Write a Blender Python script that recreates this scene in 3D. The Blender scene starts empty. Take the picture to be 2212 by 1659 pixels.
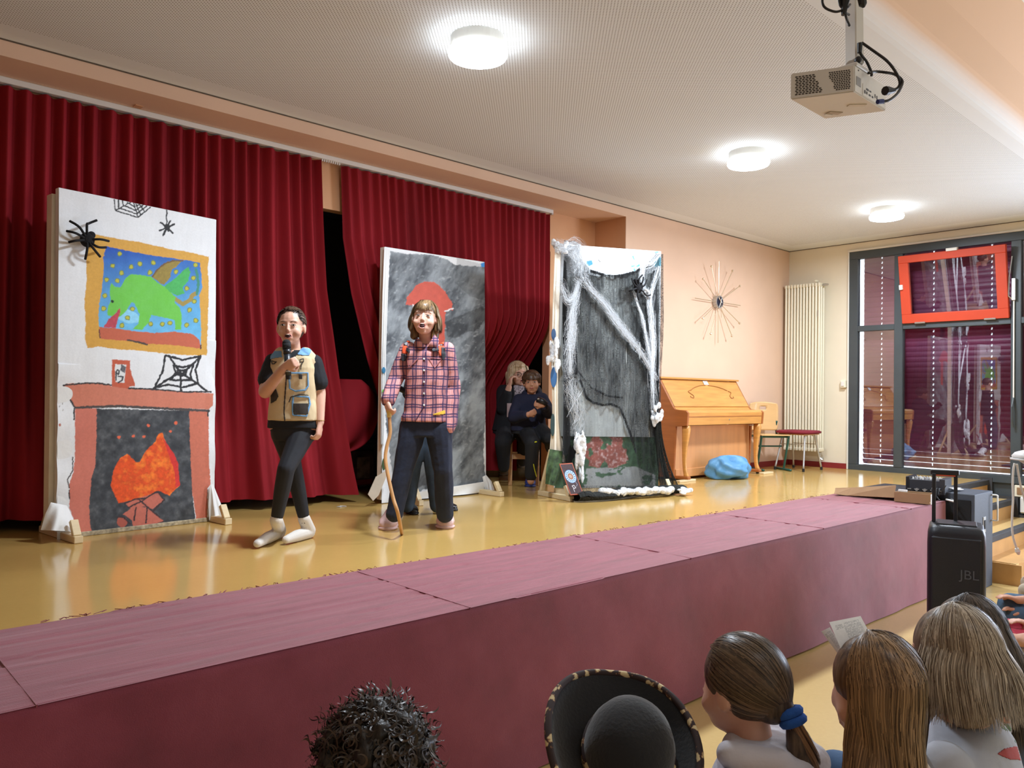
import bpy, bmesh, math, random
import numpy as np
from mathutils import Vector, Matrix, Euler
from mathutils.bvhtree import BVHTree
random.seed(7); RNG = np.random.default_rng(7)
PI = math.pi
SC = bpy.context.scene; COL = SC.collection

# ------------------------------------------------------------------ camera (metres; stage floor z=0, x along the stage, y towards the curtain)
YAW, PIT, ROL, FPX = 0.748308, 0.0145896, 0.0133794, 1708.57
CAM = Vector((0, 0, 0.9))
FW = Vector((math.sin(YAW)*math.cos(PIT), math.cos(YAW)*math.cos(PIT), math.sin(PIT)))
_r = Vector((math.cos(YAW), -math.sin(YAW), 0)); _u = _r.cross(FW)
RT = _r*math.cos(ROL) + _u*math.sin(ROL); UP = -_r*math.sin(ROL) + _u*math.cos(ROL)
cd = bpy.data.cameras.new('camera'); cam = bpy.data.objects.new('camera', cd); COL.objects.link(cam)
cd.sensor_width = 36; cd.lens = FPX/2212*36; cd.clip_start = 0.02; cd.clip_end = 200
M = Matrix((RT, UP, -FW)).transposed().to_4x4(); M.translation = CAM; cam.matrix_world = M
SC.camera = cam
def ray(x, y): return FW + RT*((x-1106)/FPX) - UP*((y-829.5)/FPX)
def at(ax, v, x, y):
    """point of the plane <axis ax> = v seen at photograph pixel x, y"""
    d = ray(x, y); return CAM + d*((v-CAM[ax])/d[ax])
def dep(d, x, y): return CAM + ray(x, y)*d
def proj(p):
    q = Vector(p)-CAM; w = q.dot(FW); return 1106+FPX*q.dot(RT)/w, 829.5-FPX*q.dot(UP)/w
# ------------------------------------------------------------------ world, lights, exposure
w = bpy.data.worlds.new('world'); SC.world = w; w.use_nodes = True
w.node_tree.nodes['Background'].inputs[0].default_value = (0.80, 0.90, 1.0, 1)
w.node_tree.nodes['Background'].inputs[1].default_value = 2.0
SC.view_settings.view_transform = 'Standard'; SC.view_settings.look = 'None'
SC.view_settings.gamma = 1; SC.view_settings.use_curve_mapping = False
SC.view_settings.exposure = 0.42
def area(name, loc, rot, sx, sy, power, color):
    l = bpy.data.lights.new(name, 'AREA'); l.shape = 'RECTANGLE'; l.size = sx; l.size_y = sy; l.energy = power; l.color = color
    o = bpy.data.objects.new(name, l); COL.objects.link(o); o.location = loc; o.rotation_euler = rot; return o
# daylight through the unblinded windows of the hall, beside and behind the audience
area('window_daylight', (10.1, 0.1, 1.0), (0, PI/2, 0), 2.4, 2.2, 230, (0.68, 0.79, 1.0))
area('window_daylight', (3.0, -4.9, 1.2), (PI/2, 0, 0), 7.0, 2.2, 14, (0.78, 0.9, 1.0))
LAMPS = [(2.91, 3.46), (5.88, 3.48), (8.63, 3.46)]
def lamp_light(x, y, z, p, r=0.16):
    l = bpy.data.lights.new('ceiling_lamp_light', 'AREA'); l.shape = 'DISK'; l.size = 2*r; l.energy = p; l.color = (0.80, 0.895, 1.0)
    o = bpy.data.objects.new('ceiling_lamp_light', l); COL.objects.link(o); o.location = (x, y, z)
for x, y in LAMPS: lamp_light(x, y, 2.825, 70)
for x in (1.2, 4.6, 8.0):
    for y in (-0.6, -3.2): lamp_light(x, y, 3.3, 7.5, 0.3)

# ------------------------------------------------------------------ colours and materials
def lin(c):
    """sRGB 0-255 triple or hex -> linear rgba"""
    if isinstance(c, str): c = [int(c[i:i+2], 16) for i in (0, 2, 4)]
    return tuple([(v/255/12.92 if v/255 <= .04045 else ((v/255+.055)/1.055)**2.4) for v in c[:3]] + [1])
class NT:
    def __init__(s, name):
        s.m = bpy.data.materials.new(name); s.m.use_nodes = True; s.t = s.m.node_tree
        s.b = s.t.nodes['Principled BSDF']; s.out = s.t.nodes['Material Output']
    def n(s, typ, **k):
        nd = s.t.nodes.new(typ)
        for a, v in k.items():
            if a.startswith('i_'):
                key = a[2:]; key = int(key) if key.isdigit() else key.replace('_', ' ')
                nd.inputs[key].default_value = v
            else: setattr(nd, a, v)
        return nd
    def l(s, a, b): s.t.links.new(a, b)
    def coord(s, scale=(1, 1, 1), kind='Object'):
        tc = s.n('ShaderNodeTexCoord'); mp = s.n('ShaderNodeMapping'); mp.inputs['Scale'].default_value = scale
        s.l(tc.outputs[kind], mp.inputs['Vector']); return mp.outputs[0]
    def math(s, op, a, b=None, c=None):
        nd = s.n('ShaderNodeMath', operation=op)
        for i, v in enumerate((a, b, c)):
            if v is None: continue
            if isinstance(v, (int, float)): nd.inputs[i].default_value = v
            else: s.l(v, nd.inputs[i])
        return nd.outputs[0]
    def mix(s, f, a, b, mode='MIX'):
        nd = s.n('ShaderNodeMix', data_type='RGBA', blend_type=mode)
        for i, v in ((0, f), (6, a), (7, b)):
            if isinstance(v, (int, float, tuple)): nd.inputs[i].default_value = v
            else: s.l(v, nd.inputs[i])
        return nd.outputs[2]
    def ramp(s, fac, stops):
        nd = s.n('ShaderNodeValToRGB'); e = nd.color_ramp.elements
        while len(e) < len(stops): e.new(0.5)
        for i, (p, c) in enumerate(stops): e[i].position = p; e[i].color = c
        s.l(fac, nd.inputs[0]); return nd.outputs[0]
    def bump(s, h, strength=.3, dist=.01):
        nd = s.n('ShaderNodeBump'); nd.inputs['Strength'].default_value = strength; nd.inputs['Distance'].default_value = dist
        s.l(h, nd.inputs['Height']); s.l(nd.outputs[0], s.b.inputs['Normal'])
def mat(name, c, rough=.6, metal=0, var=.12, scale=6, bump=.15, bscale=40, stretch=(1, 1, 1), bdist=.004, coat=0, spec=.5, sheen=0, trans=0):
    s = NT(name); c = lin(c)
    v = s.coord(stretch)
    nz = s.n('ShaderNodeTexNoise', i_Scale=scale, i_Detail=4.0); s.l(v, nz.inputs['Vector'])
    lo = tuple([x*(1-var*1.3) for x in c[:3]]+[1]); hi = tuple([min(1, x*(1+var)) for x in c[:3]]+[1])
    s.l(s.ramp(nz.outputs[0], [(.3, lo), (.7, hi)]), s.b.inputs['Base Color'])
    s.b.inputs['Roughness'].default_value = rough; s.b.inputs['Metallic'].default_value = metal
    s.b.inputs['Coat Weight'].default_value = coat; s.b.inputs['Specular IOR Level'].default_value = spec
    if sheen: s.b.inputs['Sheen Weight'].default_value = sheen
    if trans: s.b.inputs['Transmission Weight'].default_value = trans
    if bump:
        nb = s.n('ShaderNodeTexNoise', i_Scale=bscale, i_Detail=3.0); s.l(v, nb.inputs['Vector']); s.bump(nb.outputs[0], bump, bdist)
    return s.m
def mat_attr(name, rough=.7, bump=.2, bscale=60, attr='paint', var=0.1):
    s = NT(name); a = s.n('ShaderNodeAttribute', attribute_name=attr)
    nb = s.n('ShaderNodeTexNoise', i_Scale=bscale, i_Detail=5.0); s.l(s.coord(), nb.inputs['Vector'])
    g = s.ramp(nb.outputs[0], [(.3, (1-var,)*3+(1,)), (.7, (1, 1, 1, 1))])
    s.l(s.mix(1.0, a.outputs['Color'], g, 'MULTIPLY'), s.b.inputs['Base Color']); s.b.inputs['Roughness'].default_value = rough
    s.bump(nb.outputs[0], bump, .003); return s.m
def emis(name, c, power):
    s = NT(name); s.b.inputs['Emission Color'].default_value = lin(c); s.b.inputs['Emission Strength'].default_value = power
    s.b.inputs['Base Color'].default_value = lin(c); return s.m

# ------------------------------------------------------------------ object helpers
def link(name, me, m=None, parent=None, smooth=True):
    o = bpy.data.objects.new(name, me); COL.objects.link(o)
    if m is not None:
        for q in (m if isinstance(m, (list, tuple)) else [m]): me.materials.append(q)
    if smooth and len(me.polygons): me.polygons.foreach_set('use_smooth', [True]*len(me.polygons))
    if parent is not None:
        o.parent = parent; o.matrix_parent_inverse = parent.matrix_world.inverted() if parent.type != 'EMPTY' else Matrix.Translation(-parent.location)
    return o
def obj(name, bm, m=None, parent=None, smooth=False):
    me = bpy.data.meshes.new(name); bmesh.ops.recalc_face_normals(bm, faces=bm.faces[:]); bm.to_mesh(me); bm.free()
    return link(name, me, m, parent, smooth)
def tag(o, label=None, cat=None, group=None, kind=None):
    if label: o['label'] = label
    if cat: o['category'] = cat
    if group: o['group'] = group
    if kind: o['kind'] = kind
    return o
def thing(name, label, cat, loc=(0, 0, 0), group=None):
    o = bpy.data.objects.new(name, None); COL.objects.link(o); o.location = loc; o.empty_display_size = .1
    return tag(o, label, cat, group)
def struct(o): o['kind'] = 'structure'; return o
def BM(): return bmesh.new()
def box(bm, c, s, rot=None, bev=0.0, seg=1):
    """box centred at c with full sizes s, rot a 3x3 matrix"""
    r = bmesh.ops.create_cube(bm, size=1); vs = r['verts']
    mt = Matrix.Translation(Vector(c)) @ (rot.to_4x4() if rot is not None else Matrix()) @ Matrix.Diagonal((*s, 1))
    bmesh.ops.transform(bm, matrix=mt, verts=vs)
    if bev:
        es = list({e for v in vs for e in v.link_edges}); bmesh.ops.bevel(bm, geom=es, offset=bev, segments=seg, affect='EDGES', profile=.5)
    return bm
def bx(x0, x1, y0, y1, z0, z1, bev=0.0, bm=None, seg=1):
    bm = bm or BM(); return box(bm, ((x0+x1)/2, (y0+y1)/2, (z0+z1)/2), (abs(x1-x0), abs(y1-y0), abs(z1-z0)), None, bev, seg)
def frame_of(d):
    d = d.normalized(); a = Vector((0, 0, 1)) if abs(d.z) < .95 else Vector((1, 0, 0)); s = d.cross(a).normalized(); return s, s.cross(d)
def cyl(bm, A, B, ra, rb=None, n=12, caps=True):
    A, B = Vector(A), Vector(B); rb = ra if rb is None else rb; s, t = frame_of(B-A); R = []
    for p, r in ((A, ra), (B, rb)): R.append([bm.verts.new(p+(s*math.cos(2*PI*i/n)+t*math.sin(2*PI*i/n))*r) for i in range(n)])
    for i in range(n): bm.faces.new((R[0][i], R[0][(i+1) % n], R[1][(i+1) % n], R[1][i]))
    if caps: bm.faces.new(R[0][::-1]); bm.faces.new(R[1])
    return bm
def tube(bm, pts, r, n=6, closed=False):
    pts = [Vector(p) for p in pts]; m = len(pts); rs = r if isinstance(r, (list, tuple)) else [r]*m; R = []; s = None
    for i, p in enumerate(pts):
        d = (pts[min(i+1, m-1)]-pts[max(i-1, 0)]) if not closed else (pts[(i+1) % m]-pts[i-1])
        if d.length < 1e-9: d = Vector((0, 0, 1))
        d.normalize()
        if s is None: s, _ = frame_of(d)
        s = (s-d*s.dot(d)); s = s.normalized() if s.length > 1e-6 else frame_of(d)[0]
        t = d.cross(s); R.append([bm.verts.new(p+(s*math.cos(2*PI*k/n)+t*math.sin(2*PI*k/n))*rs[i]) for k in range(n)])
    for i in range(m if closed else m-1):
        a, b = R[i], R[(i+1) % m]
        for k in range(n): bm.faces.new((a[k], a[(k+1) % n], b[(k+1) % n], b[k]))
    if not closed: bm.faces.new(R[0][::-1]); bm.faces.new(R[-1])
    return bm
def spline(pts, k=6):
    """Catmull-Rom through pts"""
    P_ = [Vector(p) for p in pts]; out = []
    for i in range(len(P_)-1):
        a, b, c, d = P_[max(i-1, 0)], P_[i], P_[i+1], P_[min(i+2, len(P_)-1)]
        for j in range(k):
            t = j/k; out.append(.5*((2*b)+(c-a)*t+(2*a-5*b+4*c-d)*t*t+(3*b-a-3*c+d)*t**3))
    return out+[P_[-1]]
def ell(bm, c, r, rot=None, u=16, v=10):
    q = bmesh.ops.create_uvsphere(bm, u_segments=u, v_segments=v, radius=1)
    r = (r, r, r) if isinstance(r, (int, float)) else r
    bmesh.ops.transform(bm, matrix=Matrix.Translation(Vector(c)) @ (rot.to_4x4() if rot is not None else Matrix()) @ Matrix.Diagonal((*r, 1)), verts=q['verts']); return bm
def caps(bm, A, B, ra, rb=None, n=12):
    A, B = Vector(A), Vector(B); rb = ra if rb is None else rb; cyl(bm, A, B, ra, rb, n); ell(bm, A, ra, None, n, 8); ell(bm, B, rb, None, n, 8); return bm
def loft(bm, rings, n=20, power=2.0):
    """rings: (centre, side vector * halfwidth, depth vector * halfdepth)"""
    R = []
    for c, a, b in rings:
        c, a, b = Vector(c), Vector(a), Vector(b); row = []
        for i in range(n):
            t = 2*PI*i/n; ca, sa = math.cos(t), math.sin(t)
            row.append(bm.verts.new(c+a*math.copysign(abs(ca)**(2/power), ca)+b*math.copysign(abs(sa)**(2/power), sa)))
        R.append(row)
    for x, y in zip(R, R[1:]):
        for i in range(n): bm.faces.new((x[i], x[(i+1) % n], y[(i+1) % n], y[i]))
    bm.faces.new(R[0][::-1]); bm.faces.new(R[-1]); return bm
def prism(bm, poly, ax, v0, v1):
    """poly of 2D points extruded along axis ax between v0 and v1"""
    def p3(a, b, v): return (v, a, b) if ax == 0 else ((a, v, b) if ax == 1 else (a, b, v))
    lo = [bm.verts.new(p3(a, b, v0)) for a, b in poly]; hi = [bm.verts.new(p3(a, b, v1)) for a, b in poly]; n = len(poly)
    for i in range(n): bm.faces.new((lo[i], lo[(i+1) % n], hi[(i+1) % n], hi[i]))
    bm.faces.new(lo[::-1]); bm.faces.new(hi); return bm
def fbm(x, y, seed=0, octs=4):
    """cheap value noise on numpy arrays, 0..1"""
    out = 0; amp = .5; tot = 0
    for o in range(octs):
        X, Y = x*2**o+seed*13.7+o*5.1, y*2**o+seed*7.3+o*9.2; xi, yi = np.floor(X), np.floor(Y); fx, fy = X-xi, Y-yi
        fx, fy = fx*fx*(3-2*fx), fy*fy*(3-2*fy)
        def h(a, b): v = np.sin(a*127.1+b*311.7+seed*17.17)*43758.5453; return v-np.floor(v)
        out = out+amp*((h(xi, yi)*(1-fx)+h(xi+1, yi)*fx)*(1-fy)+(h(xi, yi+1)*(1-fx)+h(xi+1, yi+1)*fx)*fy); tot += amp; amp *= .5
    return out/tot
def sheet(name, nu, nv, f, m, parent=None, paint=None, thick=0, double=False):
    """grid mesh from f(U,V) -> x,y,z numpy arrays; paint(U,V,x,y,z)->rgb linear"""
    U, V = np.meshgrid(np.linspace(0, 1, nu), np.linspace(0, 1, nv)); x, y, z = f(U, V)
    co = np.stack([x.ravel(), y.ravel(), z.ravel()], 1).astype(np.float32)
    i = np.arange(nu*nv).reshape(nv, nu); q = np.stack([i[:-1, :-1].ravel(), i[:-1, 1:].ravel(), i[1:, 1:].ravel(), i[1:, :-1].ravel()], 1).astype(np.int32)
    me = bpy.data.meshes.new(name); me.vertices.add(len(co)); me.vertices.foreach_set('co', co.ravel())
    me.loops.add(q.size); me.loops.foreach_set('vertex_index', q.ravel()); me.polygons.add(len(q)); me.polygons.foreach_set('loop_start', np.arange(0, q.size, 4, dtype=np.int32))
    me.update(calc_edges=True)
    if paint is not None:
        c = 0
        for du, dv in ((-.3, -.15), (.15, -.3), (.3, .15), (-.15, .3)): U2 = np.clip(U+du/nu, 0, 1); V2 = np.clip(V+dv/nv, 0, 1); c = c+.25*paint(U2, V2, *f(U2, V2))
        a = me.color_attributes.new('paint', 'FLOAT_COLOR', 'POINT')
        a.data.foreach_set('color', np.concatenate([c.reshape(-1, 3), np.ones((len(co), 1))], 1).astype(np.float32).ravel())
    o = link(name, me, m, parent, True)
    if thick: md = o.modifiers.new('thickness', 'SOLIDIFY'); md.thickness = thick; md.offset = 0
    return o
def np_proj(x, y, z):
    q = np.stack([x-CAM.x, y-CAM.y, z-CAM.z], -1); wd = q@np.array(FW); return 1106+FPX*(q@np.array(RT))/wd, 829.5-FPX*(q@np.array(UP))/wd
def inpoly(X, Y, poly):
    ins = np.zeros(X.shape, bool); n = len(poly)
    for i in range(n):
        x0, y0 = poly[i]; x1, y1 = poly[(i+1) % n]
        if y0 == y1: continue
        c = ((y0 > Y) != (y1 > Y)) & (X < (x1-x0)*(Y-y0)/(y1-y0)+x0); ins ^= c
    return ins
def nearline(X, Y, pts, w):
    d = np.full(X.shape, 1e9)
    for (x0, y0), (x1, y1) in zip(pts, pts[1:]):
        L = (x1-x0)**2+(y1-y0)**2+1e-9; t = np.clip(((X-x0)*(x1-x0)+(Y-y0)*(y1-y0))/L, 0, 1); d = np.minimum(d, np.hypot(X-x0-t*(x1-x0), Y-y0-t*(y1-y0)))
    return d < w/2
def copy_tree(o, parent=None):
    c = o.copy(); COL.objects.link(c); c.parent = parent
    for ch in list(o.children): copy_tree(ch, c)
    return c
# ------------------------------------------------------------------ the room
XW, YW, YB, ZC, ZB, ZF = 10.25, 5.42, 5.86, 2.95, 2.85, -0.78
m_peach = mat('peach_wall_paint', (226, 192, 166), .75, var=.03, scale=2, bump=.12, bscale=180, bdist=.002)
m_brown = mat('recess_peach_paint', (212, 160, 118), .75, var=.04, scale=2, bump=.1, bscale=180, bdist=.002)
m_cream = mat('cream_wall_paint', (232, 222, 200), .75, var=.03, scale=2, bump=.1, bscale=180, bdist=.002)
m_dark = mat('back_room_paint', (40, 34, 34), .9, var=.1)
m_redskirt = mat('red_skirting', (140, 40, 42), .5, var=.06)
def floor_mat(name, base, rough):
    s = NT(name); v = s.coord()
    n1 = s.n('ShaderNodeTexNoise', i_Scale=1.3, i_Detail=3.0); s.l(v, n1.inputs['Vector'])
    n2 = s.n('ShaderNodeTexNoise', i_Scale=45.0, i_Detail=4.0); s.l(v, n2.inputs['Vector'])
    b = lin(base); c = s.ramp(n1.outputs[0], [(.3, tuple(x*.9 for x in b[:3])+(1,)), (.7, b)])
    c = s.mix(s.math('MULTIPLY', n2.outputs[0], .16), c, lin((150, 110, 50)))
    s.l(c, s.b.inputs['Base Color'])
    s.l(s.math('ADD', s.math('MULTIPLY', n1.outputs[0], .08), rough), s.b.inputs['Roughness'])
    s.b.inputs['Specular IOR Level'].default_value = .6; s.bump(n1.outputs[0], .05, .02); return s.m
m_floor = floor_mat('yellow_linoleum', (210, 172, 100), .10)
m_floor2 = floor_mat('yellow_linoleum_hall', (208, 178, 118), .18)
def ceil_mat():
    s = NT('perforated_ceiling_board'); tc = s.n('ShaderNodeTexCoord'); sp = s.n('ShaderNodeSeparateXYZ'); s.l(tc.outputs['Object'], sp.inputs[0])
    def hole(dx, dy):
        def f(a, o): return s.math('SUBTRACT', s.math('FRACT', s.math('ADD', s.math('MULTIPLY', a, 1/.024), o)), .5)
        x, y = f(sp.outputs[0], dx), f(sp.outputs[1], dy)
        d = s.math('SQRT', s.math('ADD', s.math('MULTIPLY', x, x), s.math('MULTIPLY', y, y))); return s.math('LESS_THAN', d, .15)
    h = s.math('MAXIMUM', hole(0, 0), hole(.5, .5))
    edge = s.math('MULTIPLY', s.math('GREATER_THAN', sp.outputs[1], 1.95), s.math('LESS_THAN', sp.outputs[1], 5.2))
    edge = s.math('MULTIPLY', edge, s.math('LESS_THAN', sp.outputs[0], 9.9)); h = s.math('MULTIPLY', h, edge)
    s.l(s.mix(h, lin((226, 232, 235)), lin((120, 118, 110))), s.b.inputs['Base Color']); s.b.inputs['Roughness'].default_value = .85
    s.bump(s.math('SUBTRACT', 1.0, h), .4, .003); return s.m
m_ceil = ceil_mat()
m_white = mat('white_paint', (228, 226, 218), .5, var=.02)
struct(obj('floor', bx(-3.2, XW, 2.95, YB, -.12, 0), m_floor))
struct(obj('floor', bx(-3.2, XW, YB, 8.2, -.12, 0), m_floor))
struct(obj('floor', bx(-3.2, XW+.1, -5.2, 3.2, -.9, ZF), m_floor2))
struct(obj('wall_stage_front', bx(-3.2, 8.3, 2.95, 3.05, ZF, -.0), m_brown))
struct(obj('ceiling', bx(-3.2, XW+.02, 1.86, YW+.02, ZC, ZC+.1), m_ceil))
struct(obj('wall_back', bx(6.68, XW, YW, YW+.12, -.1, ZC), m_peach))
struct(obj('wall_recess', bx(6.68, 6.78, YW+.005, YB+.2, -.1, ZB+.005), m_brown))
struct(obj('wall_beam', bx(-3.2, 6.68, YW, YB+.3, ZB, ZC), m_peach))
struct(obj('wall_header', bx(-3.2, 6.68, YB, YB+.1, 2.43, ZB), m_brown))
struct(obj('wall_jamb', bx(5.97, 6.68, YB, YB+.1, 0, 2.43), m_brown))
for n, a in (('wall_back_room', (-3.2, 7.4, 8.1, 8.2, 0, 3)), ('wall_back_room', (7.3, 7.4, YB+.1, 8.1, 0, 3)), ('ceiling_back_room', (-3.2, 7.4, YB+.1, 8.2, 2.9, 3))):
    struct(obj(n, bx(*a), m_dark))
struct(obj('wall_left', bx(-3.3, -3.2, -5.2, 8.2, -.9, 3.7), m_peach))
struct(obj('wall_rear', bx(-3.2, XW, -5.3, -5.2, -.9, 3.7), m_cream))
# right wall with the window band
WY0, WY1, WZ0, WZ1 = 1.35, 4.57, 0.0, 2.83
struct(obj('wall_right', bx(XW, XW+.3, WY1, YW+.1, -.1, ZC), m_cream))
struct(obj('wall_right', bx(XW, XW+.3, WY0, WY1, WZ1, ZC), m_cream))
struct(obj('wall_right', bx(XW, XW+.3, -5.2, WY0, -.9, 3.7), m_cream))
m_frame = mat('anthracite_frame_paint', (66, 74, 78), .4, var=.05)
struct(obj('wall_right', bx(XW+.02, XW+.3, WY0, 2.95, -.9, WZ0-.02), m_frame))
# rounded fascia that rises from the stage ceiling to the higher ceiling of the hall
s = NT('fascia_paint'); tc = s.n('ShaderNodeTexCoord'); sp = s.n('ShaderNodeSeparateXYZ'); s.l(tc.outputs['Object'], sp.inputs[0])
nz = s.n('ShaderNodeTexNoise', i_Scale=1.5); s.l(tc.outputs['Object'], nz.inputs['Vector'])
s.l(s.ramp(s.math('ADD', sp.outputs[2], s.math('MULTIPLY', nz.outputs[0], .02)), [(0, lin((226, 231, 233))), (1, lin((229, 192, 160)))]), s.b.inputs['Base Color']); s.b.inputs['Roughness'].default_value = .8
s.t.nodes[-1]
bm = BM(); prof = [(1.86, 0)] + [(1.86-.14*math.sin(a), .14-.14*math.cos(a)) for a in np.linspace(0.1, PI/2, 8)] + [(1.70, .35), (1.60, .75), (1.86, .75)]
prism(bm, prof, 0, -3.2, XW+.02); fo = struct(obj('ceiling_fascia', bm, s.m)); fo.location.z = ZC
for nd in s.t.nodes:
    if nd.type == 'VALTORGB': nd.color_ramp.elements[0].position = .015; nd.color_ramp.elements[1].position = .10
struct(obj('ceiling_hall', bx(-3.3, XW+.1, -5.3, 1.75, 3.68, 3.78), m_white))
# skirting
struct(obj('baseboard_back', bx(6.68, XW, YW-.015, YW, 0, .07), m_redskirt))
struct(obj('baseboard_right', bx(XW-.015, XW, WY1+.0, YW, 0, .07), m_redskirt))
# shadow joint between ceiling and walls
m_joint = mat('joint_shadow_gap', (96, 84, 70), .9)
struct(obj('trim_1', bx(-3.2, XW, YW-.006, YW, ZC-.008, ZC), m_joint)); struct(obj('trim_2', bx(XW-.006, XW, 1.9, YW, ZC-.008, ZC), m_joint))
# stairs down to the hall at the right end of the stage
m_nose = mat('dark_stair_nosing', (58, 58, 60), .7, var=.15)
m_tread = floor_mat('stair_linoleum', (222, 190, 130), .22)
m_riser = mat('stair_riser_orange', (196, 150, 92), .55, var=.06)
stair = thing('staircase', 'yellow stair with dark nosings beside the window, leading off the stage', 'stairs', (9.3, 2.6, ZF))
YS = [2.95, 2.69, 2.43]
for k in range(3):
    z = -.195*(k+1); obj('step', bx(8.35, XW, YS[k]-.26 if k < 2 else 2.17, YS[k], ZF, z, bm=None), m_tread, stair)
    obj('riser', bx(8.34, XW-.005, YS[k]-.004, YS[k]+.0, z, z+.195-.045), m_riser, stair)
for k, (y, z) in enumerate([(2.95, 0), (2.69, -.195), (2.43, -.39)]):
    obj('nosing', bx(8.35, XW-.01, y-.02, y+.045, z-.052, z+.006, .004), m_nose, stair)
for k, (ya, yb, zt) in enumerate(((2.69, 2.948, -.2), (2.43, 2.69, -.395), (2.12, 2.43, -.59))): obj('side_panel', bx(8.325, 8.349, ya, yb, ZF, zt), m_riser, stair)
bm = BM(); prism(bm, [(8.352, 2.45), (8.352, 2.24)] + [(8.352+.6-.6*math.cos(a)+0, 2.24-.14*math.sin(a)) for a in np.linspace(.2, PI/2, 6)] + [(XW, 2.10), (XW, 2.45)], 2, ZF, -.583)
obj('bottom_riser', bm, m_riser, stair)
# stepped black skirting up the side wall by the stair
bm = BM(); y0 = 2.98
prof = [(3.02, 0.03), (2.90, .03), (2.90, -.165), (2.64, -.165), (2.64, -.36), (2.38, -.36), (2.38, -.555), (2.0, -.555), (2.0, -.61), (2.44, -.61), (2.44, -.42), (2.70, -.42), (2.70, -.225), (2.96, -.225), (2.96, -.02), (3.02, -.02)]
prism(bm, prof, 0, XW-.03, XW+.02); tag(obj('baseboard_stair', bm, m_nose), kind='structure')

# ------------------------------------------------------------------ windows, blinds
win = thing('window_1', None, None, (XW, 3, 0)); win['kind'] = 'structure'
def fr(n, y0, y1, z0, z1, d0=-.02, d1=.06, m=None): return obj(n, bx(XW+d0, XW+d1, y0, y1, z0, z1, .004), m or m_frame, win)
fr('window_frame', WY0, WY1, WZ1-.10, WZ1); fr('window_frame', WY0, WY1, WZ0-.02, .07); fr('window_frame', WY1-.11, WY1, .07, WZ1-.1)
fr('mullion', 3.90, 4.00, .07, WZ1-.1, -.025); fr('mullion', 2.62, 2.72, .07, WZ1-.1, -.025); fr('mullion', WY0, 1.45, .07, WZ1-.1)
for a, b in ((4.00, 4.46), (2.72, 3.90), (1.45, 2.62)): fr('transom', a, b, 1.79, 1.86, -.02)
fr('window_trim', WY0, WY1+.02, WZ1, WZ1+.025, -.03, .05, m_white); fr('window_trim', WY1, WY1+.02, 0.0, WZ1, -.03, .05, m_white)
s = NT('window_glass'); gl = s.n('ShaderNodeBsdfGlossy'); gl.inputs['Roughness'].default_value = .01; gl.inputs['Color'].default_value = (.95, .92, .95, 1)
tr = s.n('ShaderNodeBsdfTransparent'); tr.inputs['Color'].default_value = (.93, .95, .95, 1); mx = s.n('ShaderNodeMixShader')
fz = s.n('ShaderNodeFresnel', i_IOR=1.5); nz = s.n('ShaderNodeTexNoise', i_Scale=1.5); s.l(s.coord(), nz.inputs['Vector'])
s.l(s.math('ADD', s.math('MULTIPLY', fz.outputs[0], 1.6), s.math('MULTIPLY', nz.outputs[0], .16)), mx.inputs[0]); s.l(tr.outputs[0], mx.inputs[1]); s.l(gl.outputs[0], mx.inputs[2]); s.l(mx.outputs[0], s.out.inputs[0])
m_glass = s.m
for a, b, z0, z1 in ((4.00, 4.46, .07, 1.79), (4.00, 4.46, 1.86, 2.73), (2.72, 3.90, .07, 1.79), (1.45, 2.62, .07, 1.79), (1.45, 2.62, 1.86, 2.73)):
    fr('pane', a, b, z0, z1, .02, .026, m_glass)
m_alu = mat('brushed_grey_metal', (190, 190, 188), .35, .8, var=.05)
m_wht = mat('white_plastic', (226, 226, 222), .4, var=.02, bump=.03)
# red bottom-hung sash, tilted into the room at its top
m_sash = mat('red_window_sash_paint', (196, 66, 36), .55, var=.04, bump=.05)
sash = thing('tilted_sash', 'bright red window sash tilted open into the room', 'window', (XW-.02, 3.31, 1.86))
tilt = Matrix.Rotation(-math.atan2(.15, .83), 3, 'Y')
def sb(n, y0, y1, z0, z1, m, x0=-.04, x1=.02):
    bm = BM(); box(bm, (0, 0, 0), (x1-x0, y1-y0, z1-z0), None, .004); o = obj(n, bm, m, None); o.parent = sash
    for v in o.data.vertices: v.co = tilt @ (v.co+Vector(((x0+x1)/2, (y0+y1)/2-3.31, (z0+z1)/2-1.86)))
sb('sash_frame', 2.73, 3.89, 1.86, 1.97, m_sash); sb('sash_frame', 2.73, 3.89, 2.60, 2.69, m_sash)
sb('sash_frame', 2.73, 2.84, 1.97, 2.60, m_sash); sb('sash_frame', 3.78, 3.89, 1.97, 2.60, m_sash)
sb('pane', 2.84, 3.78, 1.97, 2.60, m_glass, -.012, -.006)
sb('latch', 3.85, 3.89, 2.28, 2.34, m_wht, -.07, -.04); sb('latch', 3.22, 3.34, 2.685, 2.72, m_wht, -.06, .0)
sb('hinge', 3.62, 3.74, 1.852, 1.872, m_alu, -.055, -.03); sb('hinge', 2.86, 2.98, 1.852, 1.872, m_alu, -.055, -.03)
rod = thing('opening_rod', 'slim white window opening rod hanging on the dark mullion', 'rod', (XW-.05, 2.68, .9))
obj('rod', cyl(BM(), (XW-.045, 2.685, .95), (XW-.045, 2.685, 2.25), .008, n=8), m_wht, rod)
obj('lever', tube(BM(), [(XW-.05, 2.69, 2.05), (XW-.09, 2.73, 2.1), (XW-.10, 2.72, 2.3), (XW-.06, 2.70, 2.55)], .008), m_alu, rod)
obj('clamp', bx(XW-.07, XW-.02, 2.665, 2.705, 2.05, 2.3, .004), m_alu, rod)
obj('crank', tube(BM(), [(XW-.045, 2.685, .95), (XW-.08, 2.69, .85), (XW-.08, 2.69, .7), (XW-.06, 2.685, .62)], .012), m_frame, rod)
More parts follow.
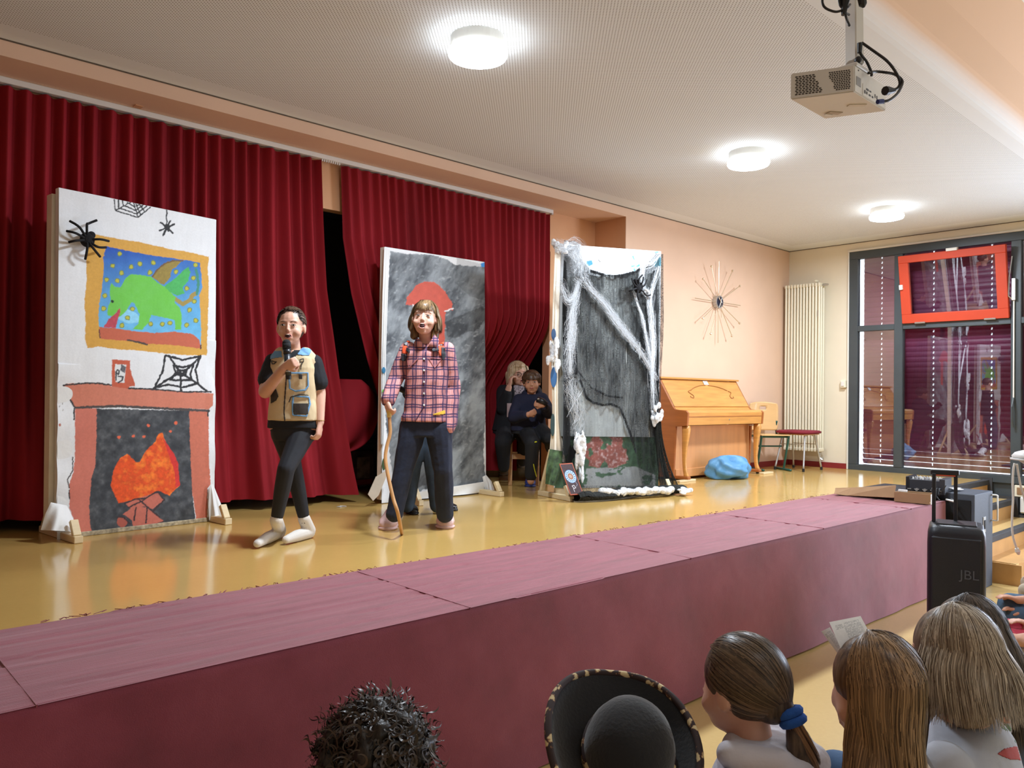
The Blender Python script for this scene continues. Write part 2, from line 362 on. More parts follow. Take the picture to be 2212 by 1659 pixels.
# venetian blinds outside the glass: every slat its own piece, punched where the cords run
m_slat = mat('blind_slat_reflection_tint', (138, 64, 100), .45, var=.04, bump=.03)  # wine tint puts the red curtain's reflection in the glass into the slat colour
def slat_mesh(y0, y1, holes):
    ys = sorted([y0, y1] + [h-.007 for h in holes] + [h+.007 for h in holes]); bm = BM()
    prof = [(.020, -.040), (.004, -.030), (-.002, -.010), (-.002, .010), (.004, .030), (.010, .042)]
    for a, b in zip(ys, ys[1:]):
        mid = (a+b)/2; pr = prof[1:4] if any(abs(mid-h) < .0065 for h in holes) else prof
        vs = [[bm.verts.new((x, y, z)) for x, z in pr] for y in (a, b)]
        for i in range(len(pr)-1): bm.faces.new((vs[0][i], vs[1][i], vs[1][i+1], vs[0][i+1]))
    me = bpy.data.meshes.new('slat'); bm.to_mesh(me); bm.free(); return me
for (y0, y1, holes, lab) in ((3.955, 4.452, [4.225], 'narrow closed venetian blind behind the slim left pane beside the radiator'),
                             (2.67, 3.945, [3.60, 2.964], 'wide closed venetian blind behind the red tilted sash'),
                             (1.40, 2.655, [2.3, 1.7], 'venetian blind beyond the rightmost dark mullion')):
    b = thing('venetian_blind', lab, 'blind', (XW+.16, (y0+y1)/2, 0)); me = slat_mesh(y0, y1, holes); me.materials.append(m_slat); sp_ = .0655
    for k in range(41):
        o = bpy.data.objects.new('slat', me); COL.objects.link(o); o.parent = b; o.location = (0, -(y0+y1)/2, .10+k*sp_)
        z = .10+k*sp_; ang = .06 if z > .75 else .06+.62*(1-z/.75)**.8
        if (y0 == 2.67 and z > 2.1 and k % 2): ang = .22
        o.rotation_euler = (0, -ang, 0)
    for h in holes: obj('cord', cyl(BM(), (XW+.165, h, .08), (XW+.165, h, 2.78), .0025, n=5), m_wht, b)
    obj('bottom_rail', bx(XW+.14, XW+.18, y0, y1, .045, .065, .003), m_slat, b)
# ------------------------------------------------------------------ red cloth over the front platform
m_cloth = None
s = NT('burgundy_stage_cloth'); v = s.coord((1, 9, 1)); n1 = s.n('ShaderNodeTexNoise', i_Scale=2.2, i_Detail=5.0, i_Roughness=.6); s.l(v, n1.inputs['Vector'])
n2 = s.n('ShaderNodeTexNoise', i_Scale=300.0); s.l(s.coord(), n2.inputs['Vector'])
s.l(s.ramp(n1.outputs[0], [(.25, lin((112, 32, 48))), (.5, lin((132, 44, 62))), (.8, lin((150, 64, 80)))]), s.b.inputs['Base Color']); s.b.inputs['Roughness'].default_value = .75
s.b.inputs['Sheen Weight'].default_value = .4; s.bump(s.math('ADD', n1.outputs[0], s.math('MULTIPLY', n2.outputs[0], .25)), .35, .012); m_cloth = s.m
CX0, CX1, CY0, CY1 = -1.2, 7.62, 2.53, 3.42
plat = thing('stage_platform', 'long low platform draped in burgundy cloth along the front of the stage', 'platform', (3, 2.9, ZF))
def cloth_top(U, V):
    x = CX0+(CX1-CX0)*U; y = CY0+(CY1-CY0)*V+.012*(fbm(x*1.3, V*0, 5)-.5)*(V > .9)
    z = .012+.006*fbm(x*1.5, y*9, 3)-.004*(fbm(x*.9+y*2, y*18, 8) > .62); return x, y, z
sheet('cloth_top', 420, 60, cloth_top, m_cloth, plat)
def cloth_front(U, V):
    x = CX0+(CX1-CX0)*U; z = ZF+.012+(.015-ZF-.012)*V+.004*np.sin(x*1.7)*(1-V)
    y = CY0-.004*np.sin(x*9+3*V)*(1-V)**.7-.008*(1-V)*fbm(x*2, V*1.5, 4)-.004*fbm(x*7+z*4, z*6, 9); y = y+.012*(V > .985); return x, y, z
sheet('cloth_front', 500, 50, cloth_front, m_cloth, plat)
sheet('cloth_side', 40, 30, lambda U, V: (CX1+.006+.008*np.sin(9*U), CY0+(CY1-CY0)*U, ZF+.05+(.012-ZF-.05)*V), m_cloth, plat)
obj('deck', bx(CX0, CX1-.01, CY0+.02, 2.94, ZF, -.005), m_brown, plat)
m_seam = m_cloth
for x in (.55, 2.13, 3.72, 5.3, 6.85):
    obj('seam', bx(x-.002, x+.002, CY0+.0, CY1-.02, .008, .0165), m_seam, plat)
bm = BM(); r3 = random.Random(3)
for k in range(160):
    x = r3.uniform(0.3, 7.4); y = CY1+r3.uniform(-.006, .004); tube(bm, [(x, y, .016), (x+r3.uniform(-.02, .02), y+r3.uniform(.0, .014), .02), (x+r3.uniform(-.03, .03), y+.006, .012)], .0016, 3)
obj('frayed_edge', bm, m_cloth, plat)['kind'] = 'stuff'

# ------------------------------------------------------------------ stage curtains
s = NT('red_velvet_curtain'); v = s.coord((1, 1, .25)); n1 = s.n('ShaderNodeTexNoise', i_Scale=3.0, i_Detail=3.0); s.l(v, n1.inputs['Vector'])
n2 = s.n('ShaderNodeTexNoise', i_Scale=260.0); s.l(s.coord(), n2.inputs['Vector'])
s.l(s.ramp(n1.outputs[0], [(.3, lin((120, 20, 29))), (.7, lin((146, 28, 38)))]), s.b.inputs['Base Color']); s.b.inputs['Roughness'].default_value = .8
s.b.inputs['Specular IOR Level'].default_value = .2; s.bump(n2.outputs[0], .3, .002); m_curt = s.m
YC = 5.80
def atc(x, y): return at(1, YC, x, y)
Lx = lambda z, table: np.interp(z, *zip(*table))
cur = thing('stage_curtain', 'wide red stage curtain hanging behind the painted fireplace panel', 'curtain', (.8, YC, 0))
# right edge of the left curtain by height (metres)
edgeL = [(0.08, 3.54), (.3, 3.49), (.75, 3.42), (1.3, 3.34), (1.75, 3.27), (2.3, 3.235), (2.8, 3.21)]
def curtL(U, V):
    z = .085+(2.80-.085)*V; xr = Lx(z, edgeL); x0 = -2.6; x = x0+(3.2-x0)*U+(xr-3.2)*U**7
    z = z-.012*np.sin(U*14)*(1-V)**4-.03*(1-V)**6*(fbm(U*7, U*0, 3)-.3)
    ph = U*(3.2-x0)/.104*2*PI+.9*np.sin(U*37)+.5*np.sin(U*91); a = .030+.020*(1-V)
    y = YC+a*np.sin(ph*(1))*(0.35+.65*np.clip((V-.15)*3, 0, 1))+.05*(1-V)**1.3*np.sin(ph*.37+1.5)+.03*(1-V)*np.sin(ph*.21+4*V)
    y = y-.10*(1-V)**3*fbm(U*12, V*2, 6); return x, y, z
sheet('fabric', 1500, 60, curtL, m_curt, cur)
def lump(U, V):   # gathered trailing edge pushed out behind the first fold
    a = U*PI*1.1-.3; z = 1.02-.62*V-.10*np.sin(a)*V; w_ = .42*np.sin(np.clip(V*1.05+.08, 0, 1)*PI)**.6+.05
    x = 3.52+w_*np.sin(a)*.95+.06*np.sin(V*9)*U; y = YC+.05+.16*(1-np.cos(a))+.03*np.sin(U*16+V*4); return x, y, z
sheet('gathered_fold', 70, 50, lump, m_curt, cur)
cur2 = thing('stage_curtain', 'narrower red stage curtain between the dark gap and the peach pillar', 'curtain', (4.7, YC, 0))
edgeR = [(0.08, 4.05), (.74, 3.87), (1.2, 3.70), (1.75, 3.53), (2.2, 3.44), (2.8, 3.405)]
def curtR(U, V):
    z = .085+(2.80-.085)*V; xl = Lx(z, edgeR); x = xl+(5.885-xl)*(U**(1-.12*(1-V)))
    ph = U*26.5*2*PI+.8*np.sin(U*33); a = .018+.02*(1-V)
    y = YC+a*np.sin(ph)*(.3+.7*np.clip((V-.1)*2.5, 0, 1))+.04*(1-V)*np.sin(ph*.31+2)
    bow = np.clip((x-4.85)/.35, 0, 1)*np.clip((1.75-z)/.9, 0, 1); bow = bow*bow*(3-2*bow); y = y+.62*bow*(1-.35*np.clip((x-5.75)/.2, 0, 1)); return x, y, z
sheet('fabric', 900, 60, curtR, m_curt, cur2)
track = thing('curtain_track', 'long white ceiling track above the red curtains', 'rail', (2, YC, 2.81))
obj('rail', bx(-3, 5.92, YC-.03, YC+.03, 2.812, 2.85, .004), m_wht, track)
obj('end_stop', bx(5.90, 5.93, YC-.02, YC+.02, 2.80, 2.83, .003), m_alu, track)
bm = BM()
for k in range(9):
    x = 3.225+k*.02; box(bm, (x, YC-.01, 2.804), (.009, .012, .02), None)
obj('glider', bm, m_wht, track)
obj('fixing_plate', bx(1.75, 1.80, YC-.11, YC-.05, 2.845, 2.852), m_brown, track)
# a sneaker toe peeping out below the curtain, things stored behind the gap
m_snk = mat('white_canvas', (196, 192, 180), .6); m_blk = mat('black_rubber', (24, 24, 26), .5, var=.1); m_blkg = mat('black_plastic', (28, 30, 34), .35, var=.08, bump=.05)
def shoe(name, heel, toe, m_up, m_sole, parent=None, w=.042, h=.07, lace=None, sock=None):
    """a shoe from heel to toe; heel and toe are ground points"""
    heel, toe = Vector(heel), Vector(toe); d = toe-heel; L = d.length; d.normalize(); z = Vector((0, 0, 1)); sd = d.cross(z).normalized(); z = sd.cross(d)
    o = parent
    bm = BM(); R = []
    for t, ww, hh in ((0, .55, .75), (.06, .8, 1), (.25, .86, 1.0), (.45, .9, .85), (.7, 1.05, .62), (.9, .85, .48), (1.0, .35, .3)):
        R.append((heel+d*L*t+z*(h*hh*.5+.012), sd*w*ww, z*h*hh*.5))
    loft(bm, R, 16, 2.6); up = obj('shoe' if parent else name, bm, m_up, parent, True)
    bm = BM(); R = []
    for t, ww in ((-.02, .5), (.05, .92), (.3, .9), (.5, .9), (.72, 1.12), (.92, .92), (1.03, .35)): R.append((heel+d*L*t+z*.010, sd*w*ww, z*.011))
    loft(bm, R, 16, 3); obj('sole', bm, m_sole, up, True)
    if lace is not None:
        bm = BM()
        for t in (.42, .52, .62): tube(bm, [heel+d*L*t-sd*w*.5+z*h*(1.0-.62*(t-.3)), heel+d*L*t+z*h*(1.16-.62*(t-.3)), heel+d*L*t+sd*w*.5+z*h*(1.0-.62*(t-.3))], .004, 5)
        obj('lace', bm, lace, up, True)
    return up
e = at(2, 0, 562, 1079); sh = shoe('sneaker', e+Vector((.06, .22, 0)), e+Vector((0, .0, 0)), m_snk, m_blk, lace=m_wht); tag(sh, 'toe of a pale sneaker peeping from under the red curtain', 'shoe')
m_crate = mat('dark_blue_grey_plastic', (66, 70, 88), .5); m_pic = mat('dark_collage_print', (72, 52, 60), .5, var=.8, scale=9)
cr = thing('storage_crate', 'dark grey storage cupboard with collage doors behind the curtain gap', 'cupboard', (4.2, 6.7, 0))
a = at(1, 6.45, 762, 958); b = at(1, 6.45, 826, 958)
obj('cabinet', bx(a.x-.1, b.x+.25, 6.45, 6.95, .03, a.z, .01), m_crate, cr); obj('top', bx(a.x-.12, b.x+.27, 6.42, 6.97, a.z, a.z+.03, .005), m_crate, cr)
p = at(1, 6.44, 766, 974); q = at(1, 6.44, 806, 1045); obj('door', bx(p.x-.12, q.x, 6.43, 6.45, q.z-.02, p.z, .004), m_pic, cr)
obj('print', bx(p.x+.02, q.x-.05, 6.424, 6.432, q.z+.06, p.z-.06), mat('faded_portrait_print', (128, 112, 110), .6, var=.5, scale=14), cr); obj('red_strip', bx(p.x-.08, q.x-.02, 6.424, 6.432, q.z, q.z+.05), mat('red_plastic', (128, 30, 40), .5), cr)
obj('door', bx(q.x+.03, b.x+.2, 6.43, 6.45, .08, p.z-.08, .004), mat('grey_green_panel', (78, 88, 88), .5), cr)
m_blue = mat('blue_plastic', (62, 108, 168), .4)
dc = at(1, 6.6, 796, 941); disc = thing('blue_reel', 'round blue reel standing on the dark cupboard', 'reel', dc)
bm = BM(); cyl(bm, dc+Vector((0, -.03, 0)), dc+Vector((0, .03, 0)), .052, n=28); obj('flange', bm, m_blue, disc); obj('hub', cyl(BM(), dc+Vector((0, -.034, 0)), dc+Vector((0, .034, 0)), .010, n=12), m_blk, disc)
# ------------------------------------------------------------------ painted scenery panels
class Plane:
    """vertical plane through two ground points"""
    def __init__(s, p0, p1): s.p0 = Vector((*p0, 0)); s.p1 = Vector((*p1, 0)); s.d = (s.p1-s.p0).normalized(); s.n = Vector((s.d.y, -s.d.x, 0)); s.w = (s.p1-s.p0).length
    def at(s, x, y, off=0):
        d = ray(x, y); o = s.p0+s.n*off; t = (o-CAM).dot(s.n)/d.dot(s.n); return CAM+d*t
    def uz(s, p): return (p-s.p0).dot(s.d), p.z
    def pt(s, u, z, off=0): return s.p0+s.d*u+s.n*off+Vector((0, 0, z))
def canvas(name, pl, corners, nu, nv, paint, m, parent, off=.0, wr=.006, seed=1, bulge=None):
    """painted cloth; corners tl,tr,br,bl in photo pixels"""
    c = [pl.uz(pl.at(*q)) for q in corners]
    def f(U, V):
        V = 1-V; u = (c[0][0]*(1-U)+c[1][0]*U)*(1-V)+(c[3][0]*(1-U)+c[2][0]*U)*V; z = (c[0][1]*(1-U)+c[1][1]*U)*(1-V)+(c[3][1]*(1-U)+c[2][1]*U)*V
        o = off+wr*(fbm(U*3+V, V*5, seed)-.5)+wr*.5*(fbm(U*9, V*4+U*2, seed+3)-.5)
        if bulge is not None: o = o+bulge(U, V)
        return pl.p0.x+pl.d.x*u+pl.n.x*o, pl.p0.y+pl.d.y*u+pl.n.y*o, z
    return sheet(name, nu, nv, f, m, parent, paint)
m_paint = mat_attr('acrylic_on_cotton', .7, .15, 90, var=.06)
m_pine = mat('pale_pine_wood', (222, 200, 158), .6, var=.1, scale=4, stretch=(1, 1, 6)); m_sheetc = mat('white_cotton_sheet', (226, 226, 224), .8, var=.03, scale=5, bump=.4, bscale=14, bdist=.01)
m_canv = mat('raw_beige_cotton', (228, 218, 200), .85, var=.06, bump=.4, bscale=16, bdist=.01)
L3 = lambda c: np.array(lin(c)[:3])
def stage_foot(parent, pl, u, fwd=.24, back=.42, th=.038):
    """H-base foot: floor batten across the panel plus two raking struts"""
    def bat(A, B, w_=.045, h_=.03):
        A, B = Vector(A), Vector(B); d = (B-A); L = d.length; d.normalize(); s_, t_ = pl.d, pl.d.cross(d); bm = BM()
        box(bm, (A+B)/2, (w_, h_, L), Matrix((s_, t_, d)).transposed(), .003); return bm
    A = pl.pt(u, .022, fwd); B = pl.pt(u, .022, -back); obj('foot', bat(A, B, .05, .042), m_pine, parent)
    obj('strut', bat(pl.pt(u, .04, fwd-.03), pl.pt(u, .125, fwd-.085)), m_pine, parent); obj('strut', bat(pl.pt(u, .04, -back+.03), pl.pt(u, .42, -.05)), m_pine, parent)
    bm = BM()
    for k in (-.012, .012): cyl(bm, pl.pt(u+k, .052, fwd-.035), pl.pt(u+k, .06, fwd-.05), .003, n=6)
    obj('screw', bm, m_alu, parent)
# ---- panel 1: fireplace
P1 = Plane((1.235, 5.33), (2.215, 5.44)); f1 = thing('fireplace_panel', 'tall white panel painted with a fireplace and a framed green dragon picture', 'panel', (1.72, 5.4, 0))
A_ = lambda pts: [(x/3.95, 380+y/3.95) for x, y in pts]; B_ = lambda pts: [(x/3.95, 780+y/3.95) for x, y in pts]
def paint1(U, V, x, y, z):
    X, Y = np_proj(x, y, z); X = X+1.6*(fbm(X*.22, Y*.22, 2)-.5)*2; Y = Y+1.6*(fbm(X*.22, Y*.22, 5)-.5)*2
    c = np.ones(X.shape+(3,))*L3((232, 234, 236))*(1-.05*fbm(X*.03, Y*.05, 1))[..., None]
    n = fbm(X*.25, Y*.25, 9)[..., None]; n2 = fbm(X*.08, Y*.08, 19)[..., None]
    def F(poly, col, j=.12):
        m = inpoly(X, Y, poly); col = L3(col) if not isinstance(col, np.ndarray) else col
        c[m] = (col*(1-j+2*j*n))[m] if np.ndim(col) == 1 else col[m]
    def Ln(pts, w_, col=(34, 34, 38)): c[nearline(X, Y, pts, w_)] = L3(col)
    def dots(lst, r, col, ry=None):
        for a, b in lst: m = ((X-a)**2+((Y-b)*1.0)**2) < r*r; c[m] = L3(col)
    F(A_([(810, 500), (930, 520), (1060, 545), (1180, 560), (1300, 590), (1450, 625), (1560, 640), (1700, 670), (1785, 690), (1770, 780), (1780, 900), (1780, 1050), (1775, 1200), (1770, 1350), (1765, 1530), (1600, 1530), (1400, 1515), (1200, 1490), (1000, 1480), (850, 1455), (750, 1470), (725, 1400), (730, 1250), (720, 1050), (740, 900), (735, 700), (740, 600), (760, 510)]), (212, 160, 66), .08)
    t = np.clip((Y-A_([(0, 620)])[0][1])/(A_([(0, 1330)])[0][1]-A_([(0, 620)])[0][1]), 0, 1)[..., None]
    sky = L3((22, 78, 176))*(1-t)**1.2+L3((104, 182, 226))*(1-(1-t)**1.2); sky = sky*(.85+.3*n2)
    F(A_([(905, 600), (1000, 620), (1150, 650), (1300, 680), (1450, 700), (1600, 720), (1705, 740), (1720, 850), (1725, 950), (1700, 1020), (1710, 1150), (1715, 1300), (1715, 1475), (1500, 1440), (1250, 1430), (1050, 1400), (860, 1390), (840, 1250), (845, 1100), (870, 950), (885, 800), (880, 700)]), sky)
    F(A_([(1000, 1220), (1060, 1130), (1130, 1150), (1190, 1200), (1180, 1250), (1100, 1260)]), (140, 205, 235))
    dl = A_([(1020, 665), (962, 768), (1120, 775), (1195, 750), (1308, 740), (1278, 825), (1037, 828), (910, 885), (1002, 893), (895, 1022), (885, 1132), (1130, 1135), (1088, 1210), (1040, 1275), (1285, 1262), (1385, 1265), (1450, 1255), (1593, 1272), (1670, 1235), (1617, 1145), (1657, 1070), (1593, 958), (1650, 872), (1502, 817), (1668, 760)])
    dots(dl, 5.4, (112, 130, 62)); dots(dl, 3.8, (186, 184, 60))
    F(A_([(845, 1290), (1000, 1300), (1150, 1325), (1300, 1340), (1500, 1330), (1650, 1350), (1700, 1400), (1715, 1475), (1500, 1445), (1250, 1432), (1050, 1405), (860, 1390)]), (194, 98, 70), .06)
    Ln(A_([(1090, 1400), (1180, 1418), (1255, 1438)]), 4, (70, 60, 56)); Ln(A_([(845, 1310), (852, 1380)]), 2.2, (90, 50, 50)); Ln(A_([(1715, 1440), (1712, 1475)]), 2.5, (50, 40, 50))
    F(A_([(1300, 865), (1350, 790), (1430, 730), (1555, 722), (1500, 780), (1465, 800), (1450, 870), (1400, 930), (1370, 920)]), (150, 130, 58), .2)
    Ln(A_([(1560, 722), (1470, 724), (1400, 752), (1340, 800), (1300, 860)]), 3, (112, 84, 50))
    Ln(A_([(1500, 1050), (1560, 1095), (1620, 1060), (1640, 1020), (1665, 1005)]), 9, (160, 140, 72)); Ln(A_([(1680, 1005), (1695, 920), (1672, 800)]), 6, (60, 138, 120))
    F(A_([(1400, 945), (1500, 870), (1560, 810), (1610, 775), (1625, 820), (1605, 900), (1560, 950), (1575, 1000), (1510, 1020), (1450, 990)]), (72, 176, 92), .15)
    gr = L3((112, 198, 84))*(1-.5*n2)+L3((96, 190, 20))*(.5*n2)
    F(A_([(940, 950), (950, 912), (985, 950), (1030, 950), (1060, 890), (1110, 840), (1200, 845), (1290, 860), (1330, 900), (1400, 945), (1500, 1030), (1490, 1080), (1540, 1130), (1552, 1200), (1545, 1310), (1495, 1312), (1490, 1230), (1400, 1210), (1290, 1185), (1270, 1250), (1210, 1315), (1130, 1310), (1180, 1260), (1190, 1180), (1150, 1090), (1120, 1080), (1080, 1150), (1010, 1215), (990, 1200), (1025, 1130), (960, 1200), (915, 1190), (920, 1130), (945, 1060), (935, 1000)]), gr)
    dots(A_([(958, 1070)]), 3.6, (24, 40, 24)); F(A_([(1025, 1122), (1028, 1160), (985, 1298), (885, 1290), (930, 1220), (990, 1170)]), (186, 66, 82), .25)
    # web on the top edge and the small hanging spider
    for p_ in ([(975, 200), (985, 295), (1175, 355), (1285, 265)], [(1010, 205), (1012, 272), (1165, 325), (1250, 258)], [(1045, 213), (1050, 250), (1155, 295), (1222, 250)], [(1085, 225), (1145, 262), (1192, 244)], [(1115, 225), (985, 295)], [(1140, 235), (1178, 352)], [(1190, 245), (1232, 300)], [(1160, 240), (1200, 330)]): Ln(A_(p_), 2.6)
    Ln(A_([(1422, 285), (1422, 440)]), 2.6)
    for p_ in ((1370, 395), (1488, 410), (1362, 465), (1474, 490), (1392, 508), (1452, 385), (1440, 470)): Ln(A_([(1425, 440), p_]), 4)
    dots(A_([(1425, 438)]), 6.5, (30, 30, 34))
    # small standing frame on the mantel
    F(B_([(955, -15), (1110, -5), (1110, 60), (1155, 215), (1105, 218), (1095, 255), (955, 245)]), (196, 92, 64), .1); F(B_([(980, 25), (1080, 30), (1060, 185), (985, 180)]), (225, 228, 228), .02)
    for p_ in ([(1040, 35), (1070, 55), (1062, 95), (1035, 75), (1040, 35)], [(1000, 75), (1020, 85), (1010, 115), (995, 100), (1000, 75)], [(1010, 130), (1052, 132), (1040, 165), (1008, 182)], [(990, 95), (992, 165)]): Ln(B_(p_), 3, (60, 60, 66))
    F(B_([(1035, 35), (1070, 45), (1068, 95), (1040, 85)]), (100, 100, 106), .1)
    for p_ in ([(1412, -50), (1390, 80), (1310, 245)], [(1440, -40), (1540, 95), (1545, 258)], [(1712, -40), (1560, 105), (1540, 110)], [(1560, 110), (1680, 190), (1765, 255)], [(1530, 100), (1400, 175), (1310, 240)], [(1412, -50), (1560, -10), (1712, -45), (1668, 70), (1690, 190), (1560, 225), (1440, 200), (1330, 225)], [(1480, 35), (1560, 55), (1650, 30), (1625, 110), (1635, 160), (1540, 165), (1455, 160), (1500, 100), (1480, 35)], [(1515, 75), (1555, 82), (1595, 72), (1585, 110), (1550, 125), (1515, 110), (1515, 75)]): Ln(B_(p_), 4.6)
    # mantel, jambs, hearth
    F(B_([(535, 200), (600, 188), (830, 190), (960, 215), (1100, 235), (1300, 245), (1500, 260), (1822, 275), (1815, 380), (1785, 412), (1400, 395), (1200, 385), (640, 400), (560, 250)]), (206, 124, 100), .07)
    F(B_([(640, 405), (828, 405), (822, 700), (812, 900), (780, 1000), (760, 1250), (770, 1400), (795, 1492), (660, 1472), (620, 1330), (590, 1250), (598, 1150), (590, 1050), (625, 950), (640, 800)]), (206, 118, 100), .08)
    F(B_([(1615, 425), (1780, 430), (1782, 700), (1785, 900), (1800, 1050), (1770, 1080), (1770, 1330), (1832, 1385), (1680, 1402), (1640, 1100), (1620, 700)]), (200, 112, 88), .12)
    sm = L3((42, 46, 52))*(1-n2**2*1.0)+L3((120, 124, 128))*(n2**2*.75)*(.6+.8*n)
    F(B_([(825, 405), (1615, 425), (1620, 700), (1640, 1100), (1672, 1400), (1450, 1435), (1250, 1455), (1000, 1490), (795, 1492), (770, 1400), (760, 1250), (780, 1000), (812, 900), (822, 700)]), sm)
    for p_ in ([(540, 205), (700, 190), (830, 188), (950, 205)], [(540, 205), (600, 330), (640, 402)], [(1100, 232), (1300, 240), (1560, 262), (1800, 262)]): Ln(B_(p_), 3.4, (52, 50, 52))
    Ln(B_([(640, 398), (1000, 385), (1300, 400), (1780, 424)]), 5.5, (74, 66, 64)); Ln(B_([(632, 405), (632, 500)]), 3); Ln(B_([(1775, 425), (1775, 470)]), 2.5)
    Ln(B_([(590, 1100), (595, 1180)]), 2.5); Ln(B_([(622, 820), (620, 930), (575, 1010), (590, 1080)]), 2.5, (60, 52, 54))
    fl = L3((236, 84, 22))*(.75+.5*n)*(1-n2*.25)+L3((250, 190, 60))*np.clip(n2-.5, 0, 1)*1.0
    F(B_([(1010, 1212), (960, 1100), (945, 1060), (970, 930), (1020, 830), (1085, 790), (1130, 830), (1160, 865), (1190, 860), (1240, 770), (1330, 680), (1350, 620), (1385, 610), (1420, 700), (1490, 800), (1520, 880), (1535, 1060), (1480, 1110), (1450, 1150), (1350, 1105), (1250, 1150), (1150, 1180)]), fl)
    F(B_([(1380, 625), (1420, 700), (1490, 800), (1520, 880), (1535, 1060), (1500, 1080), (1490, 950), (1440, 800)]), (214, 50, 44), .2)
    lg = (196, 108, 90); F(B_([(1075, 1220), (1150, 1180), (1300, 1130), (1360, 1125), (1398, 1182), (1300, 1262), (1230, 1240), (1120, 1260)]), lg); F(B_([(1050, 1305), (1150, 1235), (1250, 1250), (1390, 1360), (1400, 1425), (1320, 1440), (1230, 1400), (1220, 1450), (1140, 1450), (1125, 1360)]), lg)
    dots(B_([(1042, 1372)]), 11.5, (176, 90, 74))
    for p_ in ([(1000, 1330), (1060, 1335), (1110, 1390)], [(1190, 1185), (1310, 1290), (1360, 1330)], [(1100, 1250), (1200, 1200), (1340, 1110), (1398, 1180)], [(1160, 1250), (1145, 1360)], [(1255, 1260), (1245, 1380)], [(1060, 1215), (1150, 1178), (1250, 1170)], [(1310, 1275), (1398, 1185)], [(1320, 1400), (1390, 1370)]): Ln(B_(p_), 3.2, (62, 44, 46))
    dots(B_([(1140, 640), (1265, 550), (1455, 600), (1015, 650), (1228, 645), (1500, 528)]), 3.4, (226, 104, 70))
    for a, b in ((508, 380), (535, 350), (537, 410)): Ln(B_([(a, b), (a, b+14)]), 1.2, (90, 70, 60))
    dots(B_([(510, 545)]), 3.2, (186, 110, 90)); return c
canvas('painted_cloth', P1, [(128, 405), (467, 475), (463, 1128), (122, 1166)], 285, 590, paint1, m_paint, f1, .0, .01, 3,
       lambda U, V: .012*np.sin(V*40+U*3)*np.clip(.13-U, 0, 1)*6*(V > .5)+.01*np.sin(V*34)*np.clip(U-.93, 0, 1)*12*(V > .4))
def rim(pl, corners, th, parent, m, name='panel_edge'):
    """cloth wrapped round the wooden frame: a thin box behind the canvas"""
    c = [pl.at(*q) for q in corners]; bm = BM(); f_ = [bm.verts.new(p-pl.n*.006) for p in c]; b_ = [bm.verts.new(p-pl.n*th) for p in c]
    for i in range(4): bm.faces.new((f_[i], f_[(i+1) % 4], b_[(i+1) % 4], b_[i]))
    bm.faces.new(f_[::-1]); bm.faces.new(b_); return obj(name, bm, m, parent)
rim(P1, [(127, 405), (467, 474), (464, 1120), (124, 1150)], .05, f1, m_sheetc)
o = rim(P1, [(118, 414), (440, 480), (440, 1110), (110, 1130)], .085, f1, m_canv, 'rear_cloth'); o.location += Vector((0, .055, 0))
for u in (.05, 1.0): stage_foot(f1, P1, u, .22, .34)
c0, c1 = P1.uz(P1.at(170, 1166))[0], P1.uz(P1.at(455, 1130))[0]
bm = BM(); box(bm, P1.pt((c0+c1)/2, .015, -.02), (c1-c0+.1, .05, .03), Matrix((P1.d, -P1.n, Vector((0, 0, 1)))).transposed(), .004); obj('bottom_batten', bm, mat('splashed_pine', (170, 156, 128), .7, var=.4, scale=40), f1)
def drape(name, pl, poly, parent, m, off=.05, puff=.05, n=26, seed=1):
    """hanging cloth tip: poly = left edge pts, right edge pts (top to bottom, photo pixels)"""
    l, r = poly
    def f(U, V):
        V = 1-V; lx = np.interp(V, np.linspace(0, 1, len(l)), [p[0] for p in l]); ly = np.interp(V, np.linspace(0, 1, len(l)), [p[1] for p in l])
        rx = np.interp(V, np.linspace(0, 1, len(r)), [p[0] for p in r]); ry = np.interp(V, np.linspace(0, 1, len(r)), [p[1] for p in r])
        X = lx*(1-U)+rx*U; Y = ly*(1-U)+ry*U; dx = ray(0, 0); out = np.zeros(X.shape+(3,))
        o = off+puff*np.sin(U*PI)*(V**.7)+.012*np.sin(U*15+V*3)*V
        R_ = np.array(FW)[None, None]+np.array(RT)*((X-1106)/FPX)[..., None]-np.array(UP)*((Y-829.5)/FPX)[..., None]
        n_ = np.array(pl.n); p0 = np.array(pl.p0); t = (((p0-np.array(CAM))@n_)+o)/(R_@n_); q = np.array(CAM)+R_*t[..., None]; return q[..., 0], q[..., 1], np.maximum(q[..., 2], .012)
    return sheet(name, n, n, f, m, parent)
drape('cloth_corner', P1, ([(110, 1085), (98, 1110), (88, 1145)], [(145, 1092), (160, 1125), (166, 1148)]), f1, m_sheetc, .04, .10)
drape('cloth_corner', P1, ([(452, 1050), (450, 1090), (452, 1125)], [(460, 1045), (478, 1090), (494, 1124)]), f1, m_sheetc, .02, .04)
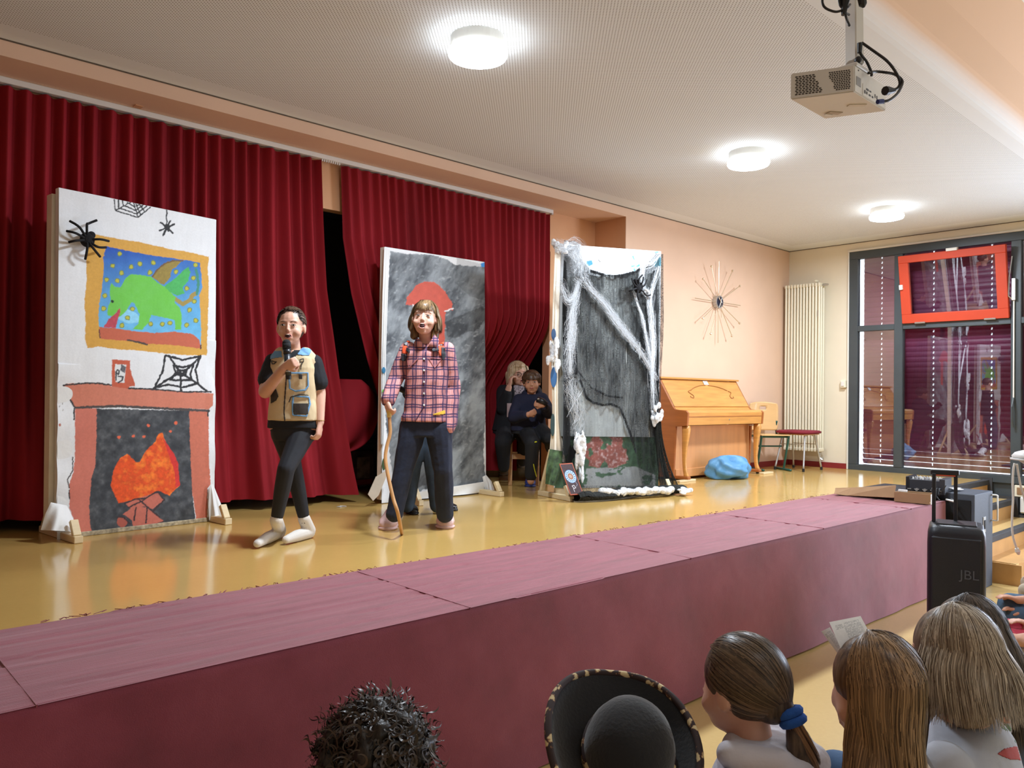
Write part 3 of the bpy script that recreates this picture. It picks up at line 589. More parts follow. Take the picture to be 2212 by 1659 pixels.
# ---- panel 2: grey painted
P2 = Plane((3.655, 5.47), (4.80, 5.51)); f2 = thing('grey_painted_panel', 'tall grey brush-painted panel with a red mushroom shape behind the plaid-shirted child', 'panel', (4.2, 5.5, 0))
C_ = lambda pts: [(760+x/2.514, 520+y/2.514) for x, y in pts]
def grey(X, Y, sd=0):
    n = fbm(X*.035+.012*Y, Y*.02, 4+sd, 5); n2 = fbm(X*.12+Y*.05, Y*.06, 8+sd, 4); n3 = fbm(X*.5+Y*.3, Y*.2, 11+sd)
    g = np.clip((n-.5)*2.6+.5, 0, 1)*.5+np.clip((n2-.5)*2.2+.5, 0, 1)*.3+n3*.2; g = np.clip((g-.5)*1.7+.5, 0, 1)
    c = L3((72, 77, 83))*(1-g)[..., None]+L3((146, 153, 158))*g[..., None]; st = np.clip((fbm(X*.12+Y*.12, Y*.20-X*.05, 21+sd)-.66)*2.5, 0, 1)[..., None]; return c*(1-st)+L3((188, 194, 196))*st
def paint2(U, V, x, y, z):
    X, Y = np_proj(x, y, z); w1 = 5*(fbm(X*.15, Y*.15, 2)-.5); w2 = 5*(fbm(X*.15, Y*.15, 7)-.5); X, Y = X+w1, Y+w2
    c = np.ones(X.shape+(3,))*L3((228, 230, 232)); g = grey(X, Y)
    m = inpoly(X, Y, C_([(208, 55), (300, 70), (420, 75), (520, 100), (560, 130), (640, 138), (725, 140), (735, 250), (740, 380), (735, 500), (735, 700), (728, 900), (715, 1150), (720, 1250), (740, 1330), (600, 1350), (540, 1385), (440, 1330), (350, 1370), (230, 1350), (185, 1000), (175, 700), (195, 300)])); c[m] = g[m]
    dk = np.clip((fbm(X*.05, Y*.05, 31)-.35)*3, 0, 1)[..., None]
    for poly, k in ((C_([(505, 440), (600, 400), (700, 360), (742, 380), (720, 430), (690, 480), (620, 500), (560, 530), (520, 520)]), .5), (C_([(570, 90), (740, 140), (735, 330), (640, 300), (560, 230)]), .72), (C_([(300, 1230), (420, 1200), (440, 1310), (340, 1350)]), .5)):
        m2 = inpoly(X, Y, poly); c[m2] = (c*k)[m2]
    m2 = inpoly(X, Y, C_([(530, 560), (700, 430), (720, 900), (600, 1150), (580, 800)])); c[m2] = (c*1.18)[m2]
    red = L3((196, 84, 66))*(.85+.3*fbm(X*.1, Y*.1, 3))[..., None]
    for p_ in (C_([(293, 350), (300, 300), (350, 245), (400, 220), (450, 225), (500, 270), (540, 330), (552, 382), (500, 375), (440, 350), (400, 345), (340, 355)]), C_([(455, 340), (508, 375), (505, 480), (500, 640), (450, 640)])):
        m2 = inpoly(X, Y, p_); c[m2] = red[m2]
    c[inpoly(X, Y, C_([(360, 1110), (385, 1090), (402, 1150), (395, 1200), (355, 1200)]))] = L3((170, 128, 120))
    for p_ in ([(330, 350), (345, 380)], [(552, 370), (505, 382)]): c[nearline(X, Y, C_(p_), 3)] = L3((226, 226, 226))
    c[inpoly(X, Y, C_([(700, 125), (728, 112), (728, 142), (705, 142)]))] = L3((40, 130, 200)); return c
canvas('painted_cloth', P2, [(831, 533), (1047, 566), (1050, 1064), (824, 1087)], 175, 340, paint2, m_paint, f2, 0, .012, 6)
rim(P2, [(831, 533), (1047, 566), (1047, 1060), (823, 1080)], .06, f2, m_canv)
s2 = thing('x', None, None); bpy.data.objects.remove(s2)
drape('side_cloth', P2, ([(830, 534), (826, 640), (824, 760), (823, 900), (822, 960)], [(842, 540), (838, 640), (834, 760), (832, 900), (830, 960)]), f2, m_sheetc, .015, .01)
bm = BM()
for a_, col in (((826, 790), (40, 120, 160)), ((826, 843), (90, 170, 60)), ((826, 1005), (50, 90, 40))): pass
for (px, py, hh, col) in ((829, 800, 16, (30, 110, 150)), (829, 845, 9, (96, 176, 66)), (829, 1003, 30, (58, 84, 44))):
    p = P2.at(px, py, .03); o = obj('paint_patch', ell(BM(), p, (.018, .004, hh/2/300), None, 10, 8), mat('paint_patch', col, .7), f2)
for u in (.16, 1.07): stage_foot(f2, P2, u, .30, .20)
drape('cloth_corner', P2, ([(1042, 1030), (1046, 1050), (1048, 1062)], [(1050, 1026), (1062, 1040), (1068, 1058)]), f2, m_sheetc, .02, .03)
drape('bottom_cloth', P2, ([(872, 1068), (874, 1080), (876, 1090)], [(1048, 1040), (1050, 1052), (1052, 1064)]), f2, m_sheetc, .025, .01)
bm = BM(); cs = [(812, 1030), (832, 1018), (836, 1026), (818, 1070), (806, 1082), (795, 1068)]; vs = [P2.at(*q, .10) for q in cs]
fv = [bm.verts.new(v_) for v_ in vs]; bv = [bm.verts.new(v_-P2.n*.004) for v_ in vs]; bm.faces.new(fv); bm.faces.new(bv[::-1])
for i in range(6): bm.faces.new((fv[i], bv[i], bv[(i+1) % 6], fv[(i+1) % 6]))
obj('cardboard_flap', bm, mat('pale_cardboard', (190, 174, 154), .8), f2)
# ---- panel 3: cobweb panel
P3 = Plane((5.07, 4.87), (6.30, 4.65)); f3 = thing('cobweb_panel', 'tall scenery panel hung with black gauze and white cobweb beside the piano', 'panel', (5.7, 4.8, 0))
D_ = lambda pts: [(1160+x/2.812, 500+y/2.812) for x, y in pts]
def paint3(U, V, x, y, z):
    X, Y = np_proj(x, y, z); w1 = 4*(fbm(X*.1, Y*.1, 2)-.5); w2 = 4*(fbm(X*.1, Y*.1, 7)-.5); X, Y = X+w1, Y+w2
    c = np.ones(X.shape+(3,))*L3((232, 236, 238)); n = fbm(X*.1, Y*.1, 3)[..., None]; n2 = fbm(X*.05, Y*.05, 13)[..., None]; n3 = fbm(X*.25, Y*.25, 14)[..., None]
    m = inpoly(X, Y, D_([(110, 1240), (740, 1240), (740, 1560), (110, 1560)])); gn = L3((66, 96, 64))*(.5+n)*1.0+L3((30, 40, 44))*(1-n2); c[m] = (gn*(.55+.9*n3))[m]
    m = inpoly(X, Y, D_([(300, 1245), (530, 1245), (560, 1400), (430, 1450), (300, 1420), (260, 1330)])) & (fbm(X*.06, Y*.06, 41) > .46); br = L3((150, 84, 72))*(.6+.7*n)+L3((190, 196, 196))*np.clip(n3-.55, 0, 1)*2.2; c[m] = br[m]
    m = (fbm(X*.05, Y*.08, 43) > .40) & inpoly(X, Y, D_([(300, 1440), (600, 1430), (720, 1480), (720, 1560), (280, 1560)])); c[m] = (L3((168, 172, 172))*(.8+.3*n))[m]
    c[inpoly(X, Y, D_([(305, 178), (335, 175), (340, 200), (318, 212), (302, 195)]))] = L3((36, 140, 200))
    c[inpoly(X, Y, D_([(712, 160), (762, 155), (762, 210), (715, 212)]))] = L3((130, 206, 226))
    for p_ in ([(585, 150), (590, 165)], [(575, 212), (590, 210)], [(605, 212), (620, 205)], [(590, 228), (594, 236)], [(718, 128), (735, 128)]): c[nearline(X, Y, D_(p_), 3.2)] = L3((90, 180, 200))
    for p_ in ([(372, 175), (376, 178)], [(380, 182), (383, 184)]): c[nearline(X, Y, D_(p_), 2)] = L3((50, 50, 50))
    for p_ in ([(400, 100), (430, 180), (460, 265)], [(350, 110), (370, 170)], [(660, 130), (640, 200)]): c[nearline(X, Y, D_(p_), 1.8)] = L3((190, 200, 206))
    return c
canvas('painted_cloth', P3, [(1207, 527), (1428, 543), (1422, 1054), (1196, 1054)], 175, 330, paint3, m_paint, f3, 0, .012, 8)
def greysheet(U, V, x, y, z):
    X, Y = np_proj(x, y, z); n = fbm(X*.06, Y*.03, 5)[..., None]; n2 = fbm(X*.4+Y*.1, Y*.08, 6)[..., None]; c = L3((172, 178, 176))*(.78+.3*n)*(.9+.2*n2)
    for a in (1326, 1332): c[np.abs(X-a) < 1] = L3((140, 146, 146))
    for b in (655, 730, 823): c[np.abs(Y-b) < 1.2] = L3((144, 150, 150))
    return c
canvas('grey_sheet', P3, [(1215, 600), (1420, 590), (1418, 944), (1198, 942)], 90, 160, greysheet, m_paint, f3, .025, .02, 12)
rim(P3, [(1207, 527), (1428, 543), (1420, 1050), (1200, 1050)], .06, f3, m_canv)
drape('side_cloth', P3, ([(1199, 535), (1194, 650), (1192, 760), (1193, 900), (1186, 990)], [(1212, 532), (1208, 650), (1206, 760), (1208, 900), (1222, 1000)]), f3, m_canv, .02, .02)
dg = drape('painted_bush_cloth', P3, ([(1188, 970), (1180, 1010), (1178, 1045)], [(1216, 975), (1214, 1010), (1200, 1050)]), f3, mat('painted_foliage_green', (62, 84, 50), .8, var=.6, scale=22), .05, .03)
for (px, py, w_, hh, col) in ((1196, 722, .03, .05, (36, 66, 100)), (1196, 815, .04, .09, (34, 84, 130)), (1194, 918, .03, .1, (28, 52, 48))):
    obj('paint_patch', ell(BM(), P3.at(px, py, .045), (w_, .004, hh), None, 12, 8), mat('paint_patch', col, .7), f3)
for u in (-.02, 1.16): stage_foot(f3, P3, u, .26, .22)
bm = BM(); box(bm, P3.pt(.6, .05, -.02), (1.2, .03, .09), Matrix((P3.d, -P3.n, Vector((0, 0, 1)))).transposed(), .004); obj('bottom_batten', bm, m_pine, f3)
# black gauze
def gauze_mat(name, dens, col=(10, 13, 16), sc=60):
    s = NT(name); uv = s.n('ShaderNodeAttribute', attribute_name='paint'); n1 = s.n('ShaderNodeTexNoise', i_Scale=float(sc), i_Detail=2.0); s.l(s.coord((1, 1, .12)), n1.inputs['Vector'])
    n2 = s.n('ShaderNodeTexNoise', i_Scale=sc*1.6, i_Detail=2.0); s.l(s.coord((1, 1, 1)), n2.inputs['Vector']); n3 = s.n('ShaderNodeTexNoise', i_Scale=5.0, i_Detail=2.0); s.l(s.coord((1, 1, .35)), n3.inputs['Vector'])
    a = s.math('MAXIMUM', n1.outputs[0], s.math('MULTIPLY', n2.outputs[0], .96)); a = s.math('ADD', s.math('MULTIPLY', s.math('SUBTRACT', a, .5), 1.6), s.math('MULTIPLY', s.math('SUBTRACT', n3.outputs[0], .5), .8))
    sp = s.n('ShaderNodeSeparateColor'); s.l(uv.outputs['Color'], sp.inputs[0]); al = s.math('MULTIPLY', s.math('ADD', a, dens), sp.outputs[0])
    nd = s.n('ShaderNodeClamp'); s.l(al, nd.inputs[0]); s.l(nd.outputs[0], s.b.inputs['Alpha']); s.b.inputs['Base Color'].default_value = lin(col); s.b.inputs['Roughness'].default_value = .9; return s.m
m_gz = gauze_mat('black_gauze', .56)
def gz(U, V):
    p, q = np.meshgrid(np.linspace(0, 1, 3), [0]); return None
def gauze_paint(U, V, x, y, z):
    X, Y = np_proj(x, y, z); a = np.ones(X.shape)
    hole = inpoly(X, Y, D_([(240, 870), (262, 905), (285, 960), (300, 1010), (340, 1040), (400, 1055), (450, 1050), (500, 1070), (530, 1130), (570, 1240), (600, 1340), (610, 1420), (640, 1545), (270, 1545), (250, 1400), (230, 1230), (260, 1100)])); a[hole] = .34
    scoop = inpoly(X, Y, D_([(250, 60), (255, 150), (330, 235), (400, 258), (460, 268), (520, 262), (600, 240), (680, 200), (712, 155), (740, 60)])); a[scoop] = 0
    rib = nearline(X, Y, D_([(330, 240), (400, 262), (460, 272), (520, 266), (600, 245), (700, 180)]), 5); a[rib] = 2.2
    for pl_, w_, k in (([(150, 200), (165, 700), (175, 1330)], 20, 2.4), ([(230, 700), (240, 860)], 6, 2.2), ([(715, 250), (722, 700), (735, 1300), (800, 1545)], 9, 2.3), ([(640, 700), (700, 1000), (720, 1240)], 5, 1.8), ([(262, 905), (285, 960), (300, 1010), (340, 1040), (400, 1055), (450, 1050), (500, 1070), (530, 1130), (570, 1240), (600, 1340)], 4, 2.2), ([(275, 1240), (215, 1350), (190, 1400)], 12, 2.4), ([(250, 850), (330, 950), (430, 1000), (520, 1010)], 2.5, 1.9)):
        a[nearline(X, Y, D_(pl_), w_)] = k
    return np.stack([a, a, a], -1)
def gauze(U, V):
    Vi = 1-V; u0 = P3.uz(P3.at(1212, 560))[0]; u1 = P3.uz(P3.at(1424, 560))[0]; ztop = P3.uz(P3.at(1300, 535))[1]
    u = u0+(u1-u0)*U+.10*Vi**4*(U-.3); z = ztop*V+.01; o = .05+.014*np.sin(U*46+np.sin(V*5)*2)+.010*np.sin(U*90+V*7)+.22*np.clip(.14-V, 0, 1)**1.0*3.0*np.clip(.14-V, 0, 1)*10
    return P3.p0.x+P3.d.x*u+P3.n.x*o, P3.p0.y+P3.d.y*u+P3.n.y*o, z
gauze_o = sheet('black_gauze', 180, 260, gauze, m_gz, None, gauze_paint); tag(gauze_o, 'black gauze cloth draped over the front of the cobweb panel', 'gauze')
# gauze bunched along the floor
def floor_gauze(U, V):
    a = V*2*PI; u = -.02+1.24*U; rr = .035+.02*fbm(U*9, U*0, 4); P_0 = P3.p0
    o = .30+.05*np.sin(U*7)+rr*np.cos(a)*1.7; z = .008+rr*(1+np.sin(a))*(.7+.5*fbm(U*14, V*2, 3)); return P_0.x+P3.d.x*u+P3.n.x*o, P_0.y+P3.d.y*u+P3.n.y*o, z
m_gz2 = mat('bunched_black_gauze', (26, 28, 24), .9, var=.6, scale=40, bump=.8, bscale=60, bdist=.02)
g2 = sheet('gauze_roll', 160, 14, floor_gauze, m_gz2); tag(g2, 'bunched black gauze lying on the floor along the cobweb panel', 'gauze')
def gauze_tail(U, V):
    c0 = P3.at(1420, 905, .06); c1 = P3.at(1424, 985, .10); c2 = Vector((P3.at(1450, 1050, .2).x, P3.at(1450, 1050, .2).y, .03)); t = 1-V
    w_ = .03+.10*t**2; x = ((1-t)**2*c0.x+2*t*(1-t)*c1.x+t*t*c2.x)+P3.d.x*(U-.5)*w_*2; y = ((1-t)**2*c0.y+2*t*(1-t)*c1.y+t*t*c2.y)+P3.d.y*(U-.5)*w_*2+.02*np.sin(U*20); z = (1-t)**2*c0.z+2*t*(1-t)*c1.z+t*t*c2.z; return x, y, z
g3 = sheet('gauze_tail', 40, 60, gauze_tail, gauze_mat('black_gauze_dense', .62, (22, 24, 18), 45), None, lambda U, V, x, y, z: np.ones(U.shape+(3,))*1.3); tag(g3, 'tail of dark gauze trailing to the floor beside the piano', 'gauze')
# cobweb: fibres
m_web = mat('white_cobweb_fibre', (232, 236, 240), .8, var=.0, bump=0)
s = NT('cobweb_film'); n1 = s.n('ShaderNodeTexNoise', i_Scale=70.0, i_Detail=4.0, i_Distortion=2.0); s.l(s.coord(), n1.inputs['Vector']); nd = s.n('ShaderNodeClamp'); at_ = s.n('ShaderNodeAttribute', attribute_name='paint'); sp = s.n('ShaderNodeSeparateColor'); s.l(at_.outputs['Color'], sp.inputs[0])
s.l(s.math('MULTIPLY', s.math('ADD', s.math('MULTIPLY', s.math('SUBTRACT', n1.outputs[0], .5), 2.6), .06), sp.outputs[0]), nd.inputs[0]); s.l(nd.outputs[0], s.b.inputs['Alpha']); s.b.inputs['Base Color'].default_value = lin((226, 232, 238)); s.b.inputs['Roughness'].default_value = .9; m_film = s.m
def web(name, label, pl, pts, widths, nst, off=.085, wob=.25, film=True, dens=1.0, thick=.0007, seed=0):
    rr = random.Random(seed); C3 = [pl.at(*q, off) for q in pts]; SP = spline(C3, 8); n = len(SP); W = np.interp(np.linspace(0, 1, n), np.linspace(0, 1, len(widths)), widths)
    root = None; bm = BM()
    def side(i):
        d = (SP[min(i+1, n-1)]-SP[max(i-1, 0)]).normalized(); return d.cross(pl.n).normalized()
    for k in range(nst):
        a = rr.uniform(0, .55); b = min(1, a+rr.uniform(.15, .6)); i0, i1 = int(a*(n-1)), max(int(b*(n-1)), int(a*(n-1))+3); i1 = min(i1, n-1)
        o0 = rr.gauss(0, .45); o1 = rr.gauss(0, .45) if rr.random() < .6 else -o0; pts_ = []
        for i in range(i0, i1+1):
            t = (i-i0)/max(1, i1-i0); oo = o0*(1-t)+o1*t+wob*math.sin(k*1.7+t*(3+k % 5))*.35; pts_.append(SP[i]+side(i)*W[i]*max(-1.1, min(1.1, oo))+pl.n*rr.uniform(-.004, .004))
        if len(pts_) > 2: tube(bm, pts_, thick*rr.uniform(.5, 1.5), 3)
    o = obj(name, bm, m_web); tag(o, label, 'cobweb', kind='stuff')
    if film:
        nn = 14; idx = list(range(n)); co = np.array([[list(SP[i]+side(i)*W[i]*(j/(nn-1)*2-1)*(1+.12*math.sin(i*.9+j))+pl.n*.004*math.sin(i+j*2)) for j in range(nn)] for i in idx])
        sheet('web_film', nn, n, lambda U, V: (co[..., 0], co[..., 1], co[..., 2]), m_film, o, lambda U, V, x, y, z: (dens*(np.sin(U*PI)**.5)*np.ones(U.shape))[..., None]*np.ones(3))
    return o
LW = 'white cobweb fibre '
web('cobweb', LW+'strip running diagonally across the gauze', P3, D_([(270, 270), (330, 350), (420, 450), (480, 540), (560, 640), (630, 730), (690, 830), (735, 900)]), [.09, .05, .055, .06, .06, .05, .05, .02], 150, seed=1, dens=1.4)
web('cobweb', LW+'hanging down the left side of the gauze', P3, D_([(255, 300), (235, 400), (215, 500), (210, 620), (200, 740), (195, 860), (215, 900)]), [.03, .06, .07, .08, .08, .08, .05], 170, seed=2, dens=1.0)
web('cobweb', LW+'knotted round the top corner next to the red curtain', P3, D_([(110, 75), (170, 100), (230, 95), (250, 130), (270, 200), (250, 270)]), [.06, .08, .10, .12, .12, .10], 170, seed=3, dens=1.1)
web('cobweb', LW+'loop pulled out to the panel edge below the knot', P3, D_([(110, 300), (150, 330), (190, 420), (230, 380), (250, 310), (230, 280)]), [.05, .06, .06, .06, .05, .04], 90, seed=4, dens=.6)
web('cobweb', LW+'trailing below the black spider', P3, D_([(590, 360), (610, 440), (640, 520), (660, 620), (680, 730), (700, 820), (705, 900)]), [.03, .02, .03, .03, .04, .05, .05], 90, seed=5, dens=.8)
web('cobweb', LW+'along the piano edge of the panel', P3, D_([(740, 210), (690, 400), (700, 560), (705, 700), (700, 850), (705, 1000), (715, 1130)]), [.03, .06, .05, .06, .05, .06, .05], 120, seed=6, dens=.7)
web('cobweb', LW+'sagging from the top edge into the gauze corner', P3, D_([(750, 130), (700, 190), (650, 210), (640, 290), (660, 370), (690, 400)]), [.02, .04, .06, .05, .05, .03], 60, seed=7, dens=.7)
web('cobweb', LW+'veil over the pale lower part of the sheet', P3, D_([(200, 900), (220, 1000), (260, 1150), (230, 1240)]), [.09, .12, .12, .06], 70, seed=8, dens=.6)
# fluffy wads
def wad(name, label, c, r, seed, n=16):
    rr = random.Random(seed); bm = BM()
    for k in range(n): ell(bm, Vector(c)+Vector((rr.uniform(-1, 1)*r[0], rr.uniform(-1, 1)*r[1], rr.uniform(-1, 1)*r[2])), tuple(q*rr.uniform(.3, .55) for q in r), None, 10, 8)
    for k in range(0):
        p = Vector(c)+Vector([rr.gauss(0, .55)*q for q in r]); q_ = p+Vector([rr.gauss(0, .5)*q for q in r]); tube(bm, [p, (p+q_)/2+Vector((rr.uniform(-.01, .01), 0, rr.uniform(-.01, .01))), q_], .0011, 3)
    o = remesh0(name, bm, .0075, m_wad, .007, seed); return tag(o, label, 'cobweb')
def remesh0(name, bm, voxel, m, amp, seed):
    me = bpy.data.meshes.new(name); bm.to_mesh(me); bm.free(); o = bpy.data.objects.new('tmp', me); COL.objects.link(o); md = o.modifiers.new('r', 'REMESH'); md.mode = 'VOXEL'; md.voxel_size = voxel; ms = o.modifiers.new('s', 'SMOOTH'); ms.iterations = 6
    dg = bpy.context.evaluated_depsgraph_get(); dg.update(); me2 = bpy.data.meshes.new_from_object(o.evaluated_get(dg)); bpy.data.objects.remove(o); me2.materials.clear(); me2.name = name; n = len(me2.vertices); co = np.empty(n*3, np.float32); no = np.empty(n*3, np.float32); me2.vertices.foreach_get('co', co); me2.vertices.foreach_get('normal', no); co = co.reshape(-1, 3); no = no.reshape(-1, 3)
    me2.vertices.foreach_set('co', (co+no*(amp*2*(fbm(co[:, 0]*34+co[:, 1]*20, co[:, 2]*34, seed, 4)-.5))[:, None]).astype(np.float32).ravel()); me2.update(); return link(name, me2, m, None, True)
s = NT('cotton_wad'); n1 = s.n('ShaderNodeTexNoise', i_Scale=55.0, i_Detail=5.0); s.l(s.coord(), n1.inputs['Vector']); s.b.inputs['Base Color'].default_value = lin((236, 238, 240)); s.b.inputs['Roughness'].default_value = .95
lw = s.n('ShaderNodeLayerWeight', i_Blend=.35); s.l(s.math('MINIMUM', 1.0, s.math('ADD', s.math('MULTIPLY', s.math('SUBTRACT', n1.outputs[0], .35), 3.0), s.math('SUBTRACT', .75, lw.outputs['Facing']))), s.b.inputs['Alpha']); s.bump(n1.outputs[0], .5, .01); m_wad = s.m
wad('cotton_wad', 'fluffy white cotton wad on the upper corner of the cobweb panel', P3.at(1207, 533, .03), (.05, .05, .05), 1)
wad('cotton_wad', 'flattened cotton wad beside the corner one on the panel top', P3.at(1235, 532, .04), (.09, .04, .022), 2)
wad('cotton_wad', 'cotton wad caught halfway up the edge next to the seated boy', P3.at(1196, 765, .06), (.045, .04, .12), 3)
wad('cotton_wad', 'round cotton wad near the corner of the piano top', P3.at(1418, 893, .07), (.055, .04, .09), 4)
wad('cotton_wad', 'small cotton wad holding the black spider', P3.at(1400, 632, .09), (.045, .03, .03), 5, 10)
wad('cotton_wad', 'long cotton wad hanging behind the round-dial card', P3.at(1253, 985, .10), (.05, .04, .17), 6, 22)
def floorpt(px, py, z=.03): p = at(2, z, px, py); return p
a, b = P3.pt(.22, .075, .36), P3.pt(1.02, .05, .40)
for i, (t0, t1, lab) in enumerate(((0, .5, 'cotton strip on the floor nearer the dial card'), (.5, 1, 'cotton strip on the floor nearer the piano'))):
    p, q = a.lerp(b, t0), a.lerp(b, t1); rr = random.Random(i+20); bm = BM()
    for k in range(22): c_ = p.lerp(q, (k+.5)/22); ell(bm, c_+Vector((rr.uniform(-.01, .01), rr.uniform(-.02, .02), rr.uniform(-.01, .015))), (.035, .04, rr.uniform(.018, .035)), None, 10, 8)
    tag(remesh0('cotton_strip', bm, .008, m_wad, .006, i), lab, 'cobweb')
wad('cotton_wad', 'cotton wad on the floor at the gauze end by the piano', P3.pt(1.14, .05, .40), (.085, .06, .03), 9)
wad('cotton_wad', 'tiny cotton wad on the floor against the card foot', floorpt(1246, 1070, .02), (.03, .03, .016), 10, 8)
# spiders of pipe cleaner
m_spi = mat('black_pipe_cleaner', (16, 16, 20), .95, var=.2, scale=50, bump=.8, bscale=160, bdist=.006)
def spider(label, pl, body, head, legs, off, rb):
    o = thing('toy_spider', label, 'spider', pl.at(*body, off)); c = pl.at(*body, off); obj('body', ell(BM(), c, (rb, rb*.8, rb*1.1)), m_spi, o, True); hd = pl.at(*head, off); obj('head', ell(BM(), hd, rb*.55), m_spi, o, True)
    for L in legs:
        pts = spline([c]+[pl.at(*q, off+(.05 if i == 0 else .015)) for i, q in enumerate(L)], 5); obj('leg', tube(BM(), pts, .0075, 7), m_spi, o, True)
    return o
spider('black pipe-cleaner spider on the gold frame corner of the fireplace panel', P1, A_([(745, 545)])[0], A_([(780, 505)])[0], [A_(l) for l in (
    [(680, 440), (595, 385)], [(650, 490), (568, 470)], [(650, 552), (588, 565)], [(742, 420), (760, 405), (828, 378)], [(745, 620), (728, 712)], [(790, 610), (855, 690)], [(830, 605), (905, 610)], [(850, 540), (928, 556)])], .045, .042)
spider('black pipe-cleaner spider clinging to the gauze near the panel top', P3, D_([(615, 340)])[0], D_([(600, 305)])[0], [D_(l) for l in (
    [(590, 320), (575, 285)], [(600, 300), (607, 278)], [(620, 290), (640, 265)], [(640, 310), (646, 278)], [(650, 330), (668, 292)], [(580, 355), (560, 362)], [(612, 390), (618, 415)], [(645, 365), (665, 390), (690, 385)])], .12, .05)
# dial card leaning on the foot
cd_ = thing('dial_card', 'dark poster board with a blue ring dial leaning at the foot of the cobweb panel', 'poster', at(2, 0, 1245, 1068))
q0, q1, q2, q3 = [P3.at(*q, o) for q, o in (((1208, 1002), .22), ((1236, 1000), .22), ((1260, 1068), .34), ((1232, 1070), .34))]
def quad(U, V, off=0):
    V_ = 1-V; n_ = (q1-q0).cross(q3-q0).normalized(); n_ = n_ if n_.dot(CAM-q0) > 0 else -n_
    return [(q0[i]*(1-U)+q1[i]*U)*(1-V_)+(q3[i]*(1-U)+q2[i]*U)*V_+n_[i]*off for i in range(3)]
def cardpaint(U, V, x, y, z):
    V = 1-V; n = fbm(U*12, V*24, 3)[..., None]; c = L3((58, 38, 42))*(.6+.9*n); c[(U < .05) | (U > .95) | (V < .03) | (V > .97)] = L3((170, 84, 58))
    d = np.hypot((U-.5)*.5, (V-.42)*1.0); c[(d < .19)] = L3((170, 196, 222)); c[d < .10] = L3((150, 100, 76)); c[(d < .055)] = L3((180, 150, 130)); c[(d > .19) & (d < .205)] = L3((110, 150, 200))
    a = np.arctan2(V-.42, (U-.5)*.5); c[(d > .12) & (d < .17) & (np.sin(a*14) > .3)] = L3((60, 84, 130)); c[nearline(U*.5, V, [(.18, .72), (.26, .70), (.3, .78), (.22, .8), (.18, .72)], .02)] = L3((200, 196, 200)); c[nearline(U*.5, V, [(.2, .8), (.2, .9)], .02)] = L3((190, 186, 190))
    c[nearline(U*.5, V, [(.36, .6), (.4, .68), (.34, .74)], .015)] = L3((140, 140, 160)); return c
sheet('card', 60, 130, lambda U, V: quad(U, V), m_paint, cd_, cardpaint, thick=.006)
# ------------------------------------------------------------------ ceiling lamps, projector
m_lampside = mat('white_lamp_metal', (226, 224, 216), .45, var=.01, bump=0)
m_glow = emis('lamp_diffuser_glow', (238, 247, 255), 16.0)
for i, (x, y) in enumerate(LAMPS):
    lab = ('round white ceiling lamp nearest the projector screen side, above the mushroom panel', 'round white ceiling lamp in the middle, above the piano', 'round white ceiling lamp closest to the window wall')[i]
    t = thing('ceiling_lamp', ('largest and nearest round white ceiling lamp above the stage', lab, lab)[i and 1] if i else 'largest and nearest round white ceiling lamp above the stage', 'lamp', (x, y, ZC), 'round ceiling lamps above the stage')
    obj('lamp_housing', cyl(BM(), (x, y, ZC), (x, y, ZC-.085), .158, n=48), m_lampside, t)
    bm = BM(); loft(bm, [(Vector((x, y, ZC-z)), Vector((r_, 0, 0)), Vector((0, r_, 0))) for z, r_ in ((.072, .160), (.078, .170), (.098, .171), (.112, .163), (.118, .14))], 48); obj('lamp_diffuser', bm, m_glow, t, True)
pa, pb, pc, pd = [at(2, 2.1, *q) for q in [(1707, 215), (1781, 257), (1914, 240), (1846, 198)]]
pr = thing('video_projector', 'white ceiling projector with hexagon vent grilles hanging on a square pole', 'projector', (3.15, 1.45, 2.1))
hgt = .105
m_proj = mat('projector_shell', (216, 212, 204), .45, var=.02, bump=.03); m_vent = mat('dark_vent_opening', (52, 44, 38), .7); m_port = mat('port_black', (20, 20, 24), .5)
def hexa(pts, h, bev=.004):
    bm = BM(); lo = [bm.verts.new(p) for p in pts]; hi = [bm.verts.new(Vector(p)+Vector((0, 0, h))) for p in pts]; n = len(pts)
    for i in range(n): bm.faces.new((lo[i], lo[(i+1) % n], hi[(i+1) % n], hi[i]))
    bm.faces.new(lo[::-1]); bm.faces.new(hi); bmesh.ops.bevel(bm, geom=bm.edges[:], offset=bev, segments=2, affect='EDGES'); return bm
obj('housing', hexa([pa, pb, pc, pd], hgt), m_proj, pr)
def facept(A, B, u, z, off):   # point on the side face A->B
    d = B-A; n_ = Vector((d.y, -d.x, 0)).normalized(); c = (pa+pc)/2
    if n_.dot(A-c) < 0: n_ = -n_
    return A+d*u+Vector((0, 0, z*hgt))+n_*off
for k, (u0, u1, sl) in enumerate(((.07, .55, .10), (.60, .93, -.12))):
    bm = BM(); rows, colsn = 11, 9
    for i in range(rows):
        for j in range(colsn):
            z = .12+.74*(i+.5)/rows; a = u0+(u1-u0)*(j+.15+(.5 if i % 2 else 0)*.55)/colsn; b = a+(u1-u0)/colsn*.72
            if k == 0 and b > u1-.22*(z-.1)*1: continue
            if k == 1 and a < u0+.16*(1-z)-.05: continue
            p = [facept(pd, pa, q, zz, .0012) for q, zz in ((1-a, z-.022), (1-b, z-.022), (1-b, z+.022), (1-a, z+.022))]; bm.faces.new([bm.verts.new(v_) for v_ in p])
    o = obj('vent_grille', bm, m_vent, pr); o['kind'] = 'stuff'
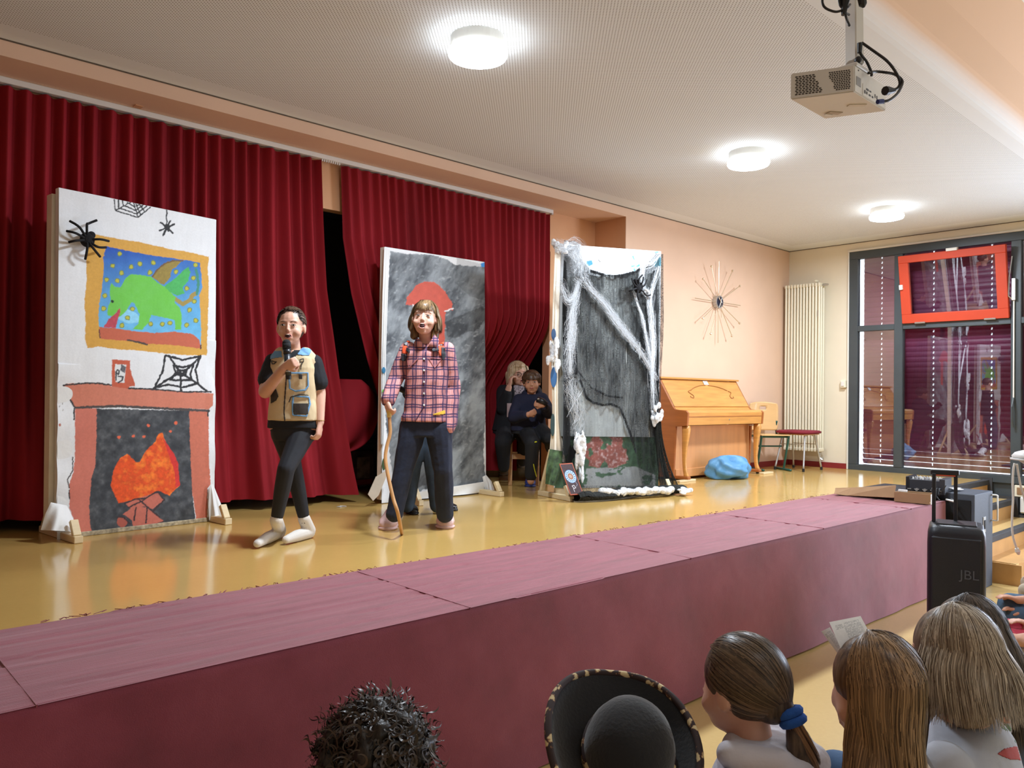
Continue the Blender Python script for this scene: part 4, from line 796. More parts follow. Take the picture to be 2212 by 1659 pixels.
def panel(name, A, B, u0, u1, z0, z1, th, m, par=pr):
    bm = BM(); f_ = [bm.verts.new(facept(A, B, u, z, th)) for u, z in ((u0, z0), (u1, z0), (u1, z1), (u0, z1))]; b_ = [bm.verts.new(facept(A, B, u, z, -.002)) for u, z in ((u0, z0), (u1, z0), (u1, z1), (u0, z1))]
    for i in range(4): bm.faces.new((f_[i], f_[(i+1) % 4], b_[(i+1) % 4], b_[i]))
    bm.faces.new(f_); bm.faces.new(b_[::-1]); return obj(name, bm, m, par)
panel('port_panel', pd, pc, .24, .96, .06, .50, .0015, m_proj)
for u, z, wd, hh in ((.38, .36, .07, .07), (.47, .36, .05, .05), (.30, .22, .03, .12), (.36, .22, .03, .10), (.45, .20, .05, .06), (.54, .20, .04, .06), (.62, .30, .02, .14), (.68, .28, .02, .14), (.75, .22, .03, .06), (.83, .25, .08, .10), (.90, .30, .05, .16)):
    panel('port', pd, pc, u-wd/2, u+wd/2, z-hh/2, z+hh/2, .0028, m_port)
panel('speaker_slots', pd, pc, .05, .18, .30, .62, .0015, mat('grey_slot_print', (150, 148, 146), .6)); panel('screw_dot', pd, pc, .10, .12, .86, .90, .0015, m_port)
def flat(name, uv, m, th=.003):
    bm = BM(); pts = [pa+(pb-pa)*v_+(pd-pa)*u for u, v_ in uv]; f_ = [bm.verts.new(p-Vector((0, 0, th))) for p in pts]; b_ = [bm.verts.new(p+Vector((0, 0, .002))) for p in pts]
    for i in range(4): bm.faces.new((f_[i], f_[(i+1) % 4], b_[(i+1) % 4], b_[i]))
    bm.faces.new(f_[::-1]); bm.faces.new(b_); return obj(name, bm, m, pr)
flat('lamp_hatch', [(.15, .75), (.30, .85), (.42, .78), (.27, .68)], mat('recess_grey', (180, 166, 146), .6)); flat('foot_pad', [(.12, .78), (.20, .84), (.24, .80), (.16, .74)], m_wht, .006)
flat('foot_pad', [(.60, .55), (.85, .62), (.92, .55), (.68, .48)], mat('pad_grey', (206, 198, 184), .5), .003)
top = Vector(((pa.x+pd.x)/2+.06, pd.y+.05, 2.1+hgt)); m_pole = mat('white_pole_enamel', (214, 212, 206), .4, var=.02)
ptop = dep(3.27, 1845, 0); pbase = dep(3.16, 1846, 140); dirp = (ptop-pbase).normalized(); pend = pbase+dirp*((3.68-pbase.z)/dirp.z)
bm = BM(); sd_, td_ = Vector((.97, -.2, 0)).normalized(), None; td_ = dirp.cross(sd_).normalized(); sd_ = td_.cross(dirp); box(bm, (pbase+pend)/2, (.052, .052, (pend-pbase).length), Matrix((sd_, td_, dirp)).transposed(), .004); obj('pole', bm, m_pole, pr)
obj('mount_plate', bx(pbase.x-.07, pbase.x+.05, pbase.y-.04, pbase.y+.08, 2.1+hgt, 2.1+hgt+.016, .003), m_pole, pr); obj('tilt_joint', cyl(BM(), pbase+Vector((-.04, 0, -.012)), pbase+Vector((.04, 0, -.012)), .018, n=16), m_alu, pr); obj('joint_knob', ell(BM(), pbase+Vector((-.035, -.03, .0)), .014), m_port, pr)
def cable(name, label, pts, r=.005, m=None, plug=None, ax=6):
    o = obj(name, tube(BM(), spline(pts, ax), r, 7), m or m_blk, None, True); tag(o, label, 'cable'); return o
px3 = lambda x, y, d=3.15: dep(d, x, y)
Zm = lambda X, Y, d=3.15: dep(d, 1680+X/6.144, Y/6.144)
c_ = cable('video_cable', 'black cable looping from the pole to the upper socket of the projector', [Zm(1090, 580, 3.12), Zm(1095, 700, 3.12), Zm(1180, 820), Zm(1240, 950, 3.12), Zm(1245, 1000, 3.1)], .0055)
c_ = cable('power_cable', 'black cable arching wide from the pole to the projector corner', [Zm(1120, 570, 3.15), Zm(1290, 690, 3.1), Zm(1450, 810, 3.08), Zm(1560, 950, 3.08), Zm(1620, 1090, 3.08), Zm(1590, 1170, 3.08), Zm(1500, 1200, 3.06), Zm(1440, 1210, 3.05)], .0055)
obj('plug', tube(BM(), [Zm(1425, 1205, 3.04), Zm(1470, 1205, 3.05), Zm(1550, 1200, 3.06)], [.017, .016, .008], 10), m_blk, c_)
c_ = cable('monitor_cable', 'black cable with a blue plug curling round to the projector sockets', [Zm(1205, 970, 3.1), Zm(1290, 950), Zm(1420, 960), Zm(1560, 990, 3.1), Zm(1650, 1070, 3.08), Zm(1640, 1150, 3.06), Zm(1580, 1250, 3.02), Zm(1480, 1330, 2.98), Zm(1400, 1345, 2.97)], .0055)
obj('plug', tube(BM(), [Zm(1395, 1345, 2.97), Zm(1325, 1352, 2.96)], .009, 8), mat('blue_plug', (30, 50, 120), .5), c_)
c_ = cable('pole_cable', 'bundled black cable hanging in a loop beside the projector pole', [Zm(600, -60), Zm(595, 40), Zm(640, 110), Zm(760, 155), Zm(860, 135), Zm(930, 95), Zm(960, 60, 3.2)], .005)
obj('strand', tube(BM(), spline([Zm(810, -60), Zm(825, 60), Zm(870, 120), Zm(900, 170), Zm(945, 195, 3.2)], 6), .005, 7), m_blk, c_); obj('strand', tube(BM(), spline([Zm(900, -60), Zm(890, 100), Zm(905, 220), Zm(950, 340, 3.2)], 6), .005, 7), m_blk, c_)
obj('tape_wrap', tube(BM(), [Zm(900, -40), Zm(885, 80), Zm(875, 200)], [.022, .014, .010], 8), m_blk, c_); obj('tape_wrap', tube(BM(), [Zm(1110, -60, 3.12), Zm(1130, 60, 3.12), Zm(1145, 100, 3.12)], [.018, .016, .004], 8), m_blk, c_); obj('tape_wrap', tube(BM(), [Zm(1090, 575, 3.12), Zm(1085, 700, 3.12)], [.011, .009], 8), m_blk, c_)

# ------------------------------------------------------------------ piano
def wood(name, c, var=.12, sc=3, rough=.38, ax=(1, 1, 12)): return mat(name, c, rough, var=var, scale=sc, stretch=ax, bump=.04, bscale=30, coat=.15)
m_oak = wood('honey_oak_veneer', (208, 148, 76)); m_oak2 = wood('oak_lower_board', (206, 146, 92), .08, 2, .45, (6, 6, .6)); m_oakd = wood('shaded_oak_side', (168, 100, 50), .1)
pn = thing('upright_piano', 'honey-coloured upright piano with curved front legs against the peach wall', 'piano', (7.92, 5.15, 0))
X0, X1 = 7.14, 8.72
side = [(5.39, .03), (5.39, 1.11), (5.30, 1.11), (5.12, .80), (5.09, .77), (4.94, .76), (4.92, .74), (4.93, .60), (5.08, .59), (5.10, .03)]
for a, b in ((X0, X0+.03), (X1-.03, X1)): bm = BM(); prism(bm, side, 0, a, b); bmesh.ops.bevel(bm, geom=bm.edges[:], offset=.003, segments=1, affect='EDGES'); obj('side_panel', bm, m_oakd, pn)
obj('lid', bx(X0-.01, X1+.01, 5.27, 5.40, 1.11, 1.132, .005, seg=2), m_oak, pn)
bm = BM(); prism(bm, [(5.295, 1.105), (5.11, .805), (5.13, .795), (5.32, 1.10)], 0, X0+.03, X1-.03); mp = obj('music_panel', bm, m_oak, pn)
def mpp(u, v, off=.004):   # point on the sloping music panel
    return Vector((X0+.03+(X1-X0-.06)*u, 5.11+(5.295-5.11)*v, .805+.30*v))+Vector((0, -.85, .52))*off
bm = BM(); tube(bm, spline([mpp(u, v) for u, v in ((.30, .60), (.36, .70), (.45, .79), (.53, .81))], 6), .005, 6); tube(bm, spline([mpp(u, v) for u, v in ((.57, .81), (.64, .79), (.73, .72), (.80, .62))], 6), .005, 6)
for s_, u in ((1, .27), (-1, .83)): tube(bm, spline([mpp(u+s_*a, v) for a, v in ((.02, .60), (-.01, .55), (.005, .48), (.03, .40), (.02, .32), (-.01, .34), (-.012, .38))], 5), .005, 6)
obj('carved_ornament', bm, wood('pale_carving', (170, 108, 52)), mp)
bm = BM(); pts = [mpp(u, v, .006) for u, v in ((.52, .83), (.58, .83), (.58, .97), (.52, .97))]; bm.faces.new([bm.verts.new(p) for p in pts]); tag(obj('paper_note', bm, mat('white_paper', (238, 238, 236), .8, var=.01)), 'small white paper note stuck on the piano front', 'paper')
bm = BM(); prism(bm, [(5.15, .81), (5.12, .80), (5.09, .77), (4.95, .765), (4.93, .74), (4.94, .605), (5.15, .60)], 0, X0+.03, X1-.03); obj('key_lid', bm, m_oak, pn)
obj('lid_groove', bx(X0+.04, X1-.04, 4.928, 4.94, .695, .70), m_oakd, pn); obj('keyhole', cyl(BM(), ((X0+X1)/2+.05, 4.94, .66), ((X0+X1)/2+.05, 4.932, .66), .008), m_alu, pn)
obj('lower_board', bx(X0+.03, X1-.03, 5.10, 5.125, .12, .59), m_oak2, pn); obj('plinth', bx(X0+.03, X1-.03, 5.085, 5.13, .03, .12, .004), m_oak2, pn)
for x in (X0+.055, X1-.055):
    R = []
    for z, dy, r_ in ((.60, 0, .038), (.56, -.006, .042), (.48, .0, .036), (.36, .012, .027), (.22, .016, .021), (.12, .008, .020), (.07, -.008, .024), (.05, -.014, .028)): R.append((Vector((x, 4.98+dy, z)), Vector((r_*.9, 0, 0)), Vector((0, r_*1.1, 0))))
    bm = BM(); loft(bm, R, 14, 2.8); obj('leg', bm, m_oak, pn, True)
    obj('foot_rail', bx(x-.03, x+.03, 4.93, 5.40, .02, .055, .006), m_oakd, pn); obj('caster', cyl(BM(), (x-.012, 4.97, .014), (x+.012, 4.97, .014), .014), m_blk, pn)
bm = BM()
for k in range(3): box(bm, (7.85+k*.08, 5.05, .07), (.022, .11, .012))
obj('pedal', bm, mat('dull_brass', (120, 96, 56), .4, .8), pn); obj('lock_rod', cyl(BM(), (X1-.20, 5.0, .585), (X1-.02, 5.0, .58), .006), m_alu, pn)
wedge = obj('wooden_wedge', bx(7.02, 7.32, 4.93, 4.98, 0, .022, .003), m_pine); tag(wedge, 'pale batten lying on the floor at the near piano foot', 'batten'); w2 = obj('wooden_wedge', bx(8.62, 8.85, 4.86, 4.92, 0, .022, .003), m_pine); tag(w2, 'pale batten under the piano leg by the blue bag', 'batten')
# ------------------------------------------------------------------ starburst clock
ck = thing('starburst_clock', 'large sunburst wall clock with thin metal rays above the piano', 'clock', (8.43, YW, 2.08)); cc = Vector((8.43, YW-.04, 2.08))
m_ray = mat('champagne_metal', (214, 196, 168), .3, .7, var=.03, bump=0)
for k in range(12):
    a = k*PI/6+.0; R_ = .50 if k % 3 == 0 else .47; d = Vector((math.cos(a), 0, math.sin(a)))
    if k % 3: d = (d+Vector((0, -.10, 0))).normalized()
    o = obj('ray', cyl(BM(), cc+d*.06, cc+d*R_, .0045, n=6), m_ray, ck)
    if k % 3: obj('ray_ball', ell(BM(), cc+d*R_, .014, None, 10, 8), m_ray, o)
obj('clock_case', cyl(BM(), cc+Vector((0, .04, 0)), cc+Vector((0, -.02, 0)), .078, n=32), m_alu, ck); obj('clock_face', cyl(BM(), cc+Vector((0, -.02, 0)), cc+Vector((0, -.024, 0)), .062, n=32), mat('navy_clock_face', (26, 30, 48), .3), ck)
bm = BM(); box(bm, cc+Vector((.0, -.027, .02)), (.012, .003, .09), Matrix.Rotation(-.9, 3, 'Y')); box(bm, cc+Vector((0, -.03, -.01)), (.009, .003, .12), Matrix.Rotation(.45, 3, 'Y')); obj('hand', bm, m_wht, ck)
obj('hand', cyl(BM(), cc+Vector((0, -.032, .01)), cc+Vector((.02, -.032, -.19)), .003, n=5), m_ray, ck); obj('hand', cyl(BM(), cc+Vector((0, -.032, 0)), cc+Vector((-.06, -.032, .11)), .0035, n=5), m_ray, ck)
# ------------------------------------------------------------------ radiator
rd = thing('column_radiator', 'tall cream column radiator on the wall between corner and window', 'radiator', (10.12, 5.12, .2)); m_rad = mat('cream_radiator_enamel', (236, 230, 208), .35, var=.01, bump=0)
proto = None
for k in range(12):
    y = 5.36-k*.0425; bm = BM()
    for x in (10.06, 10.12, 10.18): cyl(bm, (x, y, .24), (x, y, 2.42), .0135, n=10)
    for z in (.235, 2.425): box(bm, (10.12, y, z), (.16, .034, .05), None, .012, 2)
    obj('column', bm, m_rad, rd)
obj('valve', tube(BM(), [(10.12, 4.87, 2.42), (10.12, 4.84, 2.42), (10.12, 4.80, 2.42)], [.018, .018, .012], 10), m_alu, rd); obj('vent_cap', ell(BM(), (10.1, 4.95, 2.475), (.05, .02, .02)), m_rad, rd)
obj('valve', tube(BM(), [(10.12, 4.90, .2), (10.12, 4.90, .13), (10.12, 4.86, .10)], [.022, .02, .016], 10), m_alu, rd); obj('thermostat', cyl(BM(), (10.12, 4.90, .12), (10.2, 4.90, .12), .02), m_alu, rd); obj('maker_plate', bx(10.045, 10.05, 4.90, 4.91, 2.0, 2.08), m_alu, rd)
sw = thing('wall_switch', 'small cream roller switch beside the window frame', 'switch', (10.24, 4.62, 1.12)); obj('switch_box', bx(10.20, 10.25, 4.60, 4.67, 1.06, 1.16, .006), m_rad, sw); obj('rocker', bx(10.19, 10.20, 4.615, 4.655, 1.08, 1.14, .003), m_wht, sw)
# ------------------------------------------------------------------ chairs at the piano
m_green = mat('dark_green_tube', (30, 84, 74), .35, bump=0); m_birch = wood('birch_ply', (222, 180, 122), .06, 2, .4, (1, 1, 5)); m_cush = mat('burgundy_felt', (124, 26, 42), .9, var=.12, scale=10, bump=.4)
g = thing('school_chair', 'wooden school chair with green tube frame and oval grip hole in the back', 'chair', (9.26, 5.16, 0))
def curvepad(cx, cy, cz, w_, h_, th, bow, m, par, name, hole=False):
    nu, nv = 18, 18
    bm = BM(); G = [[None]*(nu+1) for _ in range(nv+1)]
    for j in range(nv+1):
        for i in range(nu+1):
            u, v = i/nu*2-1, j/nv*2-1; k = (1-.10*abs(v)**5*1.0); q = 1-.12*max(0, v)**4*abs(u)**2
            G[j][i] = bm.verts.new((cx+u*w_/2*k, cy+bow*(u*u)*-1+.03*v*0, cz+v*h_/2*q))
    for j in range(nv):
        for i in range(nu):
            if hole and abs((i+.5)/nu*2-1) < .24 and .45 < (j+.5)/nv*2-1 < .68: continue
            bm.faces.new((G[j][i], G[j][i+1], G[j+1][i+1], G[j+1][i]))
    o = obj(name, bm, m, par, True); md = o.modifiers.new('ply', 'SOLIDIFY'); md.thickness = th; return o
cx = 9.26
curvepad(cx, 5.33, .68, .40, .37, .010, .03, m_birch, g, 'backrest', True)
obj('seat', bx(cx-.19, cx+.19, 4.96, 5.32, .440, .452, .004, seg=2), m_birch, g)
for sx in (-.18, .18):
    obj('leg', tube(BM(), spline([(cx+sx, 5.30, .62), (cx+sx, 5.31, .50), (cx+sx, 5.26, .43), (cx+sx, 5.0, .43), (cx+sx, 4.99, .40), (cx+sx, 5.10, .03), (cx+sx, 5.12, .016), (cx+sx, 4.98, .014)], 5)+[Vector((cx+sx, 5.36, .014))][:0], .014, 8), m_green, g, True)
    obj('skid', tube(BM(), [(cx+sx, 4.92, .014), (cx+sx, 5.34, .014)], .014, 8), m_green, g, True)
obj('cross_bar', cyl(BM(), (cx-.18, 5.02, .425), (cx+.18, 5.02, .425), .012), m_green, g); obj('cross_bar', cyl(BM(), (cx-.18, 5.16, .30), (cx+.18, 5.16, .30), .01), m_green, g); g.rotation_euler = (0, 0, -.6)
st = thing('padded_stool', 'chrome-legged seat with a burgundy felt cushion in front of the radiator', 'stool', (9.58, 5.02, 0)); sx0, sy0 = 9.60, 4.93
bm = BM(); loft(bm, [((sx0, sy0, z), Vector((r_, 0, 0)), Vector((0, r_*.9, 0))) for z, r_ in ((.465, .23), (.472, .265), (.492, .27), (.505, .24))], 28, 3.2); cu = obj('cushion', bm, m_cush, None, True); tag(cu, 'burgundy felt cushion lying on the chrome-legged seat', 'cushion')
obj('seat', bx(sx0-.20, sx0+.20, sy0-.18, sy0+.18, .450, .464, .005), m_birch, st)
for sx in (-1, 1):
    for sy in (-1, 1):
        A = Vector((sx0+sx*.13, sy0+sy*.15, .445)); B = Vector((sx0+sx*.24, sy0+sy*.19, .02)); obj('leg', tube(BM(), spline([A+Vector((-sx*.06, 0, .0)), A, A.lerp(B, .2), B], 5), .012, 8), m_alu, st, True); obj('leg_cap', cyl(BM(), B+Vector((0, 0, -.02)), B+Vector((0, 0, .02)), .016), m_blk, st)
    obj('hook_bar', tube(BM(), [(sx0+sx*.16, sy0-.16, .33), (sx0+sx*.165, sy0+.16, .33)], .005), m_alu, st)
# blue bundle on the floor
m_bag = mat('sky_blue_nylon', (88, 146, 190), .5, var=.06, scale=4, bump=.5, bscale=12, bdist=.02)
def bag(U, V):
    a = U*2*PI; c = V*PI; r = 1+.12*np.sin(a*3+1)*np.sin(c)+.06*np.sin(a*8+c*3)+.05*np.sin(a*5-c*6); x = .25*r*np.cos(a)*np.sin(c)**.6; y = .17*r*np.sin(a)*np.sin(c)**.6; z = .105+.105*np.cos(c)*(1+.25*np.cos(a*2+.4))+.03*np.abs(np.cos(a*1.0))*np.cos(c)
    z = np.maximum(z, .004+.06*np.clip(.35-np.abs(np.cos(a)), 0, 1)*(np.sin(a) < 0)*1.5); y0 = .62; return 7.83+x*y0+.78*-y*-1*0+x*.38, 4.84+y-x*.25, z
bg = sheet('blue_bundle', 70, 36, bag, m_bag); tag(bg, 'crumpled sky-blue bundle on the floor before the piano', 'bag')
# ------------------------------------------------------------------ sound equipment at the end of the platform
pa_ = thing('speaker_cabinet', 'large grey-black loudspeaker cabinet with side handle carrying the mixer', 'speaker', (8.0, 2.6, ZF)); m_cab = mat('slate_textured_cabinet', (62, 68, 78), .6, var=.08, bump=.3, bscale=120); m_foam = mat('black_foam_grille', (16, 17, 20), .9, bump=.4, bscale=90)
c0 = dep(6.95, 2101, 1068); KX, KY = 7.70, 2.32
obj('cabinet', bx(KX, KX+.50, KY, KY+.42, ZF, .085, .008, seg=2), m_cab, pa_); obj('grille', bx(KX-.012, KX, KY+.03, KY+.39, ZF+.06, .03), m_foam, pa_)
obj('side_handle', tube(BM(), spline([(KX+.46, KY, .05), (KX+.46, KY-.045, .05), (KX+.46, KY-.05, .02), (KX+.46, KY-.05, -.15), (KX+.46, KY-.045, -.18), (KX+.46, KY, -.18)], 4), .007, 8), m_wht, pa_, True)
obj('latch_plate', bx(KX+.22, KX+.29, KY-.006, KY, -.27, -.13, .002), m_alu, pa_); obj('latch', bx(KX+.24, KX+.27, KY-.012, KY-.006, -.24, -.16), m_port, pa_)
plate = obj('black_board', bx(7.25, 8.35, 2.60, 3.35, .030, .050, .004), mat('matt_black_board', (38, 40, 46), .45)); tag(plate, 'flat black board lying at the platform end under the mixer', 'board')
mxr = thing('audio_mixer', 'small black audio mixer with knobs and cables on the black board', 'mixer', (7.9, 2.85, .05)); m_mx = mat('mixer_housing', (44, 46, 52), .4, var=.1)
MA, MB_ = at(2, .05, 1956, 1066), at(2, .05, 2040, 1073); dM = (MB_-MA); dM.z = 0; wM = dM.length; dM.normalize(); nM = Vector((-dM.y, dM.x, 0)); nM = nM if nM.y > 0 else -nM; RM = Matrix((dM, nM, Vector((0, 0, 1)))).transposed()
def mbx(name, u, v, z, s, m, bev=.003): s = (s[0], s[1], s[2]*1.35); z = z*1.35; bm = BM(); box(bm, MA+dM*u+nM*v+Vector((0, 0, z)), s, RM, bev); return obj(name, bm, m, mxr)
mbx('housing', wM/2, .14, .055, (wM, .26, .09), m_mx); mbx('end_cheek', .015, .14, .062, (.03, .27, .11), m_blkg); mbx('end_cheek', wM-.02, .14, .06, (.045, .27, .105), m_mx)
mbx('rear_rail', wM/2, .004, .035, (wM*.9, .012, .006), m_alu, 0)
for k in range(7): bm = BM(); A = MA+dM*(.06+k*(wM-.12)/6)+Vector((0, 0, .045)); cyl(bm, A-nM*.004, A+nM*.01, .013, n=12); obj('socket', bm, m_alu if k % 2 else m_blk, mxr)
for r_ in range(3):
    for k in range(9): A = MA+dM*(.05+k*(wM-.1)/8)+nM*(.06+r_*.07)+Vector((0, 0, .135)); obj('knob', cyl(BM(), A, A+Vector((0, 0, .018)), .008, .006, 8), m_alu if (k+r_) % 3 else m_wht, mxr)
for k, (u, v_) in enumerate(((.72, .02), (.78, .02), (.84, .03), (.90, .03))): A = MA+dM*wM*u+Vector((0, 0, .06)); obj('jack', tube(BM(), spline([A, A-nM*.05+Vector((0, 0, .01)), A-nM*.07+Vector((0, 0, -.05)), A-nM*.075+dM*.03*(k-1)+Vector((0, 0, -.09 if k < 3 else .05))], 5), .006, 6), m_blk, mxr, True)
cable('grey_cable', 'grey cable trailing over the end of the burgundy cloth', [at(2, .03, 2025, 1074), at(2, .03, 2040, 1075), at(2, .03, 2055, 1078), at(2, .03, 2062, 1083)], .006, m_alu)
cable('white_lead', 'short white lead on the cloth by the black cabinet', [at(2, .03, 2044, 1079), at(2, .03, 2052, 1081), at(2, .03, 2060, 1083)], .009, m_wht)
paps = thing('papers', 'crumpled white papers beside the mixer', 'paper', (8.3, 2.8, .05)); r5 = random.Random(5)
for k in range(3): p = at(2, .09, 2052+6*k, 1056+2*k); bm = BM(); box(bm, p+Vector((0, 0, .01*k)), (.12, .08, .002), Euler((r5.uniform(-.2, .2), r5.uniform(-.2, .2), r5.uniform(0, 3))).to_matrix()); obj('sheet', bm, m_wht, paps)
# cardboard box opened out on the cloth
m_cb = mat('brown_cardboard', (150, 116, 82), .8, var=.06, bump=.1); bxo = thing('cardboard_box', 'long narrow opened cardboard box lying on the burgundy cloth', 'box', (7.4, 2.9, .02))
E0, E1 = at(2, .02, 1932, 1083), at(2, .02, 2008, 1090); dE = E1-E0; lE = dE.length; dE.normalize(); nE = Vector((-dE.y, dE.x, 0)); nE = nE if nE.y > 0 else -nE; RE = Matrix((dE, nE, Vector((0, 0, 1)))).transposed(); hB = .085
def ebx(name, u, v, z, s, m=None, rot=None, par=None): bm = BM(); box(bm, E0+dE*u+nE*v+Vector((0, 0, z)), s, RE @ (rot or Matrix.Identity(3)), .001); return obj(name, bm, m or m_cb, par or bxo)
ebx('box_wall', lE/2, 0, hB/2, (lE, .005, hB)); ebx('box_wall', lE/2, .16, hB/2, (lE, .005, hB)); ebx('box_wall', 0, .08, hB/2, (.005, .16, hB)); ebx('box_base', lE/2, .08, .003, (lE, .16, .005)); ebx('white_end', lE+.01, .06, hB/2, (.006, .12, hB), m_wht)
L0, L1 = at(2, .05, 1935, 1063), at(2, .05, 1870, 1072); T0 = dep((L0-CAM).dot(FW), 1925, 1052); mid = [dep((L0-CAM).dot(FW)-.0, 1931, 1083), T0, dep((L1-CAM).dot(FW)+.02, 1872, 1062), dep((L1-CAM).dot(FW), 1862, 1078)]
bm = BM(); q_ = [E0+Vector((0, 0, .03)), E0+nE*.05+Vector((0, 0, .135)), E0-dE*.40+nE*.12+Vector((0, 0, .075)), E0-dE*.42+nE*.06+Vector((0, 0, .006))]; nn = (q_[1]-q_[0]).cross(q_[3]-q_[0]).normalized()*.005
fv = [bm.verts.new(p) for p in q_]; bv = [bm.verts.new(p+nn) for p in q_]; bm.faces.new(fv); bm.faces.new(bv[::-1])
for i in range(4): bm.faces.new((fv[i], bv[i], bv[(i+1) % 4], fv[(i+1) % 4]))
obj('lid_flap', bm, m_cb, bxo)
bm = BM(); q_ = [E0-dE*.40+nE*.12+Vector((0, 0, .075)), E0-dE*.55+nE*.14+Vector((0, 0, .055)), E0-dE*.53+nE*.06+Vector((0, 0, .010)), E0-dE*.42+nE*.06+Vector((0, 0, .006))]; fv = [bm.verts.new(p) for p in q_]; bv = [bm.verts.new(p+Vector((0, .005, .002))) for p in q_]; bm.faces.new(fv); bm.faces.new(bv[::-1])
for i in range(4): bm.faces.new((fv[i], bv[i], bv[(i+1) % 4], fv[(i+1) % 4]))
obj('tuck_flap', bm, m_cb, bxo)
ebx('foam_clip', .06, .03, hB+.012, (.07, .02, .018), m_wht)
# trolley loudspeaker in front
js = thing('trolley_speaker', 'tall black portable party speaker on wheels with its pull handle raised', 'speaker', dep(5.2, 2065, 1400)); DJ = 5.2
m_js = mat('black_speaker_shell', (20, 24, 32), .42, var=.1, bump=.15, bscale=150); nj = ray(2065, 1300); nj.z = 0; nj.normalize(); dj = Vector((nj.y, -nj.x, 0)); pM = dep(DJ, 2065, 1300); wj = .345; pL = pM-dj*wj/2; RJ = Matrix((dj, nj, Vector((0, 0, 1)))).transposed()
o_ = Vector((pL.x, pL.y, 0)); ztj = dep(DJ, 2065, 1140).z
bm = BM(); R = []
for z, k in ((ZF+.03, .97), (ZF+.08, 1), (ztj-.12, 1), (ztj-.05, .985), (ztj-.015, .94), (ztj, .86)): R.append((o_+dj*wj/2+nj*.19+Vector((0, 0, z)), dj*wj/2*k, nj*.19*k))
loft(bm, R, 40, 7); obj('cabinet', bm, m_js, js, True)
bm = BM(); box(bm, o_+dj*wj/2+nj*.005+Vector((0, 0, (ZF+ztj)/2)), (wj*.84, .02, (ztj-ZF)*.84), RJ, .008); obj('front_grille', bm, mat('black_speaker_grille', (14, 17, 24), .55, bump=.5, bscale=400), js)
obj('top_panel', (lambda b: box(b, o_+dj*wj/2+nj*.19+Vector((0, 0, ztj+.003)), (wj*.7, .22, .014), RJ, .005))(BM()), m_blkg, js)
hz = dep(DJ, 2040, 1024).z
for px_ in (2017, 2064): b_ = dep(DJ+.25, px_, 1140); bm = BM(); q = Vector((b_.x, b_.y, 0)); box(bm, q+Vector((0, 0, (hz+ztj)/2-.01)), (.024, .018, hz-ztj-.02), RJ, .003); obj('handle_rail', bm, m_blkg, js)
g0, g1 = dep(DJ+.25, 2017, 1100), dep(DJ+.25, 2064, 1100); gm = (g0+g1)/2; zt = hz-.012
bm = BM(); box(bm, Vector((gm.x, gm.y, zt)), ((g1-g0).length+.026, .03, .036), RJ, .008, 2); obj('handle_grip', bm, m_blkg, js)
bm = BM(); box(bm, Vector((gm.x, gm.y, zt-.02)), ((g1-g0).length-.02, .02, .010), RJ, .003); obj('orange_strip', bm, mat('orange_plastic', (226, 84, 40), .5), js)
def text(name, body, loc, rot, size, m, par=None, ext=.001):
    cu = bpy.data.curves.new(name, 'FONT'); cu.body = body; cu.size = size; cu.extrude = ext; cu.align_x = 'CENTER'; cu.align_y = 'CENTER'; o = bpy.data.objects.new(name, cu); dg = None
    me = bpy.data.meshes.new_from_object(o); bpy.data.objects.remove(o); me.transform(Matrix.Translation(loc) @ rot.to_4x4()); return link(name, me, m, par, False)
lp = dep(DJ-.02, 2092, 1241); RT_ = Matrix((dj, Vector((0, 0, 1)), -nj)).transposed(); lp = o_+dj*(wj*.72)-nj*.007+Vector((0, 0, dep(DJ, 2092, 1241).z))
text('emblem', 'JBL', lp, RT_, .085, mat('grey_emblem_print', (74, 78, 84), .4), js)
for s_ in (.08, .92): obj('wheel', cyl(BM(), o_+dj*(wj*s_-.02)+nj*.36+Vector((0, 0, ZF+.045)), o_+dj*(wj*s_+.02)+nj*.36+Vector((0, 0, ZF+.045)), .045, n=20), m_blk, js)
# wall sockets on the dark wall, white flip-top machine with hanging flex
so = thing('wall_socket', 'white double socket on the dark panel under the window', 'socket', (10.25, 2.5, -.2)); qs = at(0, 10.24, 2205, 1062)
obj('socket_frame', bx(10.23, 10.27, qs.y-.10, qs.y+.06, qs.z-.06, qs.z+.07, .005), m_rad, so); obj('insert', bx(10.222, 10.232, qs.y-.075, qs.y+.035, qs.z-.035, qs.z+.045, .003), m_cb, so)
so2 = thing('wall_box', 'white plastic box on the dark panel above the stair', 'box', (10.25, 2.4, -.4)); qs = at(0, 10.24, 2212, 1085); obj('housing', bx(10.20, 10.27, qs.y-.08, qs.y+.03, qs.z-.12, qs.z+.06, .01), m_wht, so2); obj('cover', bx(10.19, 10.20, qs.y-.07, qs.y+.02, qs.z-.11, qs.z+.05, .004), m_wht, so2)
DW = 4.4; wl = thing('white_appliance', 'white domed plastic appliance with a flex hanging at the picture edge', 'appliance', dep(DW, 2230, 1000)); q = dep(DW, 2240, 990); r_ = FW.copy(); r_.z = 0; r_.normalize(); l_ = Vector((r_.y, -r_.x, 0))
bm = BM(); loft(bm, [(q+Vector((0, 0, z)), l_*a, r_*a*.7) for z, a in ((0, .118), (.012, .120), (.03, .105), (.042, .07), (.046, .02))], 28, 3); obj('lid', bm, m_wht, wl, True)
bm = BM(); loft(bm, [(q+Vector((0, 0, z)), l_*a, r_*a*.7) for z, a in ((-.002, .128), (-.012, .126))], 28, 3); obj('rim', bm, m_wht, wl, True)
